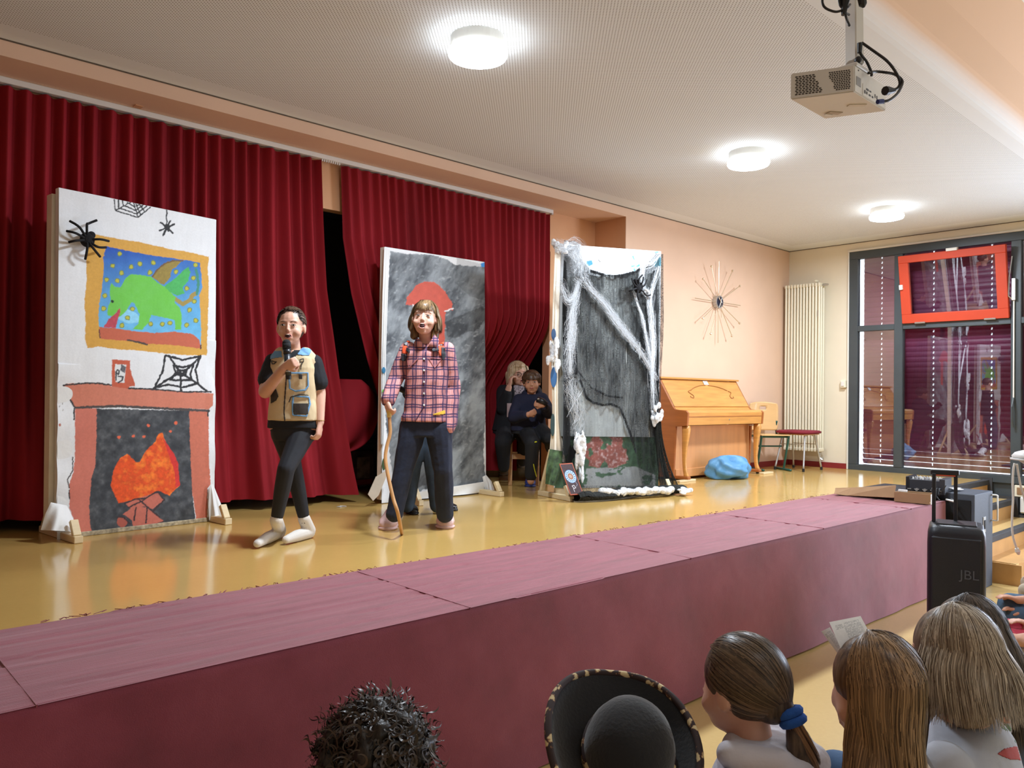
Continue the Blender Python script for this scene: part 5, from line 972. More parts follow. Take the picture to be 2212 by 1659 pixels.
bm = BM(); loft(bm, [(q+Vector((0, 0, z)), l_*a, r_*a*.7) for z, a in ((-.012, .098), (-.03, .07), (-.06, .03), (-.09, .018))], 24, 2.5); obj('base', bm, m_wht, wl, True); obj('stem', cyl(BM(), q+Vector((0, 0, -.08)), Vector((q.x, q.y, ZF)), .016), m_wht, wl); obj('foot_plate', cyl(BM(), (q.x, q.y, ZF), (q.x, q.y, ZF+.015), .05, n=28), m_wht, wl)
E_ = lambda X, Y, d=DW-.05: dep(d, 2120+X/5.924, 960+Y/5.924)
c_ = cable('hanging_flex', 'white flex with a plug dangling in front of the stair', [E_(425, 240), E_(408, 330), E_(400, 500), E_(405, 700), E_(395, 900), E_(392, 1060), E_(405, 1180), E_(430, 1270), E_(455, 1340)], .0058, m_wht); obj('plug', tube(BM(), [E_(452, 1330), E_(465, 1370), E_(478, 1410)], [.010, .014, .006], 8), m_wht, c_)
cable('hanging_flex', 'second white flex hanging from the domed appliance', [E_(455, 250), E_(475, 380), E_(500, 520), E_(535, 640), E_(560, 760), E_(580, 980)], .0055, m_wht)
# scraps
for k, (px_, py_) in enumerate(((735, 1094),)): p = at(2, .003, px_, py_); bm = BM(); box(bm, p, (.06, .03, .002), Euler((0, .05, .5)).to_matrix()); box(bm, p+Vector((.02, -.01, .003)), (.05, .02, .002), Euler((0, .1, -.3)).to_matrix()); tag(obj('paper_scrap', bm, m_wht), 'torn white scrap on the floor between the two children', 'paper')
# ------------------------------------------------------------------ hair strands
def strandmat(name, dark, light):
    s = NT(name); a = s.n('ShaderNodeAttribute', attribute_name='paint'); sp = s.n('ShaderNodeSeparateColor'); s.l(a.outputs['Color'], sp.inputs[0]); n = s.n('ShaderNodeTexNoise', i_Scale=26.0, i_Detail=2.0); s.l(s.coord((1, 1, .3)), n.inputs['Vector'])
    f = s.math('ADD', s.math('MULTIPLY', sp.outputs[0], .7), s.math('MULTIPLY', n.outputs[0], .3)); s.l(s.ramp(f, [(.12, lin(dark)), (.85, lin(light))]), s.b.inputs['Base Color']); s.b.inputs['Roughness'].default_value = .38; s.b.inputs['Specular IOR Level'].default_value = .45
    s.b.inputs['Anisotropic'].default_value = .5; return s.m
def ribbons(name, paths, normals, width, m, parent, rng):
    """paths (n,k,3) numpy; thin ribbons tapering to the tip"""
    n, k, _ = paths.shape; T = np.gradient(paths, axis=1); S_ = np.cross(T, normals); S_ /= np.linalg.norm(S_, axis=2, keepdims=True)+1e-9
    w_ = (width*(.5+rng.random((n, 1, 1)))*np.interp(np.linspace(0, 1, k), [0, .1, .8, 1], [.6, 1, .9, .15])[None, :, None])
    co = np.stack([paths-S_*w_/2, paths+S_*w_/2], 2).reshape(-1, 3).astype(np.float32); base = (np.arange(n)[:, None]*k+np.arange(k-1)[None])*2; base = base.ravel(); q = np.stack([base, base+1, base+3, base+2], 1).astype(np.int32)
    me = bpy.data.meshes.new(name); me.vertices.add(len(co)); me.vertices.foreach_set('co', co.ravel()); me.loops.add(q.size); me.loops.foreach_set('vertex_index', q.ravel()); me.polygons.add(len(q)); me.polygons.foreach_set('loop_start', np.arange(0, q.size, 4, dtype=np.int32)); me.update(calc_edges=True)
    v = np.clip(.5+.32*rng.standard_normal(n), 0, 1); a = me.color_attributes.new('paint', 'FLOAT_COLOR', 'POINT'); a.data.foreach_set('color', np.repeat(np.stack([v, v, v, np.ones(n)], 1), k*2, 0).astype(np.float32).ravel())
    o = link(name, me, m, parent, True); o['kind'] = 'stuff'; return o
def hair_down(H, par, m, mu, length, n=2600, seed=1, face=58, a=.086, b=.098, c=.098, off=(0, -.016, .022), back=.35, inward=.02, flare=0.0, wave=.004, width=.0022):
    rng = np.random.default_rng(seed); R_ = np.array(H.R); K = 15; al = rng.uniform(-PI, PI, n)
    lim = math.radians(face); fr_ = np.abs(al) < lim; al = np.where(fr_, np.sign(al)*(lim+rng.uniform(0, .5, n)), al); th0 = np.clip(np.abs(rng.normal(0, .55, n)), .02, 1.35); lay = 1+rng.normal(0, .012, n)
    L = length*rng.uniform(.82, 1.06, n)*np.where(np.abs(al) < lim+.4, .9, 1); t = np.linspace(0, 1, K)[None]; arc = .096; s_ = t*(L[:, None]+(1.62-th0[:, None])*arc); th = th0[:, None]+np.minimum(s_/arc, 1.62-th0[:, None]); rem = np.maximum(0, s_-(1.62-th0[:, None])*arc)
    ax = np.sin(th)*np.sin(al[:, None]); ay = np.sin(th)*np.cos(al[:, None]); az = np.cos(th); ca, sa = math.cos(-back), math.sin(-back); ay2 = ay*ca-az*sa*0; az2 = az
    P_ = np.stack([ax*a, ay2*b, az2*c], -1)*lay[:, None, None]*(1+.02*np.sin(t*9+al[:, None]*3))[..., None]
    N_ = np.stack([ax/a, ay2/b, az2/c], -1); N_ /= np.linalg.norm(N_, axis=-1, keepdims=True); P_ = (P_+np.array(off))*H.s@R_.T+np.array(H.c); N_ = N_@R_.T
    k_ = np.argmax(rem > 0, 1); k_ = np.where(rem[:, -1] <= 0, K-1, np.maximum(k_-1, 0)); base = P_[np.arange(n), k_][:, None]; nb = N_[np.arange(n), k_][:, None].copy(); nb[..., 2] = 0; nb /= np.linalg.norm(nb, axis=-1, keepdims=True)+1e-9
    u = (rem/np.maximum(L[:, None], .01)); ph = al[:, None]*4+rng.uniform(0, 6, (n, 1))*.3; hang = base+np.array([0, 0, -1])*rem[..., None]+nb*((flare*u-inward*np.sin(u*PI*.8))[..., None])+nb*(wave*np.sin(ph+rem*28)*np.minimum(u*3, 1))[..., None]+np.cross(nb, [0, 0, 1])*(wave*1.6*np.cos(ph+rem*22)*np.minimum(u*3, 1))[..., None]
    P_ = np.where((rem > 0)[..., None], hang, P_); N_ = np.where((rem > 0)[..., None], nb+0*N_, N_); o = ribbons('hair', P_, N_, width, m, par, rng)
    if mu is None: return o
    bm = BM(); H.el(bm, off, (a*.94, b*.95, c*.96), 24, 16)
    if length > .05:
        R = [];
        for tt in (0, .3, .6, .80):
            p = H.p(0, -.018, -.02)-Zu*length*tt; xs = H.R @ Vector((1, 0, 0)); ys = H.R @ Vector((0, 1, 0)); xs.z = 0; ys.z = 0; k_ = 1-.35*tt**2; R.append((p-ys.normalized()*(.030-.0*tt), xs.normalized()*(a*.88-inward*.6*tt+flare*tt*.8)*k_, ys.normalized()*(b*.50)*k_))
        loft(bm, R, 20)
    remesh('hair_mass', bm, .007, mu, par, 2); return o

def pulled(H, par, m, tdir, n=2600, seed=3, width=.0024, a=.083, b=.099, c=.097, off=(0, -.016, .022), cut=(.55, .62), K=12, low=-.55):
    """hair combed back to a tie; returns the tie point"""
    rng = np.random.default_rng(seed); al = rng.uniform(-PI, PI, n); cz = rng.uniform(low, 1, n); th = np.arccos(cz); ok = ~((np.cos(al)*np.sin(th) > cut[0]) & (cz < cut[1])) & ~((np.cos(al) > .05) & (cz < .0)); al, th = al[ok], th[ok]; n = len(al)
    u0 = np.stack([np.sin(th)*np.sin(al), np.sin(th)*np.cos(al), np.cos(th)], -1); T_ = np.array(tdir, float); T_ /= np.linalg.norm(T_); t = np.linspace(0, 1, K)[None, :, None]; om = np.arccos(np.clip(u0@T_, -.98, 1))[:, None, None]; u_ = (np.sin((1-t)*om)*u0[:, None]+np.sin(t*om)*T_)/np.sin(om); u_ /= np.linalg.norm(u_, axis=-1, keepdims=True)
    rad = np.array([a, b, c]); lay = (1+rng.normal(0, .010, (n, 1, 1))+.10*t**6); P_ = (u_*rad*lay+np.array(off))*H.s@np.array(H.R).T+np.array(H.c); N_ = (u_/rad); N_ /= np.linalg.norm(N_, axis=-1, keepdims=True); ribbons('hair', P_, N_@np.array(H.R).T, width, m, par, rng)
    return H.p(*(T_*rad*1.10+np.array(off)))
def bangs(H, par, m, n=500, seed=4, zend=.030, spread=.07, width=.003, yf=.094, part=None):
    rng = np.random.default_rng(seed); K = 10; t = np.linspace(0, 1, K)[None]; x1 = rng.uniform(-spread, spread, (n, 1)); x0 = x1*.35+rng.normal(0, .006, (n, 1)); ze = zend+rng.normal(0, .006, (n, 1)); y1 = yf-1.1*np.abs(x1)**1.6*8*.25-(np.abs(x1)**2)*6
    z = .118*(1-t**1.6)+ze*t**1.6-.010*np.sin(t*PI)*0; y = (-.01)*(1-np.sin(t*PI/2))+y1*np.sin(t*PI/2); x = x0*(1-t)+x1*t+rng.normal(0, .003, (n, 1))*t; P_ = np.stack([x, y, z], -1)*H.s@np.array(H.R).T+np.array(H.c); N_ = np.stack([x*3, y+.02, z], -1); N_ /= np.linalg.norm(N_, axis=-1, keepdims=True)
    ribbons('fringe', P_, N_@np.array(H.R).T, width, m, par, rng)
# ------------------------------------------------------------------ people: one continuous remeshed body each, clothing and hair as children
def remesh(name, bm, voxel, m, parent=None, smooth=3, disp=None):
    me = bpy.data.meshes.new(name); bm.to_mesh(me); bm.free(); o = bpy.data.objects.new('tmp', me); COL.objects.link(o)
    md = o.modifiers.new('r', 'REMESH'); md.mode = 'VOXEL'; md.voxel_size = voxel
    if smooth: ms = o.modifiers.new('s', 'SMOOTH'); ms.iterations = smooth; ms.factor = .5
    dg = bpy.context.evaluated_depsgraph_get(); dg.update(); me2 = bpy.data.meshes.new_from_object(o.evaluated_get(dg)); bpy.data.objects.remove(o); bpy.data.meshes.remove(me); me2.materials.clear(); me2.name = name
    if disp is not None:
        n = len(me2.vertices); co = np.empty(n*3, np.float32); no = np.empty(n*3, np.float32); me2.vertices.foreach_get('co', co); me2.vertices.foreach_get('normal', no); co = co.reshape(-1, 3); no = no.reshape(-1, 3)
        co = co+no*disp(co)[:, None]; me2.vertices.foreach_set('co', co.astype(np.float32).ravel()); me2.update()
    return link(name, me2, m, parent, True)
def folds(amp=.004, f=22, seed=1, zf=.6): return lambda c: amp*2*(fbm(c[:, 0]*f+c[:, 1]*f*.7, c[:, 2]*f*zf+c[:, 1]*f*.3, seed, 3)-.45)
def skin(name, c):
    s = NT(name); n = s.n('ShaderNodeTexNoise', i_Scale=14.0, i_Detail=3.0); s.l(s.coord(), n.inputs['Vector']); b = lin(c); s.l(s.ramp(n.outputs[0], [(.3, (b[0]*.92, b[1]*.84, b[2]*.82, 1)), (.7, b)]), s.b.inputs['Base Color'])
    s.b.inputs['Roughness'].default_value = .5; s.b.inputs['Subsurface Weight'].default_value = .08; s.b.inputs['Subsurface Radius'].default_value = (.02, .008, .004); return s.m
sk1 = skin('skin_fair', (218, 172, 148)); sk2 = skin('skin_warm', (198, 146, 116)); sk3 = skin('skin_pale', (224, 178, 156))
m_eyew = mat('eye_white', (224, 218, 212), .25, var=0, bump=0); m_iris = mat('dark_iris', (44, 34, 30), .2, var=0, bump=0); m_mouth = mat('mouth_inside', (60, 20, 22), .6, var=0, bump=0); m_teeth = mat('teeth', (222, 214, 200), .3, var=0, bump=0)
def hairmat(name, dark, light, sc=90):
    s = NT(name); a = s.n('ShaderNodeAttribute', attribute_name='paint'); n = s.n('ShaderNodeTexNoise', i_Scale=float(sc), i_Detail=3.0); s.l(s.coord((1, 1, .08)), n.inputs['Vector'])
    s.l(s.ramp(n.outputs[0], [(.35, lin(dark)), (.68, lin(light))]), s.b.inputs['Base Color']); s.b.inputs['Roughness'].default_value = .42; s.b.inputs['Specular IOR Level'].default_value = .4; s.bump(n.outputs[0], .5, .004); return s.m
class Head:
    """local frame: +Y face, +Z crown, +X the figure's left.. origin at head centre, head height .215*s"""
    def __init__(s, c, look, tilt=0, up=Vector((0, 0, 1)), sc=1.0):
        f = Vector(look).normalized(); x = f.cross(up).normalized(); z = x.cross(f); R_ = Matrix((x, f, z)).transposed(); R_ = R_ @ Matrix.Rotation(tilt, 3, 'Y'); s.R = R_; s.c = Vector(c); s.s = sc
    def p(s, x, y, z): return s.c+s.R @ Vector((x, y, z))*s.s
    def el(s, bm, c, r, u=16, v=12): return ell(bm, s.p(*c), tuple(q*s.s for q in r), s.R, u, v)
    def cp(s, bm, a, b, r0, r1=None): return caps(bm, s.p(*a), s.p(*b), r0*s.s, (r1 or r0)*s.s, 10)
def head_prims(bm, H, jaw=1.0, mouth=0.0):
    H.el(bm, (0, -.014, .022), (.074, .090, .084)); H.el(bm, (0, .018, -.022), (.066*jaw, .064, .076)); H.el(bm, (0, .026, -.066), (.050*jaw, .050, .038)); H.el(bm, (0, .054, -.088-mouth*.4), (.022, .020, .016))
    for q in (-1, 1):
        H.el(bm, (q*.036, .044, -.036), (.028, .030, .028)); H.el(bm, (q*.0755, -.006, -.012), (.008, .019, .029), 10, 8); H.cp(bm, (q*.014, .071, .024), (q*.042, .060, .024), .0065); H.el(bm, (q*.0075, .087, -.030), (.007, .008, .006), 8, 6)
    H.cp(bm, (0, .076, .010), (0, .0895, -.025), .0070, .0092); H.cp(bm, (-.014, .078, -.048), (.014, .078, -.048), .0062); H.cp(bm, (-.013, .080, -.064-mouth), (.013, .080, -.064-mouth), .0075)
def face(H, par, sk, brow, lip=(196, 116, 104), mouth=0.0, eye=1.0, gaze=0):
    for q in (-1, 1):
        e = obj('eye', H.el(BM(), (q*.030, .0735, .001), (.0120, .0080, .0050*eye)), m_eyew, par, True); obj('iris', H.el(BM(), (q*.030+gaze*.004, .0785, .001), (.0056, .0042, .0052*eye)), m_iris, e, True)
        obj('eyelid', tube(BM(), [H.p(q*.017, .0785, .0025), H.p(q*.026, .0825, .0064*eye+.001), H.p(q*.036, .0800, .0060*eye), H.p(q*.044, .073, .001)], .0014*H.s, 5), m_iris, par, True)
        obj('eyebrow', tube(BM(), [H.p(q*.014, .0815, .019), H.p(q*.028, .0800, .0240), H.p(q*.045, .0680, .020)], [.0018*H.s, .0024*H.s, .0010*H.s], 6), brow, par, True)
    m_lip = mat('lips', lip, .45, var=.03, bump=0)
    if mouth > .003:
        mo = obj('mouth', H.el(BM(), (0, .0815, -.056-mouth*.5), (.016, .0075, .004+mouth*.55)), m_mouth, par, True)
        obj('teeth', H.el(BM(), (0, .0885, -.051-mouth*.1), (.011, .004, .0028)), m_teeth, mo, True)
        pts = [H.p(.0195*math.cos(a), .0865-.006*abs(math.cos(a))**2, -.056-mouth*.5+(.0055+mouth*.6)*math.sin(a)) for a in np.linspace(0, 2*PI, 18)[:-1]]
        obj('lips', tube(BM(), pts, .0026*H.s, 6, True), m_lip, par, True)
    else:
        obj('lips', tube(BM(), [H.p(-.020, .080, -.0555), H.p(-.008, .089, -.0525), H.p(0, .0895, -.054), H.p(.008, .089, -.0525), H.p(.020, .080, -.0555)], [.001*H.s, .0038*H.s, .0034*H.s, .0038*H.s, .001*H.s], 6), m_lip, par, True)
        obj('lips', tube(BM(), [H.p(-.018, .0805, -.057), H.p(0, .0895, -.0615), H.p(.018, .0805, -.057)], [.001*H.s, .0045*H.s, .001*H.s], 6), m_lip, par, True)
    obj('nostrils', (lambda b: [H.el(b, (q*.006, .0925, -.036), (.0019, .002, .0013), 8, 6) for q in (-1, 1)] and b)(BM()), m_mouth, par, True)
def hand(bm, wrist, d, palm, s=1.0, curl=.5, thumb=1, spread=.10):
    """wrist point, d fingers' direction, palm normal; curl 0 open .. 1 fist"""
    d = Vector(d).normalized(); n = (Vector(palm)-d*Vector(palm).dot(d)).normalized(); w_ = d.cross(n)*thumb; W = Vector(wrist)
    loft(bm, [(W+d*t*s, w_*a*s, n*b*s) for t, a, b in ((-.01, .020, .016), (.015, .026, .014), (.045, .034, .013), (.070, .034, .011))], 14, 2.6)
    for k, (o, L) in enumerate(((.0255, .060), (.0085, .068), (-.0085, .064), (-.0245, .050))):
        p = W+d*.066*s+w_*o*s; a = 0; dr = (d+w_*o*spread*20).normalized()
        for j, f in enumerate((.44, .32, .24)):
            a = curl*(1.25 if j else .95); dr2 = dr*math.cos(a)+n*math.sin(a); nn = n*math.cos(a)-dr*math.sin(a); q = p+dr2*L*f*s; caps(bm, p, q, (.0088-.0010*j)*s, (.0080-.0011*j)*s, 8); p, dr, n = q, dr2, nn
        n = (Vector(palm)-d*Vector(palm).dot(d)).normalized()
    p = W+d*.022*s+w_*.024*s; q = p+(d*.7+w_*.75+n*.45).normalized()*.036*s; r_ = q+(d*.9+n*(.5+curl*.5)-w_*curl*.5).normalized()*.030*s; caps(bm, p, q, .0125*s, .010*s, 8); caps(bm, q, r_, .010*s, .0078*s, 8)
def limb(bm, pts, rs, n=12):
    for a, b, ra, rb in zip(pts, pts[1:], rs, rs[1:]): caps(bm, a, b, ra, rb, n)
def torso(bm, rings, side, fwd, n=26, p=2.4): loft(bm, [(c, side*a, fwd*b) for c, a, b in rings], n, p)
def stick(name, target, polys, m, parent, lift=.003, step=1.1, thick=.002):
    """patch lying on a garment: polygon given in photo pixels, projected along the view onto the cloth"""
    me = target.data; co = np.empty(len(me.vertices)*3, np.float32); me.vertices.foreach_get('co', co); co = co.reshape(-1, 3)
    tr = BVHTree.FromPolygons([Vector(c) for c in co.tolist()], [tuple(p.vertices) for p in me.polygons]); bm = BM()
    for poly in polys:
        xs = [p[0] for p in poly]; ys = [p[1] for p in poly]; X = np.arange(min(xs), max(xs)+step, step); Y = np.arange(min(ys), max(ys)+step, step); gx, gy = np.meshgrid(X, Y); ins = inpoly(gx, gy, poly); V = {}
        for j in range(len(Y)):
            for i in range(len(X)):
                near = ins[max(0, j-1):j+2, max(0, i-1):i+2].any()
                if near:
                    h = tr.ray_cast(CAM, ray(X[i], Y[j]))
                    if h[0] is not None: V[(i, j)] = bm.verts.new(h[0]-ray(X[i], Y[j]).normalized()*lift)
        for (i, j) in list(V):
            if all(k in V for k in ((i+1, j), (i+1, j+1), (i, j+1))) and (ins[j, i] or ins[min(j+1, len(Y)-1), min(i+1, len(X)-1)]):
                q = [V[(i, j)], V[(i+1, j)], V[(i+1, j+1)], V[(i, j+1)]]
                if max((a.co-b.co).length for a in q for b in q) < .03: bm.faces.new(q)
    bmesh.ops.delete(bm, geom=[v_ for v_ in bm.verts if not v_.link_faces], context='VERTS')
    o = obj(name, bm, m, parent, True); md = o.modifiers.new('t', 'SOLIDIFY'); md.thickness = thick; return o
def band(pts, w_):   # px polyline -> px polygon
    L = []; R_ = []
    for i, p in enumerate(pts):
        a, b = pts[max(i-1, 0)], pts[min(i+1, len(pts)-1)]; dx, dy = b[0]-a[0], b[1]-a[1]; l = math.hypot(dx, dy) or 1; L.append((p[0]-dy/l*w_/2, p[1]+dx/l*w_/2)); R_.append((p[0]+dy/l*w_/2, p[1]-dx/l*w_/2))
    return L+R_[::-1]
Zu = Vector((0, 0, 1))
view = FW.copy(); view.z = 0; view.normalize(); rgt = Vector((view.y, -view.x, 0))   # away from / to the right of the photographer
# ---------------------------------------------------------------- girl with microphone
def girl():
    D = 4.72; J = lambda x, y, dd=0: dep(D+dd, x, y)
    g = thing('person', 'girl in a beige pocket vest and black leggings speaking into a microphone', 'person', at(2, 0, 620, 1172))
    side, fwd = (rgt*1.0+view*.03).normalized(), None; fwd = Vector((side.y, -side.x, 0)); fwd = fwd if fwd.dot(view) < 0 else -fwd   # fwd: where the chest points
    H = Head(J(629, 706, -.02), (-view*.985+rgt*.05+Zu*.02), tilt=.02, sc=1.04)
    bm = BM(); head_prims(bm, H, .96, .004)
    nk = J(634, 752, .03); limb(bm, [H.p(0, -.02, -.055), nk, J(635, 775, .03)], [.043, .042, .055])
    cen = lambda y, dx=0: J(634+dx, y, .03)
    TR = [(cen(772), .105, .050), (cen(795), .138, .074), (cen(830), .130, .078), (cen(865), .124, .075), (cen(895, 1), .138, .082), (cen(925, 3), .150, .088), (cen(945, 3), .120, .075)]
    torso(bm, TR, side, fwd)
    shR, elR, wrR = J(590, 782, .04), J(573, 846, -.06), J(612, 797, -.16); shL, elL, wrL = J(678, 784, .04), J(691, 850, .06), J(691, 912, .0)
    limb(bm, [shR, elR, wrR], [.047, .040, .027]); limb(bm, [shL, elL, wrL], [.047, .036, .026])
    hand(bm, J(614, 792, -.17), (rgt*.75+Zu*.30-view*.2), (view*.35+Zu*.1+rgt*.1), .95, .98, -1)
    hand(bm, J(691, 918, -.01), (-Zu*.9-rgt*.05-view*.25), (-rgt*.9+view*.2), .95, .75, 1)
    hpL, knL, anL = J(654, 935, .02), J(618, 1013, -.13), J(597, 1124, -.10); hpR, knR, anR = J(613, 935, .04), J(636, 1020, .06), J(657, 1121, .12)
    limb(bm, [hpL, knL, anL], [.072, .046, .032]); limb(bm, [hpR, knR, anR], [.070, .045, .032])
    fL0, fL1 = at(2, .03, 604, 1152), at(2, .03, 556, 1174); fR0, fR1 = at(2, .03, 668, 1152), at(2, .03, 618, 1166)
    limb(bm, [anL, fL0+Zu*.015, fL0.lerp(fL1, .6), fL1], [.032, .034, .03, .02]); limb(bm, [anR, fR0+Zu*.015, fR0.lerp(fR1, .6), fR1], [.032, .034, .03, .02])
    remesh('body', bm, .0058, sk1, g, 3); face(H, g, sk1, mat('brown_brow', (86, 62, 50), .8), mouth=.012, eye=.85)
    m_hair = hairmat('dark_brown_hair', (44, 30, 26), (92, 68, 54))
    bm = BM(); H.el(bm, (0, -.020, .030), (.078, .088, .084)); H.el(bm, (0, -.070, -.01), (.06, .05, .06)); H.el(bm, (0, -.1, -.015), (.03, .03, .03)); H.cp(bm, (.02, -.11, -.02), (.045, -.10, -.13), .026, .016); hs = strandmat('dark_brown_strands', (40, 28, 24), (112, 86, 68)); pulled(H, g, hs, (.05, -.92, -.25), 2300, 21, .0026, .082, .100, .094, (0, -.012, .026), (.60, .66), 10, -.35); hr = remesh('hair_mass', bm, .005, m_hair, g, 2)
    # black T-shirt
    m_blkc = mat('black_jersey', (22, 24, 30), .85, var=.12, bump=.3)
    bm = BM(); torso(bm, [(cen(776), .09, .05)]+[(c, a*1.05+.004, b*1.08+.004) for c, a, b in TR[1:6]], side, fwd)
    caps(bm, shR, shR.lerp(elR, .62), .052, .062); caps(bm, shL, shL.lerp(elL, .62)+side*.002, .053, .060); sh_ = remesh('tee_shirt', bm, .006, m_blkc, g, 2, folds(.003))
    # beige vest
    m_vest = mat('beige_cotton_vest', (214, 192, 152), .8, var=.05, bump=.4, bscale=20, bdist=.006)
    bm = BM(); torso(bm, [(cen(757), .060, .054), (cen(764), .098, .066), (cen(774), .128, .082), (cen(795), .142, .097), (cen(830), .142, .098), (cen(865), .138, .095), (cen(890, 1), .150, .100), (cen(908, 2), .155, .104)], side, fwd, 30, 2.6)
    for q in (-1, 1): caps(bm, J(634+q*26, 766, .03), J(634+q*42, 784, .03), .046, .044)
    v = remesh('vest', bm, .0052, m_vest, g, 2, folds(.0035, 26, 4))
    G_ = lambda pts: [(480+x/2.964, 640+y/2.964) for x, y in pts]; K_ = lambda pts: [(570+x/11.06, 650+y/11.06) for x, y in pts]
    m_pb = mat('light_blue_patch', (110, 160, 204), .7, var=.05); m_zip = mat('dark_zip', (46, 40, 38), .5); m_mesh_ = mat('dark_mesh_pocket', (58, 52, 48), .8, bump=.5)
    stick('neck_opening', v, [K_([(640, 1130), (930, 1010), (860, 1180), (770, 1290), (690, 1400), (650, 1390), (630, 1240)])], m_blkc, v, .004)
    stick('collar_skin', v, [K_([(560, 1080), (870, 1000), (800, 1080), (700, 1190), (640, 1240), (590, 1230)])], sk1, v, .0055)
    stick('shoulder_patch', v, [K_([(130, 1220), (210, 1200), (415, 1210), (425, 1340), (280, 1350), (145, 1392)])], m_pb, v); stick('shoulder_patch', v, [K_([(900, 1120), (1135, 1155), (1075, 1300), (805, 1285)])], m_pb, v)
    stick('zip', v, [band(G_([(412, 500), (402, 640), (396, 740), (402, 805)]), 1.8)], m_zip, v, step=.7)
    stick('pocket_trim', v, [band(G_([(428, 500), (432, 590), (470, 608), (530, 600), (550, 575), (548, 490), (430, 492)]), 2.6)], m_pb, v, step=.8)
    stick('pocket_trim', v, [band(G_([(455, 640), (450, 700), (452, 760), (540, 768), (562, 690), (555, 645), (455, 640)]), 2.8)], m_pb, v, step=.8)
    stick('mesh_pocket', v, [G_([(456, 686), (550, 686), (548, 752), (460, 755)])], m_mesh_, v, .004); stick('flap_seam', v, [band(G_([(428, 678), (440, 645), (500, 628), (552, 634)]), 1.3)], m_zip, v, .004, .6)
    stick('side_mesh', v, [G_([(312, 600), (345, 595), (358, 640), (345, 665), (312, 685)])], m_mesh_, v)
    stick('d_ring', v, [band(K_([(180, 1430), (200, 1510), (250, 1500), (300, 1450)]), 1.4), band(K_([(190, 1430), (290, 1465)]), 1.2)], m_zip, v, .006, .5); stick('d_ring', v, [band(K_([(860, 1400), (870, 1470), (910, 1490), (945, 1450), (950, 1385), (865, 1405)]), 1.5), band(K_([(900, 1490), (880, 1650)]), 1.2)], m_zip, v, .006, .5)
    stick('cord_lock', v, [G_([(490, 500), (510, 498), (512, 530), (492, 530)])], m_zip, v, .007)
    # leggings and socks
    m_leg = mat('black_leggings', (24, 26, 34), .75, var=.1, bump=.1)
    bm = BM(); torso(bm, [(cen(885, 1), .130, .082), (cen(905, 2), .140, .088), (cen(930, 3), .144, .092), (cen(950, 3), .125, .082)], side, fwd); limb(bm, [hpL, knL, knL.lerp(anL, .35), anL.lerp(knL, .10)], [.080, .051, .048, .037]); limb(bm, [hpR, knR, knR.lerp(anR, .35), anR.lerp(knR, .10)], [.078, .050, .047, .037]); remesh('leggings', bm, .0065, m_leg, g, 3, folds(.0015, 14))
    m_sock = mat('white_sock', (222, 216, 208), .9, var=.03, bump=.3, bscale=120)
    for (an, f0, f1) in ((anL, fL0, fL1), (anR, fR0, fR1)):
        bm = BM(); d = (f1-f0); limb(bm, [an.lerp(f0, -.02), f0+Zu*.018], [.038, .040]); limb(bm, [f0+Zu*.006, f0.lerp(f1, .55)+Zu*.006, f1], [.037, .036, .024]); s_ = remesh('sock', bm, .005, m_sock, g, 2)
        obj('sock_mark', (lambda b: [box(b, an.lerp(f0, .2)-view*.040+rgt*k, (.008, .004, .006)) for k in (-.006, .007)] and b)(BM()), m_blk, s_)
    obj('bracelet', tube(BM(), [wrL+(wrL-elL).normalized()*-.012+side*.028*math.cos(a)+fwd*.028*math.sin(a) for a in np.linspace(0, 2*PI, 15)[:-1]], .0022, 5, True), mat('gold_bracelet', (206, 172, 110), .3, .8), g)
    # microphone in the hand
    mc = thing('microphone', 'black handheld microphone held to the girl\'s mouth', 'microphone', J(618, 770, -.17)); A, B = J(619, 742, -.155), J(623, 812, -.16); A1 = A.lerp(B, .32)
    bm = BM(); d = (A1-A).normalized(); caps(bm, A, A.lerp(A1, .45), .0245, .0245, 18); obj('grille', bm, mat('black_mic_foam', (18, 19, 22), .9, bump=.6, bscale=200), mc, True); obj('collar', cyl(BM(), A.lerp(A1, .6), A1, .0235, .0215, 20), m_blkg, mc, True); obj('barrel', cyl(BM(), A1, B, .0205, .0165, 20), mat('graphite_mic_barrel', (46, 50, 56), .35, .3), mc, True); obj('silver_ring', cyl(BM(), A.lerp(B, .84), A.lerp(B, .88), .0195, .0192, 20), m_alu, mc); obj('end_cap', cyl(BM(), B, B+(B-A).normalized()*.02, .017, .016, 16), m_blk, mc)
girl()
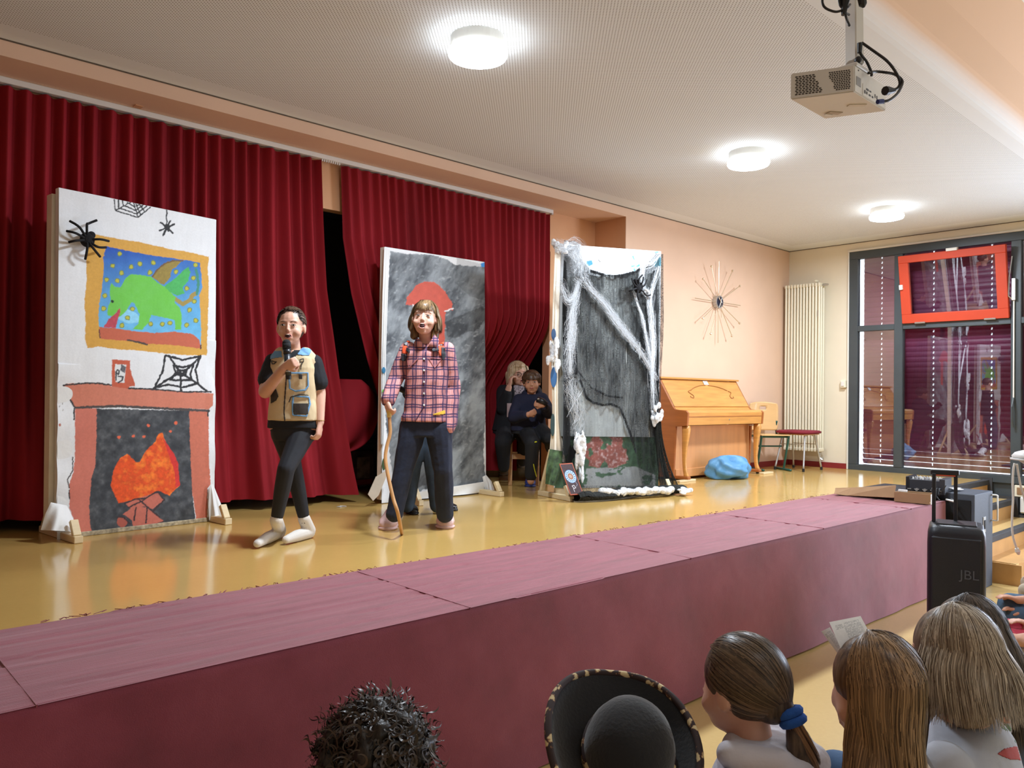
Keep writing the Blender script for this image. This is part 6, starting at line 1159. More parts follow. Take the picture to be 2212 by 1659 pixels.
# ---------------------------------------------------------------- child in the plaid shirt
def plaid_mat():
    s = NT('pink_navy_plaid'); tc = s.n('ShaderNodeTexCoord'); n = s.n('ShaderNodeTexNoise', i_Scale=9.0); s.l(tc.outputs['Object'], n.inputs['Vector']); va = s.n('ShaderNodeVectorMath', operation='MULTIPLY_ADD'); s.l(n.outputs['Color'], va.inputs[0]); va.inputs[1].default_value = (.022, .022, .022); s.l(tc.outputs['Object'], va.inputs[2])
    sp = s.n('ShaderNodeSeparateXYZ'); s.l(va.outputs[0], sp.inputs[0]); h = s.math('SUBTRACT', s.math('MULTIPLY', sp.outputs[0], .733), s.math('MULTIPLY', sp.outputs[1], .68))
    def stripe(v, per, ws):
        f = s.math('FRACT', s.math('DIVIDE', v, per)); out = None
        for c, w_ in ws:
            q = s.math('LESS_THAN', s.math('ABSOLUTE', s.math('SUBTRACT', f, c)), w_); out = q if out is None else s.math('MAXIMUM', out, q)
        return out
    hz = stripe(sp.outputs[2], .062, ((.33, .065), (.61, .065))); hx = stripe(h, .066, ((.28, .06), (.62, .06))); hb = stripe(h, .066, ((.46, .20),))
    c = s.mix(s.math('MULTIPLY', hb, .45), lin((214, 146, 142)), lin((88, 62, 92))); hzb = stripe(sp.outputs[2], .062, ((.47, .17),)); c = s.mix(s.math('MULTIPLY', hzb, .35), c, lin((120, 70, 96))); wl_ = stripe(h, .066, ((.96, .03),)); c = s.mix(s.math('MULTIPLY', wl_, .5), c, lin((236, 190, 190)))
    c = s.mix(s.math('MULTIPLY', hx, .78), c, lin((52, 42, 84))); c = s.mix(s.math('MULTIPLY', hz, .85), c, lin((44, 38, 82))); s.l(c, s.b.inputs['Base Color']); s.b.inputs['Roughness'].default_value = .85; return s.m
def plaidkid():
    D = 5.18; J = lambda x, y, dd=0: dep(D+dd, x, y)
    g = thing('person', 'child in a pink plaid shirt and dark jeans with a backpack, holding a stick', 'person', at(2, 0, 900, 1145)); m_pl = plaid_mat()
    side = (rgt*.99+view*.10).normalized(); fwd = Vector((side.y, -side.x, 0)); fwd = fwd if fwd.dot(view) < 0 else -fwd
    H = Head(J(918, 688, -.02), (-view*.98-rgt*.04+Zu*.13), tilt=-.04, sc=1.06)
    bm = BM(); head_prims(bm, H, 1.0, .014); limb(bm, [H.p(0, -.02, -.055), J(920, 735, .03), J(921, 755, .03)], [.045, .044, .06]); cen = lambda y, dx=0: J(922+dx, y, .03)
    TR = [(cen(748), .105, .055), (cen(765), .132, .075), (cen(800), .126, .082), (cen(850), .122, .082), (cen(890, -1), .130, .09), (cen(915, -2), .135, .092), (cen(935, -2), .12, .08)]; torso(bm, TR, side, fwd)
    shR, elR, wrR = J(882, 757, .04), J(853, 822, .02), J(838, 866, -.12); shL, elL, wrL = J(965, 757, .04), J(978, 838, .08), J(972, 912, .02)
    limb(bm, [shR, elR, wrR], [.047, .038, .026]); limb(bm, [shL, elL, wrL], [.047, .038, .026])
    hand(bm, J(836, 868, -.13), (-Zu*.75+rgt*.25-view*.35), (rgt*.7+view*.5), 1.0, .95, -1); hand(bm, J(970, 918, .0), (-Zu*.9-rgt*.1-view*.1), (-rgt), .8, .9, 1)
    hpR, knR, anR = J(893, 925, .03), J(872, 1015, .0), J(853, 1108, -.02); hpL, knL, anL = J(948, 925, .03), J(957, 1015, .02), J(961, 1108, .10)
    limb(bm, [hpR, knR, anR], [.078, .052, .034]); limb(bm, [hpL, knL, anL], [.078, .052, .034])
    remesh('body', bm, .0058, sk3, g, 3); face(H, g, sk3, mat('brown_brow_soft', (98, 72, 54), .8), (196, 116, 104), .018, .9)
    m_hair = hairmat('chestnut_hair', (66, 48, 30), (140, 108, 70), 70)
    bm = BM(); hs = strandmat('chestnut_strands', (62, 44, 28), (168, 134, 92)); hair_down(H, g, hs, None, .105, 2600, 31, 62, .086, .094, .096, (0, -.012, .022), inward=-.006, flare=.012, wave=.006, width=.0034); bangs(H, g, hs, 520, 32, .044, .062, .0034, .092)
    H.el(bm, (0, -.020, .032), (.080, .086, .084)); H.el(bm, (0, .020, .062), (.058, .048, .030))
    for q, lz in ((-1, 0), (1, .0)):
        H.cp(bm, (q*.074, -.006, .02), (q*.078, -.012, -.07), .014, .016); H.cp(bm, (q*.060, -.045, -.02), (q*.064, -.035, -.105), .030, .026)
    H.el(bm, (0, -.06, -.05), (.06, .05, .08)); remesh('hair_mass', bm, .006, m_hair, g, 1, folds(.003, 60, 2, .12))
    bm = BM(); torso(bm, [(cen(744), .085, .055)]+[(c, a+.016, b+.016) for c, a, b in TR[:5]]+[(cen(900, -3), .156, .114), (cen(910, -3), .158, .114)], side, fwd, 30)
    limb(bm, [shR, elR, wrR.lerp(elR, .06)], [.058, .050, .046]); limb(bm, [shL, elL, wrL, J(969, 924, .0)], [.058, .052, .048, .042]); sh_ = remesh('plaid_shirt', bm, .0062, m_pl, g, 2, folds(.0055, 20, 3))
    # collar, placket, buttons
    for q, pts in ((-1, ((900, 728), (893, 742), (906, 757), (920, 748))), (1, ((938, 722), (948, 733), (944, 757), (922, 750)))):
        vs = [J(x_, y_, -.045-.02*(i > 1)) for i, (x_, y_) in enumerate(pts)]; bm = BM(); f = [bm.verts.new(v_) for v_ in vs]; b = [bm.verts.new(v_+view*.02) for v_ in vs]; bm.faces.new(f); bm.faces.new(b[::-1])
        for i in range(4): bm.faces.new((f[i], b[i], b[(i+1) % 4], f[(i+1) % 4]))
        bmesh.ops.bevel(bm, geom=bm.edges[:], offset=.004, segments=2, affect='EDGES'); obj('collar', bm, m_pl, g, True)
    F_ = lambda pts: [(760+x/2.515, 520+y/2.515) for x, y in pts]
    stick('placket_seam', sh_, [band([(919, 760), (917, 820), (914, 880), (899, 906)], .8)], mat('navy_seam', (60, 44, 84), .8), g, .002, .5)
    for y_ in (775, 800, 825, 850, 875): stick('button', sh_, [[(916+2*math.cos(a), y_+2*math.sin(a)) for a in np.linspace(0, 6.28, 9)]], m_wht, sh_, .004, .5)
    stick('chest_pocket', sh_, [band(F_([(300, 640), (310, 690), (360, 640)]), 1.0), band(F_([(420, 640), (450, 690), (490, 640), (425, 635)]), 1.0)], mat('pocket_edge', (190, 120, 124), .8), sh_, .003, .5)
    stick('yellow_hem', sh_, [F_([(440, 945), (505, 922), (505, 940), (470, 945)])], mat('yellow_jersey', (214, 170, 50), .8), g, .004)
    m_jean = mat('dark_indigo_jeans', (30, 38, 58), .85, var=.18, scale=8, bump=.4, bscale=60)
    bm = BM(); torso(bm, [(cen(890, -1), .150, .092), (cen(915, -2), .142, .098), (cen(942, -2), .140, .092)], side, fwd)
    limb(bm, [hpR, knR, anR, J(851, 1110, -.02)], [.092, .066, .056, .056]); limb(bm, [hpL, knL, anL, J(961, 1110, .10)], [.092, .066, .056, .056]); remesh('jeans', bm, .0065, m_jean, g, 2, folds(.006, 16, 8))
    m_clog = mat('pale_pink_clog', (226, 190, 184), .5, var=.03)
    for (hx, tx) in (((852, 1130), (834, 1146)), ((961, 1122), (962, 1143))):
        h_, t_ = at(2, 0, *hx), at(2, 0, *tx); d = (t_-h_); d = d.normalized(); h_ = t_-d*.24; c = shoe('clog', h_, t_, m_clog, m_clog, g, .060, .105); bm = BM()
        for i in range(7): a = h_+d*(.20*(.58+.13*(i//3)))+Vector((-d.y, d.x, 0))*(.018*((i % 3)-1)); ell(bm, a+Zu*(.084-.016*(i//3)), (.0055, .0055, .005), None, 8, 6)
        obj('vent_holes', bm, m_blk, c, True)
        obj('ankle_sock', tube(BM(), [h_+d*.05+Zu*.05, h_+d*.045+Zu*.11], [.042, .04], 14), mat('pink_sock', (222, 176, 174), .9), g, True)
    # backpack straps and pack
    bp = thing('backpack', 'orange and grey backpack worn by the plaid-shirted child', 'backpack', J(922, 800, .2)); m_or = mat('orange_webbing', (236, 90, 48), .7, bump=.3); m_gr = mat('grey_webbing', (138, 140, 144), .7); m_bk = mat('black_buckle', (34, 36, 44), .5)
    Q_ = lambda pts: [(850+x/10.37, 620+y/10.37) for x, y in pts]
    stick('strap', sh_, [Q_([(1010, 1000), (1165, 985), (1140, 1170), (1120, 1290), (985, 1280), (970, 1120)])], m_or, bp, .008, thick=.008); stick('strap', sh_, [Q_([(340, 1045), (400, 1020), (385, 1130), (360, 1240), (300, 1240), (310, 1140)])], m_or, bp, .008, thick=.008)
    stick('strap_band', sh_, [Q_([(1030, 1050), (1085, 1050), (1095, 1300), (1045, 1310)])], m_gr, bp, .014); stick('strap_band', sh_, [Q_([(250, 1180), (330, 1100), (320, 1200), (300, 1310), (240, 1290)])], m_gr, bp, .010)
    stick('strap', sh_, [Q_([(1005, 1330), (1130, 1320), (1165, 1420), (1050, 1540), (1010, 1450)])], m_or, bp, .007); stick('strap', sh_, [Q_([(215, 1330), (300, 1320), (320, 1430), (270, 1500), (200, 1480)])], m_or, bp, .007)
    stick('buckle', sh_, [Q_([(1070, 1370), (1150, 1360), (1155, 1560), (1095, 1640), (1075, 1540)]), Q_([(860, 1400), (1000, 1370), (1010, 1420), (870, 1450)])], m_bk, bp, .014, thick=.008); stick('buckle', sh_, [Q_([(300, 1360), (370, 1400), (350, 1480), (300, 1440)]), Q_([(180, 1500), (290, 1520), (260, 1659), (190, 1650)])], m_bk, bp, .012, thick=.008)
    bm = BM(); box(bm, J(922, 815, .245), (.27, .14, .38), Matrix((side, fwd, Zu)).transposed(), .05, 3); obj('pack', bm, m_bk, bp, True); obj('waist_strap', tube(BM(), [J(876, 845, .12), J(860, 838, .14), J(852, 832, .2)], .02, 8), m_bk, bp, True)
    # walking stick
    S_ = lambda x, y, dd: J(760+x/2.515, 520+y/2.515, dd); stp = [S_(203, 930, -.15), S_(207, 1000, -.16), S_(208, 1050, -.17), S_(190, 1120, -.19), S_(183, 1190, -.21), S_(200, 1290, -.25), S_(225, 1400, -.29), S_(250, 1480, -.31)]; tip = at(2, .008, 868, 1153)
    w_ = obj('walking_stick', tube(BM(), spline(stp+[tip], 6), .0115, 9), wood('peeled_hazel', (196, 146, 92), .15, 12, .5, (1, 1, .5)), None, True); tag(w_, 'crooked peeled wooden stick held by the plaid-shirted child', 'stick')
    obj('tape', tube(BM(), [S_(202, 918, -.15), S_(204, 960, -.155)], .0155, 10), mat('yellow_tape', (226, 190, 96), .5), w_)
plaidkid()
def hidden():
    D = 5.95; J = lambda x, y, dd=0: dep(D+dd, x, y); g = thing('person', 'second child hidden behind the plaid shirt, only jeans and black shoes showing', 'person', at(2, 0, 920, 1110)); m_j = mat('blue_grey_jeans', (52, 68, 86), .85, var=.3, scale=9, bump=.5)
    bm = BM(); H = Head(J(922, 752, .1), -view, sc=.95); head_prims(bm, H); limb(bm, [H.p(0, 0, -.05), J(922, 800, .1)], [.045, .05]); torso(bm, [(J(922, 800, .1), .13, .07), (J(922, 850, .1), .13, .08), (J(922, 910, .1), .14, .09)], rgt, -view)
    h1, k1, a1 = J(905, 925, .05), J(893, 1005, 0), J(880, 1092, -.05); h2, k2, a2 = J(930, 925, .05), J(934, 1005, 0), J(944, 1092, .02); limb(bm, [h1, k1, a1], [.075, .05, .035]); limb(bm, [h2, k2, a2], [.075, .05, .035]); remesh('body', bm, .008, sk1, g, 2)
    bm = BM(); limb(bm, [h1, k1, a1], [.085, .062, .054]); limb(bm, [h2, k2, a2], [.085, .062, .054]); remesh('jeans', bm, .008, m_j, g, 2, folds(.006, 18, 2))
    bm = BM(); torso(bm, [(J(922, 790, .1), .12, .08), (J(922, 850, .1), .145, .095), (J(922, 925, .1), .15, .10)], rgt, -view); limb(bm, [J(890, 812, .1), J(880, 850, .1), J(900, 880, .0)], [.045, .04, .035]); limb(bm, [J(950, 812, .1), J(955, 850, .1), J(940, 880, .0)], [.045, .04, .035]); remesh('sweater', bm, .008, mat('black_sweater', (26, 26, 30), .9), g, 2)
    bm = BM(); H.el(bm, (0, -.02, .03), (.084, .09, .085)); remesh('hair', bm, .008, hairmat('brown_hair_b', (50, 36, 28), (90, 66, 48)), g, 1)
    m_ps = mat('black_patent_shoe', (20, 20, 24), .25, var=.1)
    for a, b in (((872, 1100), (895, 1112)), ((938, 1098), (985, 1104))): t_ = at(2, 0, *b); h_ = at(2, 0, *a); d = (t_-h_).normalized(); shoe('shoe', t_-d*.22, t_, m_ps, m_blk, g, .045, .075, lace=m_blk)
hidden()
# ---------------------------------------------------------------- woman and boy on the stool
T_ = lambda X, Y: (1040+X/4.88, 740+Y/4.88)
def seated():
    D = 8.02; J = lambda X, Y, dd=0: dep(D+dd, *T_(X, Y)); m_dk = mat('black_knit', (20, 21, 26), .9, var=.15); m_st = wood('pale_stool_wood', (206, 158, 108))
    g = thing('person', 'woman with blonde bob and dark glasses seated in black behind the boy', 'person', at(2, 0, 1088, 1030))
    H = Head(J(385, 330, 0), (-view*.9+rgt*.42-Zu*.05), tilt=.12, sc=1.10); bm = BM(); head_prims(bm, H, 1.0, .004); limb(bm, [H.p(0, -.02, -.05), J(385, 440, .05)], [.05, .055]); cen = lambda y, dx=0, dd=.05: J(370+dx, y, dd)
    TR = [(cen(450), .15, .07), (cen(520), .185, .10), (cen(650), .18, .12), (cen(800, -20), .19, .14), (cen(930, -30), .21, .16)]; torso(bm, TR, rgt, -view)
    shR, elR, wrR = J(235, 520, .05), J(225, 700, -.05), J(290, 470, -.12); shL, elL, wrL = J(560, 520, .05), J(620, 700, .0), J(560, 800, -.1); limb(bm, [shR, elR, wrR], [.06, .048, .030]); limb(bm, [shL, elL, wrL], [.06, .048, .034]); hand(bm, J(295, 455, -.13), (Zu*.95+rgt*.15), (rgt*.8+view*.3), 1.05, .55, 1)
    hp, kn, an = J(270, 930, .1), J(225, 1050, -.35), J(235, 1310, -.25); hp2, kn2, an2 = J(430, 930, .1), J(470, 1010, -.2), J(430, 1250, .1); limb(bm, [hp, kn, an], [.10, .070, .045]); limb(bm, [hp2, kn2, an2], [.10, .07, .045]); remesh('body', bm, .0075, sk1, g, 3)
    face(H, g, sk1, mat('ash_brow', (120, 98, 78), .8), mouth=.008, eye=.8); m_gl = mat('tortoise_glasses', (40, 28, 26), .3)
    bm = BM()
    for q in (-1, 1): tube(bm, [H.p(q*.031+.022*math.cos(a), .094, .001+.016*math.sin(a)) for a in np.linspace(0, 2*PI, 15)[:-1]], .0026, 5, True); tube(bm, [H.p(q*.053, .092, .006), H.p(q*.078, .02, .004)], .002, 5)
    tube(bm, [H.p(-.009, .095, .004), H.p(.009, .095, .004)], .0024, 5); gl_ = obj('glasses', bm, m_gl, None, True); tag(gl_, 'dark rounded glasses worn by the blonde woman', 'glasses')
    bm = BM(); H.el(bm, (0, -.022, .036), (.088, .096, .088)); H.el(bm, (0, .02, .075), (.066, .060, .030))
    for q in (-1, 1): H.cp(bm, (q*.078, .02, .05), (q*.092, .012, -.07), .022, .030); H.cp(bm, (q*.07, -.04, .0), (q*.076, -.03, -.095), .04, .036)
    H.el(bm, (0, -.06, -.03), (.07, .06, .09)); hair_down(H, g, strandmat('blonde_strands', (150, 122, 90), (232, 214, 182)), None, .085, 2200, 33, 50, .093, .102, .100, (0, -.012, .022), inward=.0, flare=.012, wave=.005, width=.004); remesh('hair_mass', bm, .0075, hairmat('blonde_hair', (150, 124, 92), (214, 192, 156), 60), g, 1, folds(.003, 50, 3, .1))
    bm = BM(); torso(bm, [(c, a+.014, b+.012) for c, a, b in TR], rgt, -view); limb(bm, [shR, elR, wrR.lerp(elR, .3)], [.075, .066, .05]); limb(bm, [shL, elL, wrL], [.075, .064, .055]); cardi = remesh('cardigan', bm, .009, m_dk, g, 2, folds(.006, 12))
    stick('blouse', cardi, [[T_(*p) for p in ((340, 430), (450, 440), (450, 500), (400, 560), (370, 640), (345, 640), (350, 560))], ], mat('patterned_blouse', (150, 140, 146), .8, var=.9, scale=60), cardi, .006, 1.0); stick('blouse_hem', cardi, [[T_(*p) for p in ((268, 645), (345, 640), (330, 720), (300, 785), (268, 785))]], mat('pale_blouse_hem', (168, 142, 140), .8, var=.1), cardi, .006, 1.0)
    bm = BM(); torso(bm, [(cen(880, -25), .20, .15), (cen(960, -30), .22, .17)], rgt, -view); limb(bm, [hp, kn, an], [.115, .082, .058]); limb(bm, [hp2, kn2, an2], [.115, .08, .055]); remesh('trousers', bm, .01, m_dk, g, 3)
    h_ = at(2, 0, *T_(245, 1390)); shoe('shoe', h_+view*.10, h_-view*.14-rgt*.01, mat('white_trainer', (206, 196, 180), .7), m_wht, g, .052, .085, lace=m_wht); h_ = at(2, 0, *T_(430, 1330)); shoe('shoe', h_+view*.3, h_+view*.1, mat('white_trainer', (206, 196, 180), .7), m_wht, g, .05, .08)
    # stool
    st = thing('wooden_stool', 'pale square wooden stool under the seated boy and woman', 'stool', at(2, 0, 1130, 1035)); zs = dep(7.95, *T_(350, 985)).z; c = at(2, 0, *T_(430, 1400)); sx_, sy_ = rgt, view
    RS = Matrix((sx_, sy_, Zu)).transposed(); c = dep(7.95, *T_(450, 985)); c = Vector((c.x, c.y, 0))+view*.12
    bm = BM(); box(bm, c+Zu*(zs-.012), (.34, .32, .024), RS, .005); obj('seat', bm, m_st, st)
    for a in (-1, 1):
        for b in (-1, 1): bm = BM(); box(bm, c+sx_*a*.135+sy_*b*.125+Zu*(zs-.024)/2, (.04, .034, zs-.024), RS, .004); obj('leg', bm, m_st, st)
        bm = BM(); box(bm, c+sy_*a*.125+Zu*.29, (.25, .022, .055), RS, .003); obj('rung', bm, m_st, st); bm = BM(); box(bm, c+sx_*a*.135+Zu*(zs-.06), (.022, .24, .05), RS, .003); obj('apron', bm, m_st, st)
    # boy
    D = 7.62; J = lambda X, Y, dd=0: dep(D+dd, *T_(X, Y)); g = thing('person', 'boy in a navy hoodie seated on the wooden stool fiddling with a dark object', 'person', at(2, 0, *T_(520, 1525)))
    H = Head(J(530, 420, 0), (-view*.98-rgt*.05), tilt=.06, sc=1.02); bm = BM(); head_prims(bm, H, .98); limb(bm, [H.p(0, -.02, -.05), J(525, 540, .03)], [.042, .048]); cen = lambda y, dx=0, dd=.04: J(520+dx, y, dd)
    TR = [(cen(545), .12, .06), (cen(600), .155, .085), (cen(700), .155, .09), (cen(800, -30), .15, .10), (cen(930, -20), .16, .12)]; torso(bm, TR, rgt, -view)
    shR, elR, wrR = J(400, 610, .03), J(340, 790, -.05), J(490, 760, -.22); shL, elL, wrL = J(640, 600, .03), J(710, 740, -.05), J(650, 660, -.25); limb(bm, [shR, elR, wrR], [.048, .042, .028]); limb(bm, [shL, elL, wrL], [.048, .042, .028])
    hand(bm, wrR, (rgt*.8+Zu*.35-view*.2), (view*.4+Zu*.1), .9, .8, -1); hand(bm, wrL, (-rgt*.85+Zu*.2-view*.2), (view*.4), .9, .8, 1)
    hpR, knR, anR = J(470, 930, .05), J(540, 1060, -.30), J(520, 1400, -.22); hpL, knL, anL = J(600, 920, .05), J(720, 1010, -.28), J(735, 1110, .15); limb(bm, [hpR, knR, anR, anR-Zu*.05], [.075, .055, .036, .036]); limb(bm, [hpL, knL, anL], [.075, .055, .038]); remesh('body', bm, .0068, sk2, g, 3); face(H, g, sk2, mat('dark_brow', (60, 42, 34), .8), (170, 92, 84), 0, .95)
    bm = BM(); H.el(bm, (0, -.022, .036), (.087, .094, .088)); H.el(bm, (0, .025, .068), (.070, .060, .038)); rr = random.Random(2)
    for k in range(-6, 7): H.cp(bm, (k*.012, .062-.0009*k*k, .070), (k*.0135, .085-.0014*k*k, .034-.004*(k % 3)), .012, .006)
    for q in (-1, 1): H.cp(bm, (q*.076, .02, .05), (q*.079, .016, .0), .018, .012)
    hs = strandmat('brown_fringe_strands', (44, 30, 22), (118, 88, 62)); hair_down(H, g, hs, None, .012, 1800, 35, 62, .089, .097, .098, (0, -.014, .024), width=.0036); bangs(H, g, hs, 480, 36, .030, .066, .0036, .095); remesh('hair_mass', bm, .0065, hairmat('brown_fringe_hair', (48, 32, 24), (104, 76, 54), 60), g, 1, folds(.004, 55, 6, .1))
    m_nv = mat('navy_hoodie', (26, 30, 54), .9, var=.15, bump=.3); bm = BM(); torso(bm, [(c, a+.018, b+.016) for c, a, b in TR], rgt, -view); limb(bm, [shR, elR, wrR.lerp(elR, .14)], [.065, .060, .042]); limb(bm, [shL, elL, wrL.lerp(elL, .14)], [.065, .060, .042]); caps(bm, J(470, 545, .05), J(590, 545, .05), .045, .045); remesh('hoodie', bm, .009, m_nv, g, 2, folds(.006, 18, 5))
    m_tr = mat('black_track_pants', (20, 22, 26), .8); bm = BM(); torso(bm, [(cen(890, -20), .165, .12), (cen(960, -20), .17, .13)], rgt, -view); limb(bm, [hpR, knR, anR], [.092, .072, .058]); limb(bm, [hpL, knL, anL], [.092, .068, .055]); tp = remesh('track_pants', bm, .008, m_tr, g, 2, folds(.005, 14, 6)); stick('yellow_piping', tp, [band([T_(548, 1280), T_(560, 1340), T_(580, 1415)], 1.2), band([T_(560, 1050), T_(585, 1045)], 1.6)], mat('neon_yellow', (214, 214, 40), .6), tp, .004, .6)
    m_bc = mat('blue_clog', (48, 66, 136), .5); h_ = at(2, 0, *T_(515, 1525)); c_ = shoe('clog', h_+view*.20, h_, m_bc, m_bc, g, .052, .085); h_ = at(2, 0, *T_(745, 1160)); 
    tl = thing('handheld_torch', 'dark handheld gadget in the boy\'s hands', 'gadget', J(630, 620, -.25)); obj('body', tube(BM(), [J(590, 600, -.26), J(650, 620, -.28), J(690, 650, -.28)], [.03, .026, .02], 10), m_blkg, tl, True); obj('lens', ell(BM(), J(600, 595, -.29), (.014, .012, .010), None, 10, 8), m_alu, tl, True)
seated()
# ------------------------------------------------------------------ the audience in front of the stage
def seatedbody(H, facing, sk, m_top, m_leg, par, neck=.118, shw=.165, sleeve=True, wid=1.0, arms=None, knees=True, sk_arm=True):
    f = Vector(facing); f.z = 0; f.normalize(); x = f.cross(Zu).normalized(); c = H.c; N0 = H.p(0, -.02, -.06); nb = Vector((c.x, c.y, c.z))-f*.035-Zu*neck*H.s; hipz = ZF+.475; zz = lambda t: nb.z-.03+(hipz-nb.z+.03)*t
    bm = BM(); head_prims(bm, H); limb(bm, [N0, nb], [.044, .050]); q = lambda t, b=0: Vector((nb.x, nb.y, zz(t)))-f*(b)
    rings = [(q(-.05), .062, .052), (q(0), .10*wid, .062), (q(.10, .005), shw*wid*.94, .075), (q(.3, .01), shw*wid, .095), (q(.65), .145*wid, .09), (q(1), .16*wid, .11)]; torso(bm, rings, x, f)
    sh = [q(.10)+x*s_*shw*wid for s_ in (-1, 1)]; A = arms or [[q(.55)+x*s_*(shw+.06)*wid+f*.03, q(.85)+x*s_*.10+f*.26] for s_ in (-1, 1)]
    for s_, p0, (e, w_) in zip((-1, 1), sh, A): limb(bm, [p0, e, w_], [.046, .038, .026]); hand(bm, w_, f-Zu*.3-x*s_*.4, -Zu, .9, .45, s_)
    hp = [q(1)+x*s_*.085*wid-Zu*.0 for s_ in (-1, 1)]; kn = [p+f*.38+x*s_*.03 for p, s_ in zip(hp, (-1, 1))]; an = [Vector((k.x, k.y, ZF+.07))+f*.03 for k in kn]
    for a, b, c_ in zip(hp, kn, an): limb(bm, [a, b, c_, c_+f*.14-Zu*.02], [.075, .055, .036, .03])
    remesh('body', bm, .0105, sk, par, 2); bm = BM(); torso(bm, [(p, a+.014, b+.014) for p, a, b in rings], x, f, 26, 2.3)
    for s_, p0, (e, w_) in zip((-1, 1), sh, A): limb(bm, [p0, e, w_.lerp(e, .12 if sleeve else .9)], [.058, .052, .042])
    top = remesh('top', bm, .0095, m_top, par, 3, folds(.005, 14, 4)); bm = BM()
    for a, b, c_ in zip(hp, kn, an): limb(bm, [a, b, c_], [.088, .068, .055])
    remesh('trousers', bm, .014, m_leg, par, 2)
    for c_, s_ in zip(an, (-1, 1)): h_ = Vector((c_.x, c_.y, ZF)); shoe('shoe', h_-f*.05, h_+f*.17, m_snk, m_wht, par, .042, .075)
    return top, x, f, nb
m_jn = mat('mid_blue_jeans', (58, 84, 116), .85, var=.2, scale=9, bump=.4); bm_w = wood('hall_bench_wood', (190, 146, 96))
toY = Vector((-.12, 1, 0))
benches = []
# ponytail girl
H = Head(dep(1.92, 1598, 1482), toY*.9+view*.15-Zu*.08, tilt=0, sc=1.10); g = thing('person', 'girl with a ponytail tied by a blue band, in a pale grey hoodie', 'person', Vector((H.c.x, H.c.y, ZF)))
m_hood = mat('pale_grey_hoodie', (206, 204, 212), .9, var=.05, bump=.4, bscale=60); top, x, f, nb = seatedbody(H, toY, sk1, m_hood, m_jn, g, wid=.98)
bm = BM(); loft(bm, [(nb+Zu*z-f*o_, x*a, f*b) for z, o_, a, b in ((-.07, .03, .15, .115), (-.03, .03, .135, .105), (.01, .025, .105, .088), (.028, .02, .08, .07))], 26); 
for s_ in (-1, 1): caps(bm, nb+x*s_*.06-f*.09+Zu*.0, nb+x*s_*.11+f*.01+Zu*.01, .035, .03)
caps(bm, nb-x*.05-f*.115-Zu*.03, nb+x*.06-f*.115-Zu*.03, .045, .045); remesh('hood', bm, .006, m_hood, g, 3, folds(.006, 18, 9))
mS = strandmat('ash_brown_hair', (42, 34, 28), (122, 102, 80)); mU = hairmat('ash_brown_hair_mass', (52, 42, 34), (94, 78, 62)); tie = pulled(H, g, mS, (.06, -.86, -.50), 4200, 3)
bm = BM(); H.el(bm, (0, -.018, .024), (.080, .095, .093), 24, 16); caps(bm, H.p(0, -.075, -.02), tie, .045*H.s, .018); remesh('hair_mass', bm, .006, mU, g, 2)
m_band = mat('royal_blue_hair_band', (34, 86, 168), .9, bump=.6, bscale=120); bd = (tie-H.p(0, -.05, 0)).normalized(); bd = (bd*.6-Zu*.8).normalized(); s_, t_ = frame_of(bd)
for k in (0, 1): obj('hair_band', tube(BM(), [tie+bd*(.004+.019*k)+(s_*math.cos(a)+t_*math.sin(a))*.022 for a in np.linspace(0, 2*PI, 19)[:-1]], .0115, 8, True), m_band, g, True)
n = 700; rng = np.random.default_rng(5); K = 20; t = np.linspace(0, 1, K)[None]; a_ = rng.uniform(0, 2*PI, (n, 1)); r0 = np.sqrt(rng.random((n, 1))); Lp = rng.uniform(.24, .31, (n, 1)); wd = np.interp(t, [0, .08, .3, .6, 1], [.016, .024, .038, .034, .010]); tw = 2.2*t; c0 = np.array(tie+bd*.02); xx, ff = np.array(x), np.array(f)
P_ = c0[None, None]+np.array([0, 0, -1])*(Lp*t)[..., None]-ff*(.030*np.sin(t*2.5))[..., None]+xx*((r0*wd*np.cos(a_+tw)+.012*np.sin(t*5))[..., None])+ff*((r0*wd*np.sin(a_+tw))[..., None]); N_ = xx*np.cos(a_+tw)[..., None]+ff*np.sin(a_+tw)[..., None]
ribbons('ponytail', P_, N_+0*P_, .0032, strandmat('warm_brown_ponytail', (62, 42, 28), (150, 112, 74)), g, rng)
bm = BM(); loft(bm, [(Vector(c0)-Zu*z-f*(.03*math.sin(z/.28*2.5)), x*r_, f*r_) for z, r_ in ((0, .014), (.03, .022), (.09, .033), (.17, .030), (.24, .012))], 16); obj('ponytail_core', bm, mU, g, True)
# girl with long light-brown hair, holding folded sheets
H = Head(dep(1.74, 1888, 1490), toY*.85+view*.1-Zu*.22-rgt*.15, tilt=0, sc=1.05); g = thing('person', 'girl with long straight light-brown hair reading folded white sheets', 'person', Vector((H.c.x, H.c.y, ZF)))
hL = dep(1.85, 1845, 1440); top, x, f, nb = seatedbody(H, toY-rgt*.2, sk1, mat('beige_jersey', (196, 182, 168), .85, var=.04, bump=.3), m_jn, g, wid=.86)
hair_down(H, g, strandmat('light_brown_hair', (66, 48, 34), (166, 134, 98)), hairmat('light_brown_hair_mass', (72, 52, 36), (120, 92, 64)), .34, 4700, 11, 62, inward=.012, flare=.02)
bk = thing('folded_sheets', 'folded white printed sheets held up by the long-haired girl', 'paper', dep(1.9, 1825, 1370)); Wp = lambda X, Y, d: dep(d, 1740+X/3.614, 1200+Y/3.614)
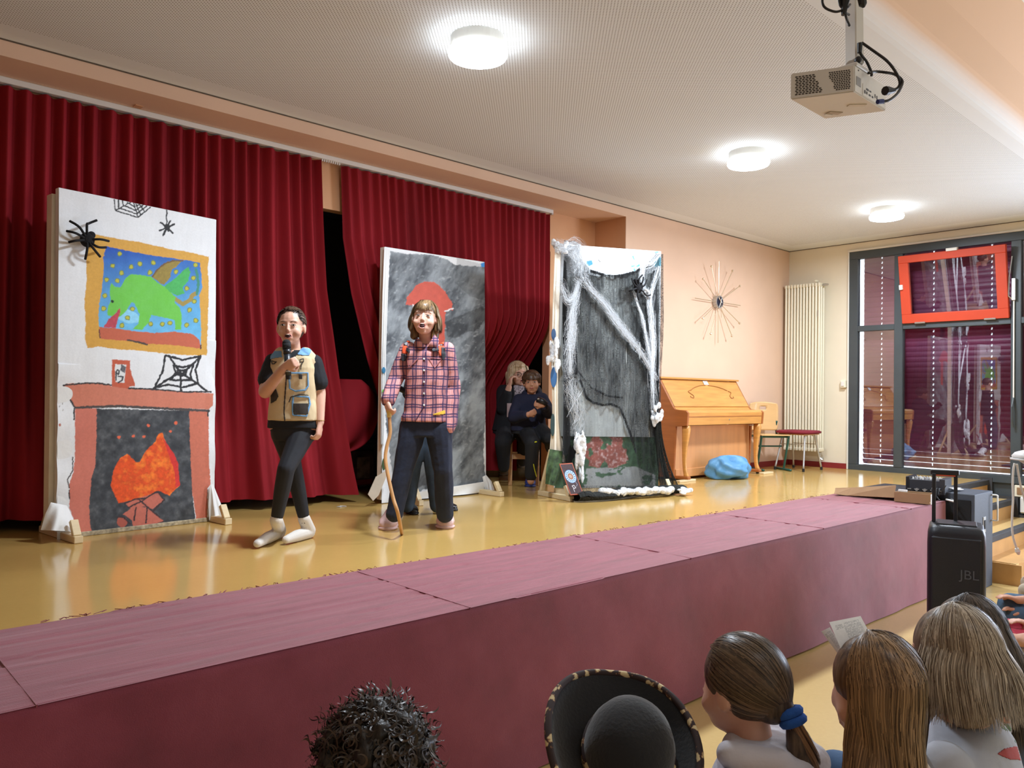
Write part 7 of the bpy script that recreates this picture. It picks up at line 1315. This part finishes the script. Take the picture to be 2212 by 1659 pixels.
for nm, pts in (('page', ((185, 520, 1.80), (430, 472, 1.84), (520, 640, 1.80), (290, 760, 1.76))), ('page', ((122, 592, 1.86), (190, 560, 1.84), (300, 740, 1.78), (270, 790, 1.80)))):
    c4 = [Wp(*p) for p in pts]
    def pg(U, V, c4=c4): V = 1-V; return [(c4[0][i]*(1-U)+c4[1][i]*U)*(1-V)+(c4[3][i]*(1-U)+c4[2][i]*U)*V for i in range(3)]
    def pt(U, V, x, y, z, big=(pts[0][0] == 185)):
        V = 1-V; c = np.ones(U.shape+(3,))*L3((246, 248, 250)); ln = (np.mod(V*26, 1) < .42) & (V > .12) & (V < .8); tx = fbm(U*60, np.floor(V*26)*3.1, 4) > .42
        blk = (((U > .12) & (U < .34) & (V > .14) & (V < .30)) | ((U > .40) & (U < .88) & (V > .10) & (V < .20)) | ((U > .36) & (U < .9) & (V > .22))); c[ln & tx & blk] = L3((150, 156, 166)); return c
    sheet(nm, 90, 90, pg, m_paint, bk, pt)
# girl with shoulder-length blonde-brown hair and the bird print
H = Head(dep(1.97, 2056, 1420), toY*.8+view*.25-Zu*.12, tilt=.05, sc=1.12); g = thing('person', 'girl with shoulder-length dark-blonde hair in a grey shirt with a bird print', 'person', Vector((H.c.x, H.c.y, ZF)))
top, x, f, nb = seatedbody(H, toY+rgt*.1, sk1, mat('cool_grey_tee', (180, 184, 194), .85, var=.04, bump=.25), m_jn, g, wid=1.04, sleeve=False)
hair_down(H, g, strandmat('dark_blonde_hair', (84, 66, 50), (206, 190, 166)), hairmat('dark_blonde_hair_mass', (84, 68, 52), (140, 120, 98)), .148, 4700, 12, 60, inward=-.01, flare=.045, wave=.006)
Bp = lambda pts: [(1740+x_/3.614, 1200+y_/3.614) for x_, y_ in pts]
stick('bird_print', top, [Bp([(1470, 1190), (1530, 1200), (1600, 1195), (1635, 1260), (1620, 1300), (1560, 1310), (1520, 1260)])], mat('print_orange', (206, 120, 92), .85), top, .003, 1.5); stick('leaf_print', top, [Bp([(1520, 1310), (1580, 1320), (1630, 1350), (1590, 1370), (1540, 1350)]), Bp([(1640, 1340), (1690, 1330), (1706, 1370), (1650, 1380)])], mat('print_green', (96, 130, 100), .85), top, .003, 1.5)
stick('stem_print', top, [band(Bp([(1640, 1370), (1660, 1410), (1640, 1450), (1700, 1500)]), 4)], mat('print_green', (96, 130, 100), .85), top, .003, 1.2); stick('leaf_print', top, [Bp([(1505, 1550), (1560, 1510), (1650, 1490), (1706, 1495), (1706, 1595), (1600, 1590)])], mat('print_red', (176, 72, 70), .85), top, .003, 1.5)
# dark-haired girl behind her
H = Head(dep(2.36, 2086, 1378), toY*.8+view*.4-Zu*.1, tilt=0, sc=1.1); g = thing('person', 'girl with very dark long hair sitting behind the dark-blonde one', 'person', Vector((H.c.x, H.c.y, ZF)))
top, x, f, nb = seatedbody(H, toY+rgt*.3, sk2, mat('denim_jacket', (52, 72, 100), .85, var=.15, bump=.3), m_jn, g, wid=1.0)
hair_down(H, g, strandmat('very_dark_hair', (24, 20, 18), (92, 76, 64)), hairmat('very_dark_hair_mass', (28, 24, 22), (56, 46, 40)), .30, 3400, 13, 60, inward=-.02, flare=.07, wave=.005)
# curly-haired child
H = Head(dep(1.78, 800, 1668), toY-Zu*.05, sc=1.05); g = thing('person', 'child with a mop of dark brown curls in front of the cloth', 'person', Vector((H.c.x, H.c.y, ZF)))
seatedbody(H, toY, sk2, mat('olive_sweatshirt', (72, 76, 62), .9, bump=.3), m_jn, g, wid=.95)
rng = np.random.default_rng(8); n = 1500; u_ = rng.standard_normal((n, 3)); u_[:, 2] = np.abs(u_[:, 2])*np.where(rng.random(n) < .75, 1, -.5); u_ /= np.linalg.norm(u_, axis=1, keepdims=True); ok = ~((u_[:, 1] > .75) & (u_[:, 2] < .4)); u_ = u_[ok]; n = len(u_)
K = 22; t = np.linspace(0, 1, K)[None, :, None]; rd = np.array([.090, .104, .102]); root = u_*rd; Lc = rng.uniform(.022, .052, (n, 1, 1)); e1 = np.cross(u_, rng.standard_normal((n, 3))); e1 /= np.linalg.norm(e1, axis=1, keepdims=True); e2 = np.cross(u_, e1); rc = rng.uniform(.007, .014, (n, 1, 1)); turns = rng.uniform(.9, 1.9, (n, 1, 1)); lean = rng.standard_normal((n, 1, 3))*.014
P_ = root[:, None]+u_[:, None]*Lc*t+lean*t+rc*(np.cos(turns*2*PI*t)*e1[:, None]+np.sin(turns*2*PI*t)*e2[:, None])*np.minimum(1, t*3); P_ = (P_+np.array([0, -.016, .022]))*H.s@np.array(H.R).T+np.array(H.c); ribbons('hair', P_, np.repeat(u_[:, None], K, 1)@np.array(H.R).T, .0048, strandmat('dark_curls', (18, 15, 12), (74, 60, 46)), g, rng)
bm = BM(); rr = random.Random(6); H.el(bm, (0, -.018, .026), (.092, .106, .104), 20, 14)
for k in range(70):
    v_ = Vector((rr.gauss(0, 1), rr.gauss(0, 1), abs(rr.gauss(0, 1)))).normalized()
    if v_.y > .7 and v_.z < .5: continue
    H.el(bm, (v_.x*.105, v_.y*.118-.016, v_.z*.118+.022), (rr.uniform(.014, .026),)*3, 8, 6)
remesh('hair_mass', bm, .006, hairmat('dark_curl_mass', (18, 15, 13), (46, 38, 30), 120), g, 1, folds(.006, 60, 3, 1.0))
# hat wearer
HC = dep(1.80, 1336, 1634); H = Head(HC+f*.0-Zu*.10+Vector((0, .03, 0)), toY, sc=1.0); g = thing('person', 'child almost hidden under a big black hat at the lower picture edge', 'person', Vector((H.c.x, H.c.y, ZF)))
seatedbody(H, toY, sk1, mat('black_costume', (24, 24, 28), .9), m_jn, g, wid=.9)
bm = BM(); H.el(bm, (0, -.02, .02), (.084, .094, .09)); remesh('hair', bm, .008, hairmat('brown_hair_c', (50, 36, 26), (90, 66, 46)), g, 1)
ht = thing('wide_hat', 'wide-brimmed black felt hat with leopard-print edging and band', 'hat', HC); m_felt = mat('black_felt', (20, 22, 26), .95, var=.15, bump=.3, bscale=120, sheen=.3)
s = NT('leopard_ribbon'); vo = s.n('ShaderNodeTexVoronoi', i_Scale=42.0); nz = s.n('ShaderNodeTexNoise', i_Scale=60.0); vv = s.coord(); s.l(vv, nz.inputs['Vector']); va = s.n('ShaderNodeVectorMath', operation='MULTIPLY_ADD'); s.l(nz.outputs['Color'], va.inputs[0]); va.inputs[1].default_value = (.03, .03, .03); s.l(vv, va.inputs[2]); s.l(va.outputs[0], vo.inputs['Vector'])
s.l(s.ramp(vo.outputs['Distance'], [(.34, lin((206, 186, 140))), (.40, lin((130, 90, 60))), (.47, lin((46, 30, 28)))]), s.b.inputs['Base Color']); s.b.inputs['Roughness'].default_value = .8; m_leo = s.m
zn = (-view*.58+Zu*.83+rgt*.08).normalized(); xn = (rgt-zn*rgt.dot(zn)).normalized(); yn = zn.cross(xn); O = HC
def brim(a, r):   # a angle, r 0..1 from crown to edge
    R_ = .070+(.190-.070)*r; up_ = .055*r**2.0*(abs(math.cos(a))**1.5)*(1.25 if math.cos(a) < 0 else .9)+.012*r**2; e = 1.0+.06*math.sin(a)
    rx = R_*(1.0-.10*r*abs(math.cos(a))); return O+xn*math.cos(a)*rx*1.0+yn*math.sin(a)*R_*e*1.04+zn*(up_)
NA = 72; bm = BM(); G = [[bm.verts.new(brim(2*PI*i/NA, j/10)) for i in range(NA)] for j in range(11)]
for j in range(10):
    for i in range(NA): bm.faces.new((G[j][i], G[j][(i+1) % NA], G[j+1][(i+1) % NA], G[j+1][i]))
o = obj('brim', bm, m_felt, ht, True); md = o.modifiers.new('t', 'SOLIDIFY'); md.thickness = .004
obj('brim_edging', tube(BM(), [brim(2*PI*i/NA, 1.0) for i in range(NA)], .0088, 8, True), m_leo, ht, True)
bm = BM(); R = []
for z, r_ in ((0, .108), (.03, .107), (.07, .102), (.105, .088), (.128, .064), (.138, .035)): R.append((O+xn*.018-yn*.005+zn*z, xn*r_*.95, yn*r_*1.06))
loft(bm, R, 40); cr_ = obj('crown', bm, m_felt, ht, True)
bm = BM(); loft(bm, [(O+xn*.018-yn*.005+zn*z, xn*.112*.95, yn*.112*1.06) for z in (.002, .030)], 40); obj('leopard_band', bm, m_leo, ht, True)
# benches under the spectators
for k, (cx_, cy_, w_, lab) in enumerate(((1.75, .72, 1.5, 'bench under the girls at the lower picture corner'), (1.18, 1.32, 1.3, 'bench under the curly-haired child and the hat wearer'))):
    b = thing('bench', 'low wooden '+lab, 'bench', (cx_, cy_, ZF)); obj('seat', bx(cx_-w_/2, cx_+w_/2, cy_-.14, cy_+.16, ZF+.33, ZF+.365, .004), bm_w, b)
    for s_ in (-1, 1): obj('leg', bx(cx_+s_*(w_/2-.1)-.02, cx_+s_*(w_/2-.1)+.02, cy_-.12, cy_+.14, ZF, ZF+.33), bm_w, b)
# spectators at the right-hand edge: knees and hands reach into the picture
def edgekid(label, D, kpx, m_leg, m_top, sk, kn2=None, handpx=None, rk=.058, extra=None, dirv=None):
    dr = (dirv or (-rgt*.95+view*.25)).normalized(); k1 = dep(D, *kpx); g = thing('person', label, 'person', Vector((k1.x, k1.y, ZF))-dr*.4); k2 = dep(D-.06, *(kn2 or (kpx[0]+14, kpx[1]+26))); hz_ = k1.z-.0; hips = [Vector((k.x, k.y, min(k.z, ZF+.42)))-dr*.42 for k in (k1, k2)]
    an = [Vector((k.x, k.y, ZF+.06))-dr*.05 for k in (k1, k2)]; xs = dr.cross(Zu); mid = (hips[0]+hips[1])/2; bm = BM(); torso(bm, [(mid, .14, .11), (mid+Zu*.2, .135, .09), (mid+Zu*.36-dr*.02, .15, .08), (mid+Zu*.42-dr*.02, .08, .05)], xs, dr); H = Head(mid+Zu*.60, dr, sc=1); head_prims(bm, H); limb(bm, [H.p(0, -.02, -.05), mid+Zu*.42], [.042, .05])
    for k, h_, a in zip((k1, k2), hips, an): limb(bm, [h_, k, a, a+dr*.13], [.07, rk-.012, .034, .03])
    hp_ = [dep(D-.08, *q) for q in (handpx or ())] or [k1-dr*.10+Zu*.08, k2-dr*.1+Zu*.08]
    for h_, s_ in zip(hp_, (-1, 1)): e = mid+Zu*.16+xs*s_*.18+dr*.05; limb(bm, [mid+Zu*.34+xs*s_*.14, e, h_], [.042, .036, .025]); hand(bm, h_, (dr*.9+Zu*.25), (-Zu*.8-dr*.1), .95, .30, s_)
    remesh('body', bm, .0085, sk, g, 2); face(H, g, sk, m_dkbrow); bm = BM(); H.el(bm, (0, -.022, .034), (.084, .092, .086)); H.el(bm, (0, -.05, -.04), (.07, .06, .09)); remesh('hair', bm, .009, hairmat('brown_hair_d', (50, 36, 28), (104, 78, 56)), g, 1)
    bm = BM()
    for k, h_, a in zip((k1, k2), hips, an): limb(bm, [h_, k, a+Zu*.03], [.084, rk, .048])
    remesh('trousers', bm, .010, m_leg, g, 2, folds(.003, 16)); bm = BM(); torso(bm, [(mid-Zu*.02, .155, .12), (mid+Zu*.2, .15, .105), (mid+Zu*.37-dr*.02, .165, .095)], xs, dr)
    for h_, s_ in zip(hp_, (-1, 1)): e = mid+Zu*.16+xs*s_*.18+dr*.05; limb(bm, [mid+Zu*.34+xs*s_*.14, e, h_.lerp(e, .3)], [.056, .05, .042])
    remesh('top', bm, .013, m_top, g, 2)
    for a in an: h_ = Vector((a.x, a.y, ZF)); shoe('shoe', h_-dr*.04, h_+dr*.18, extra or m_snk, m_wht, g, .042, .07)
    b = thing('stool', 'wooden stool under the '+label.split(' with')[0], 'stool', Vector((mid.x, mid.y, ZF))); q = Vector((mid.x, mid.y, 0)); bm = BM(); box(bm, q+Zu*(mid.z-.10), (.3, .3, .03)); obj('seat', bm, bm_w, b)
    for a in (-1, 1):
        for c in (-1, 1): bm = BM(); box(bm, q+Vector((a*.12, c*.12, (mid.z-.115+ZF)/2)), (.03, .03, mid.z-.115-ZF)); obj('leg', bm, bm_w, b)
m_dkbrow = mat('dark_brow_b', (60, 44, 34), .8)
edgekid('spectator in blue jeans with both hands over the knee at the picture edge', 4.75, (2184, 1308), mat('washed_blue_jeans', (66, 92, 116), .85, var=.25, scale=10, bump=.4), mat('dark_top', (50, 52, 60), .9), sk2, (2200, 1330), [(2200, 1296), (2212, 1322)], .075)
edgekid('spectator in raspberry-red leggings beside the blue jeans', 4.25, (2178, 1354), mat('raspberry_leggings', (204, 70, 92), .8, var=.08), mat('pink_top', (220, 130, 140), .9), sk1, (2172, 1375), [(2230, 1350), (2235, 1370)], .044)
edgekid('spectator in pale leggings with clasped hands nearest the dark hair', 3.75, (2174, 1390), mat('pale_grey_leggings', (190, 186, 174), .85), mat('rose_top', (206, 90, 100), .9), sk1, (2180, 1408), [(2196, 1384), (2206, 1380)], .040)
edgekid('spectator farthest along the row with a pink shoe bow', 5.5, (2222, 1258), mat('beige_leggings', (196, 182, 160), .85), mat('berry_top', (190, 50, 90), .9), sk1, (2216, 1275), None, .05, mat('raspberry_shoe', (200, 56, 96), .7))
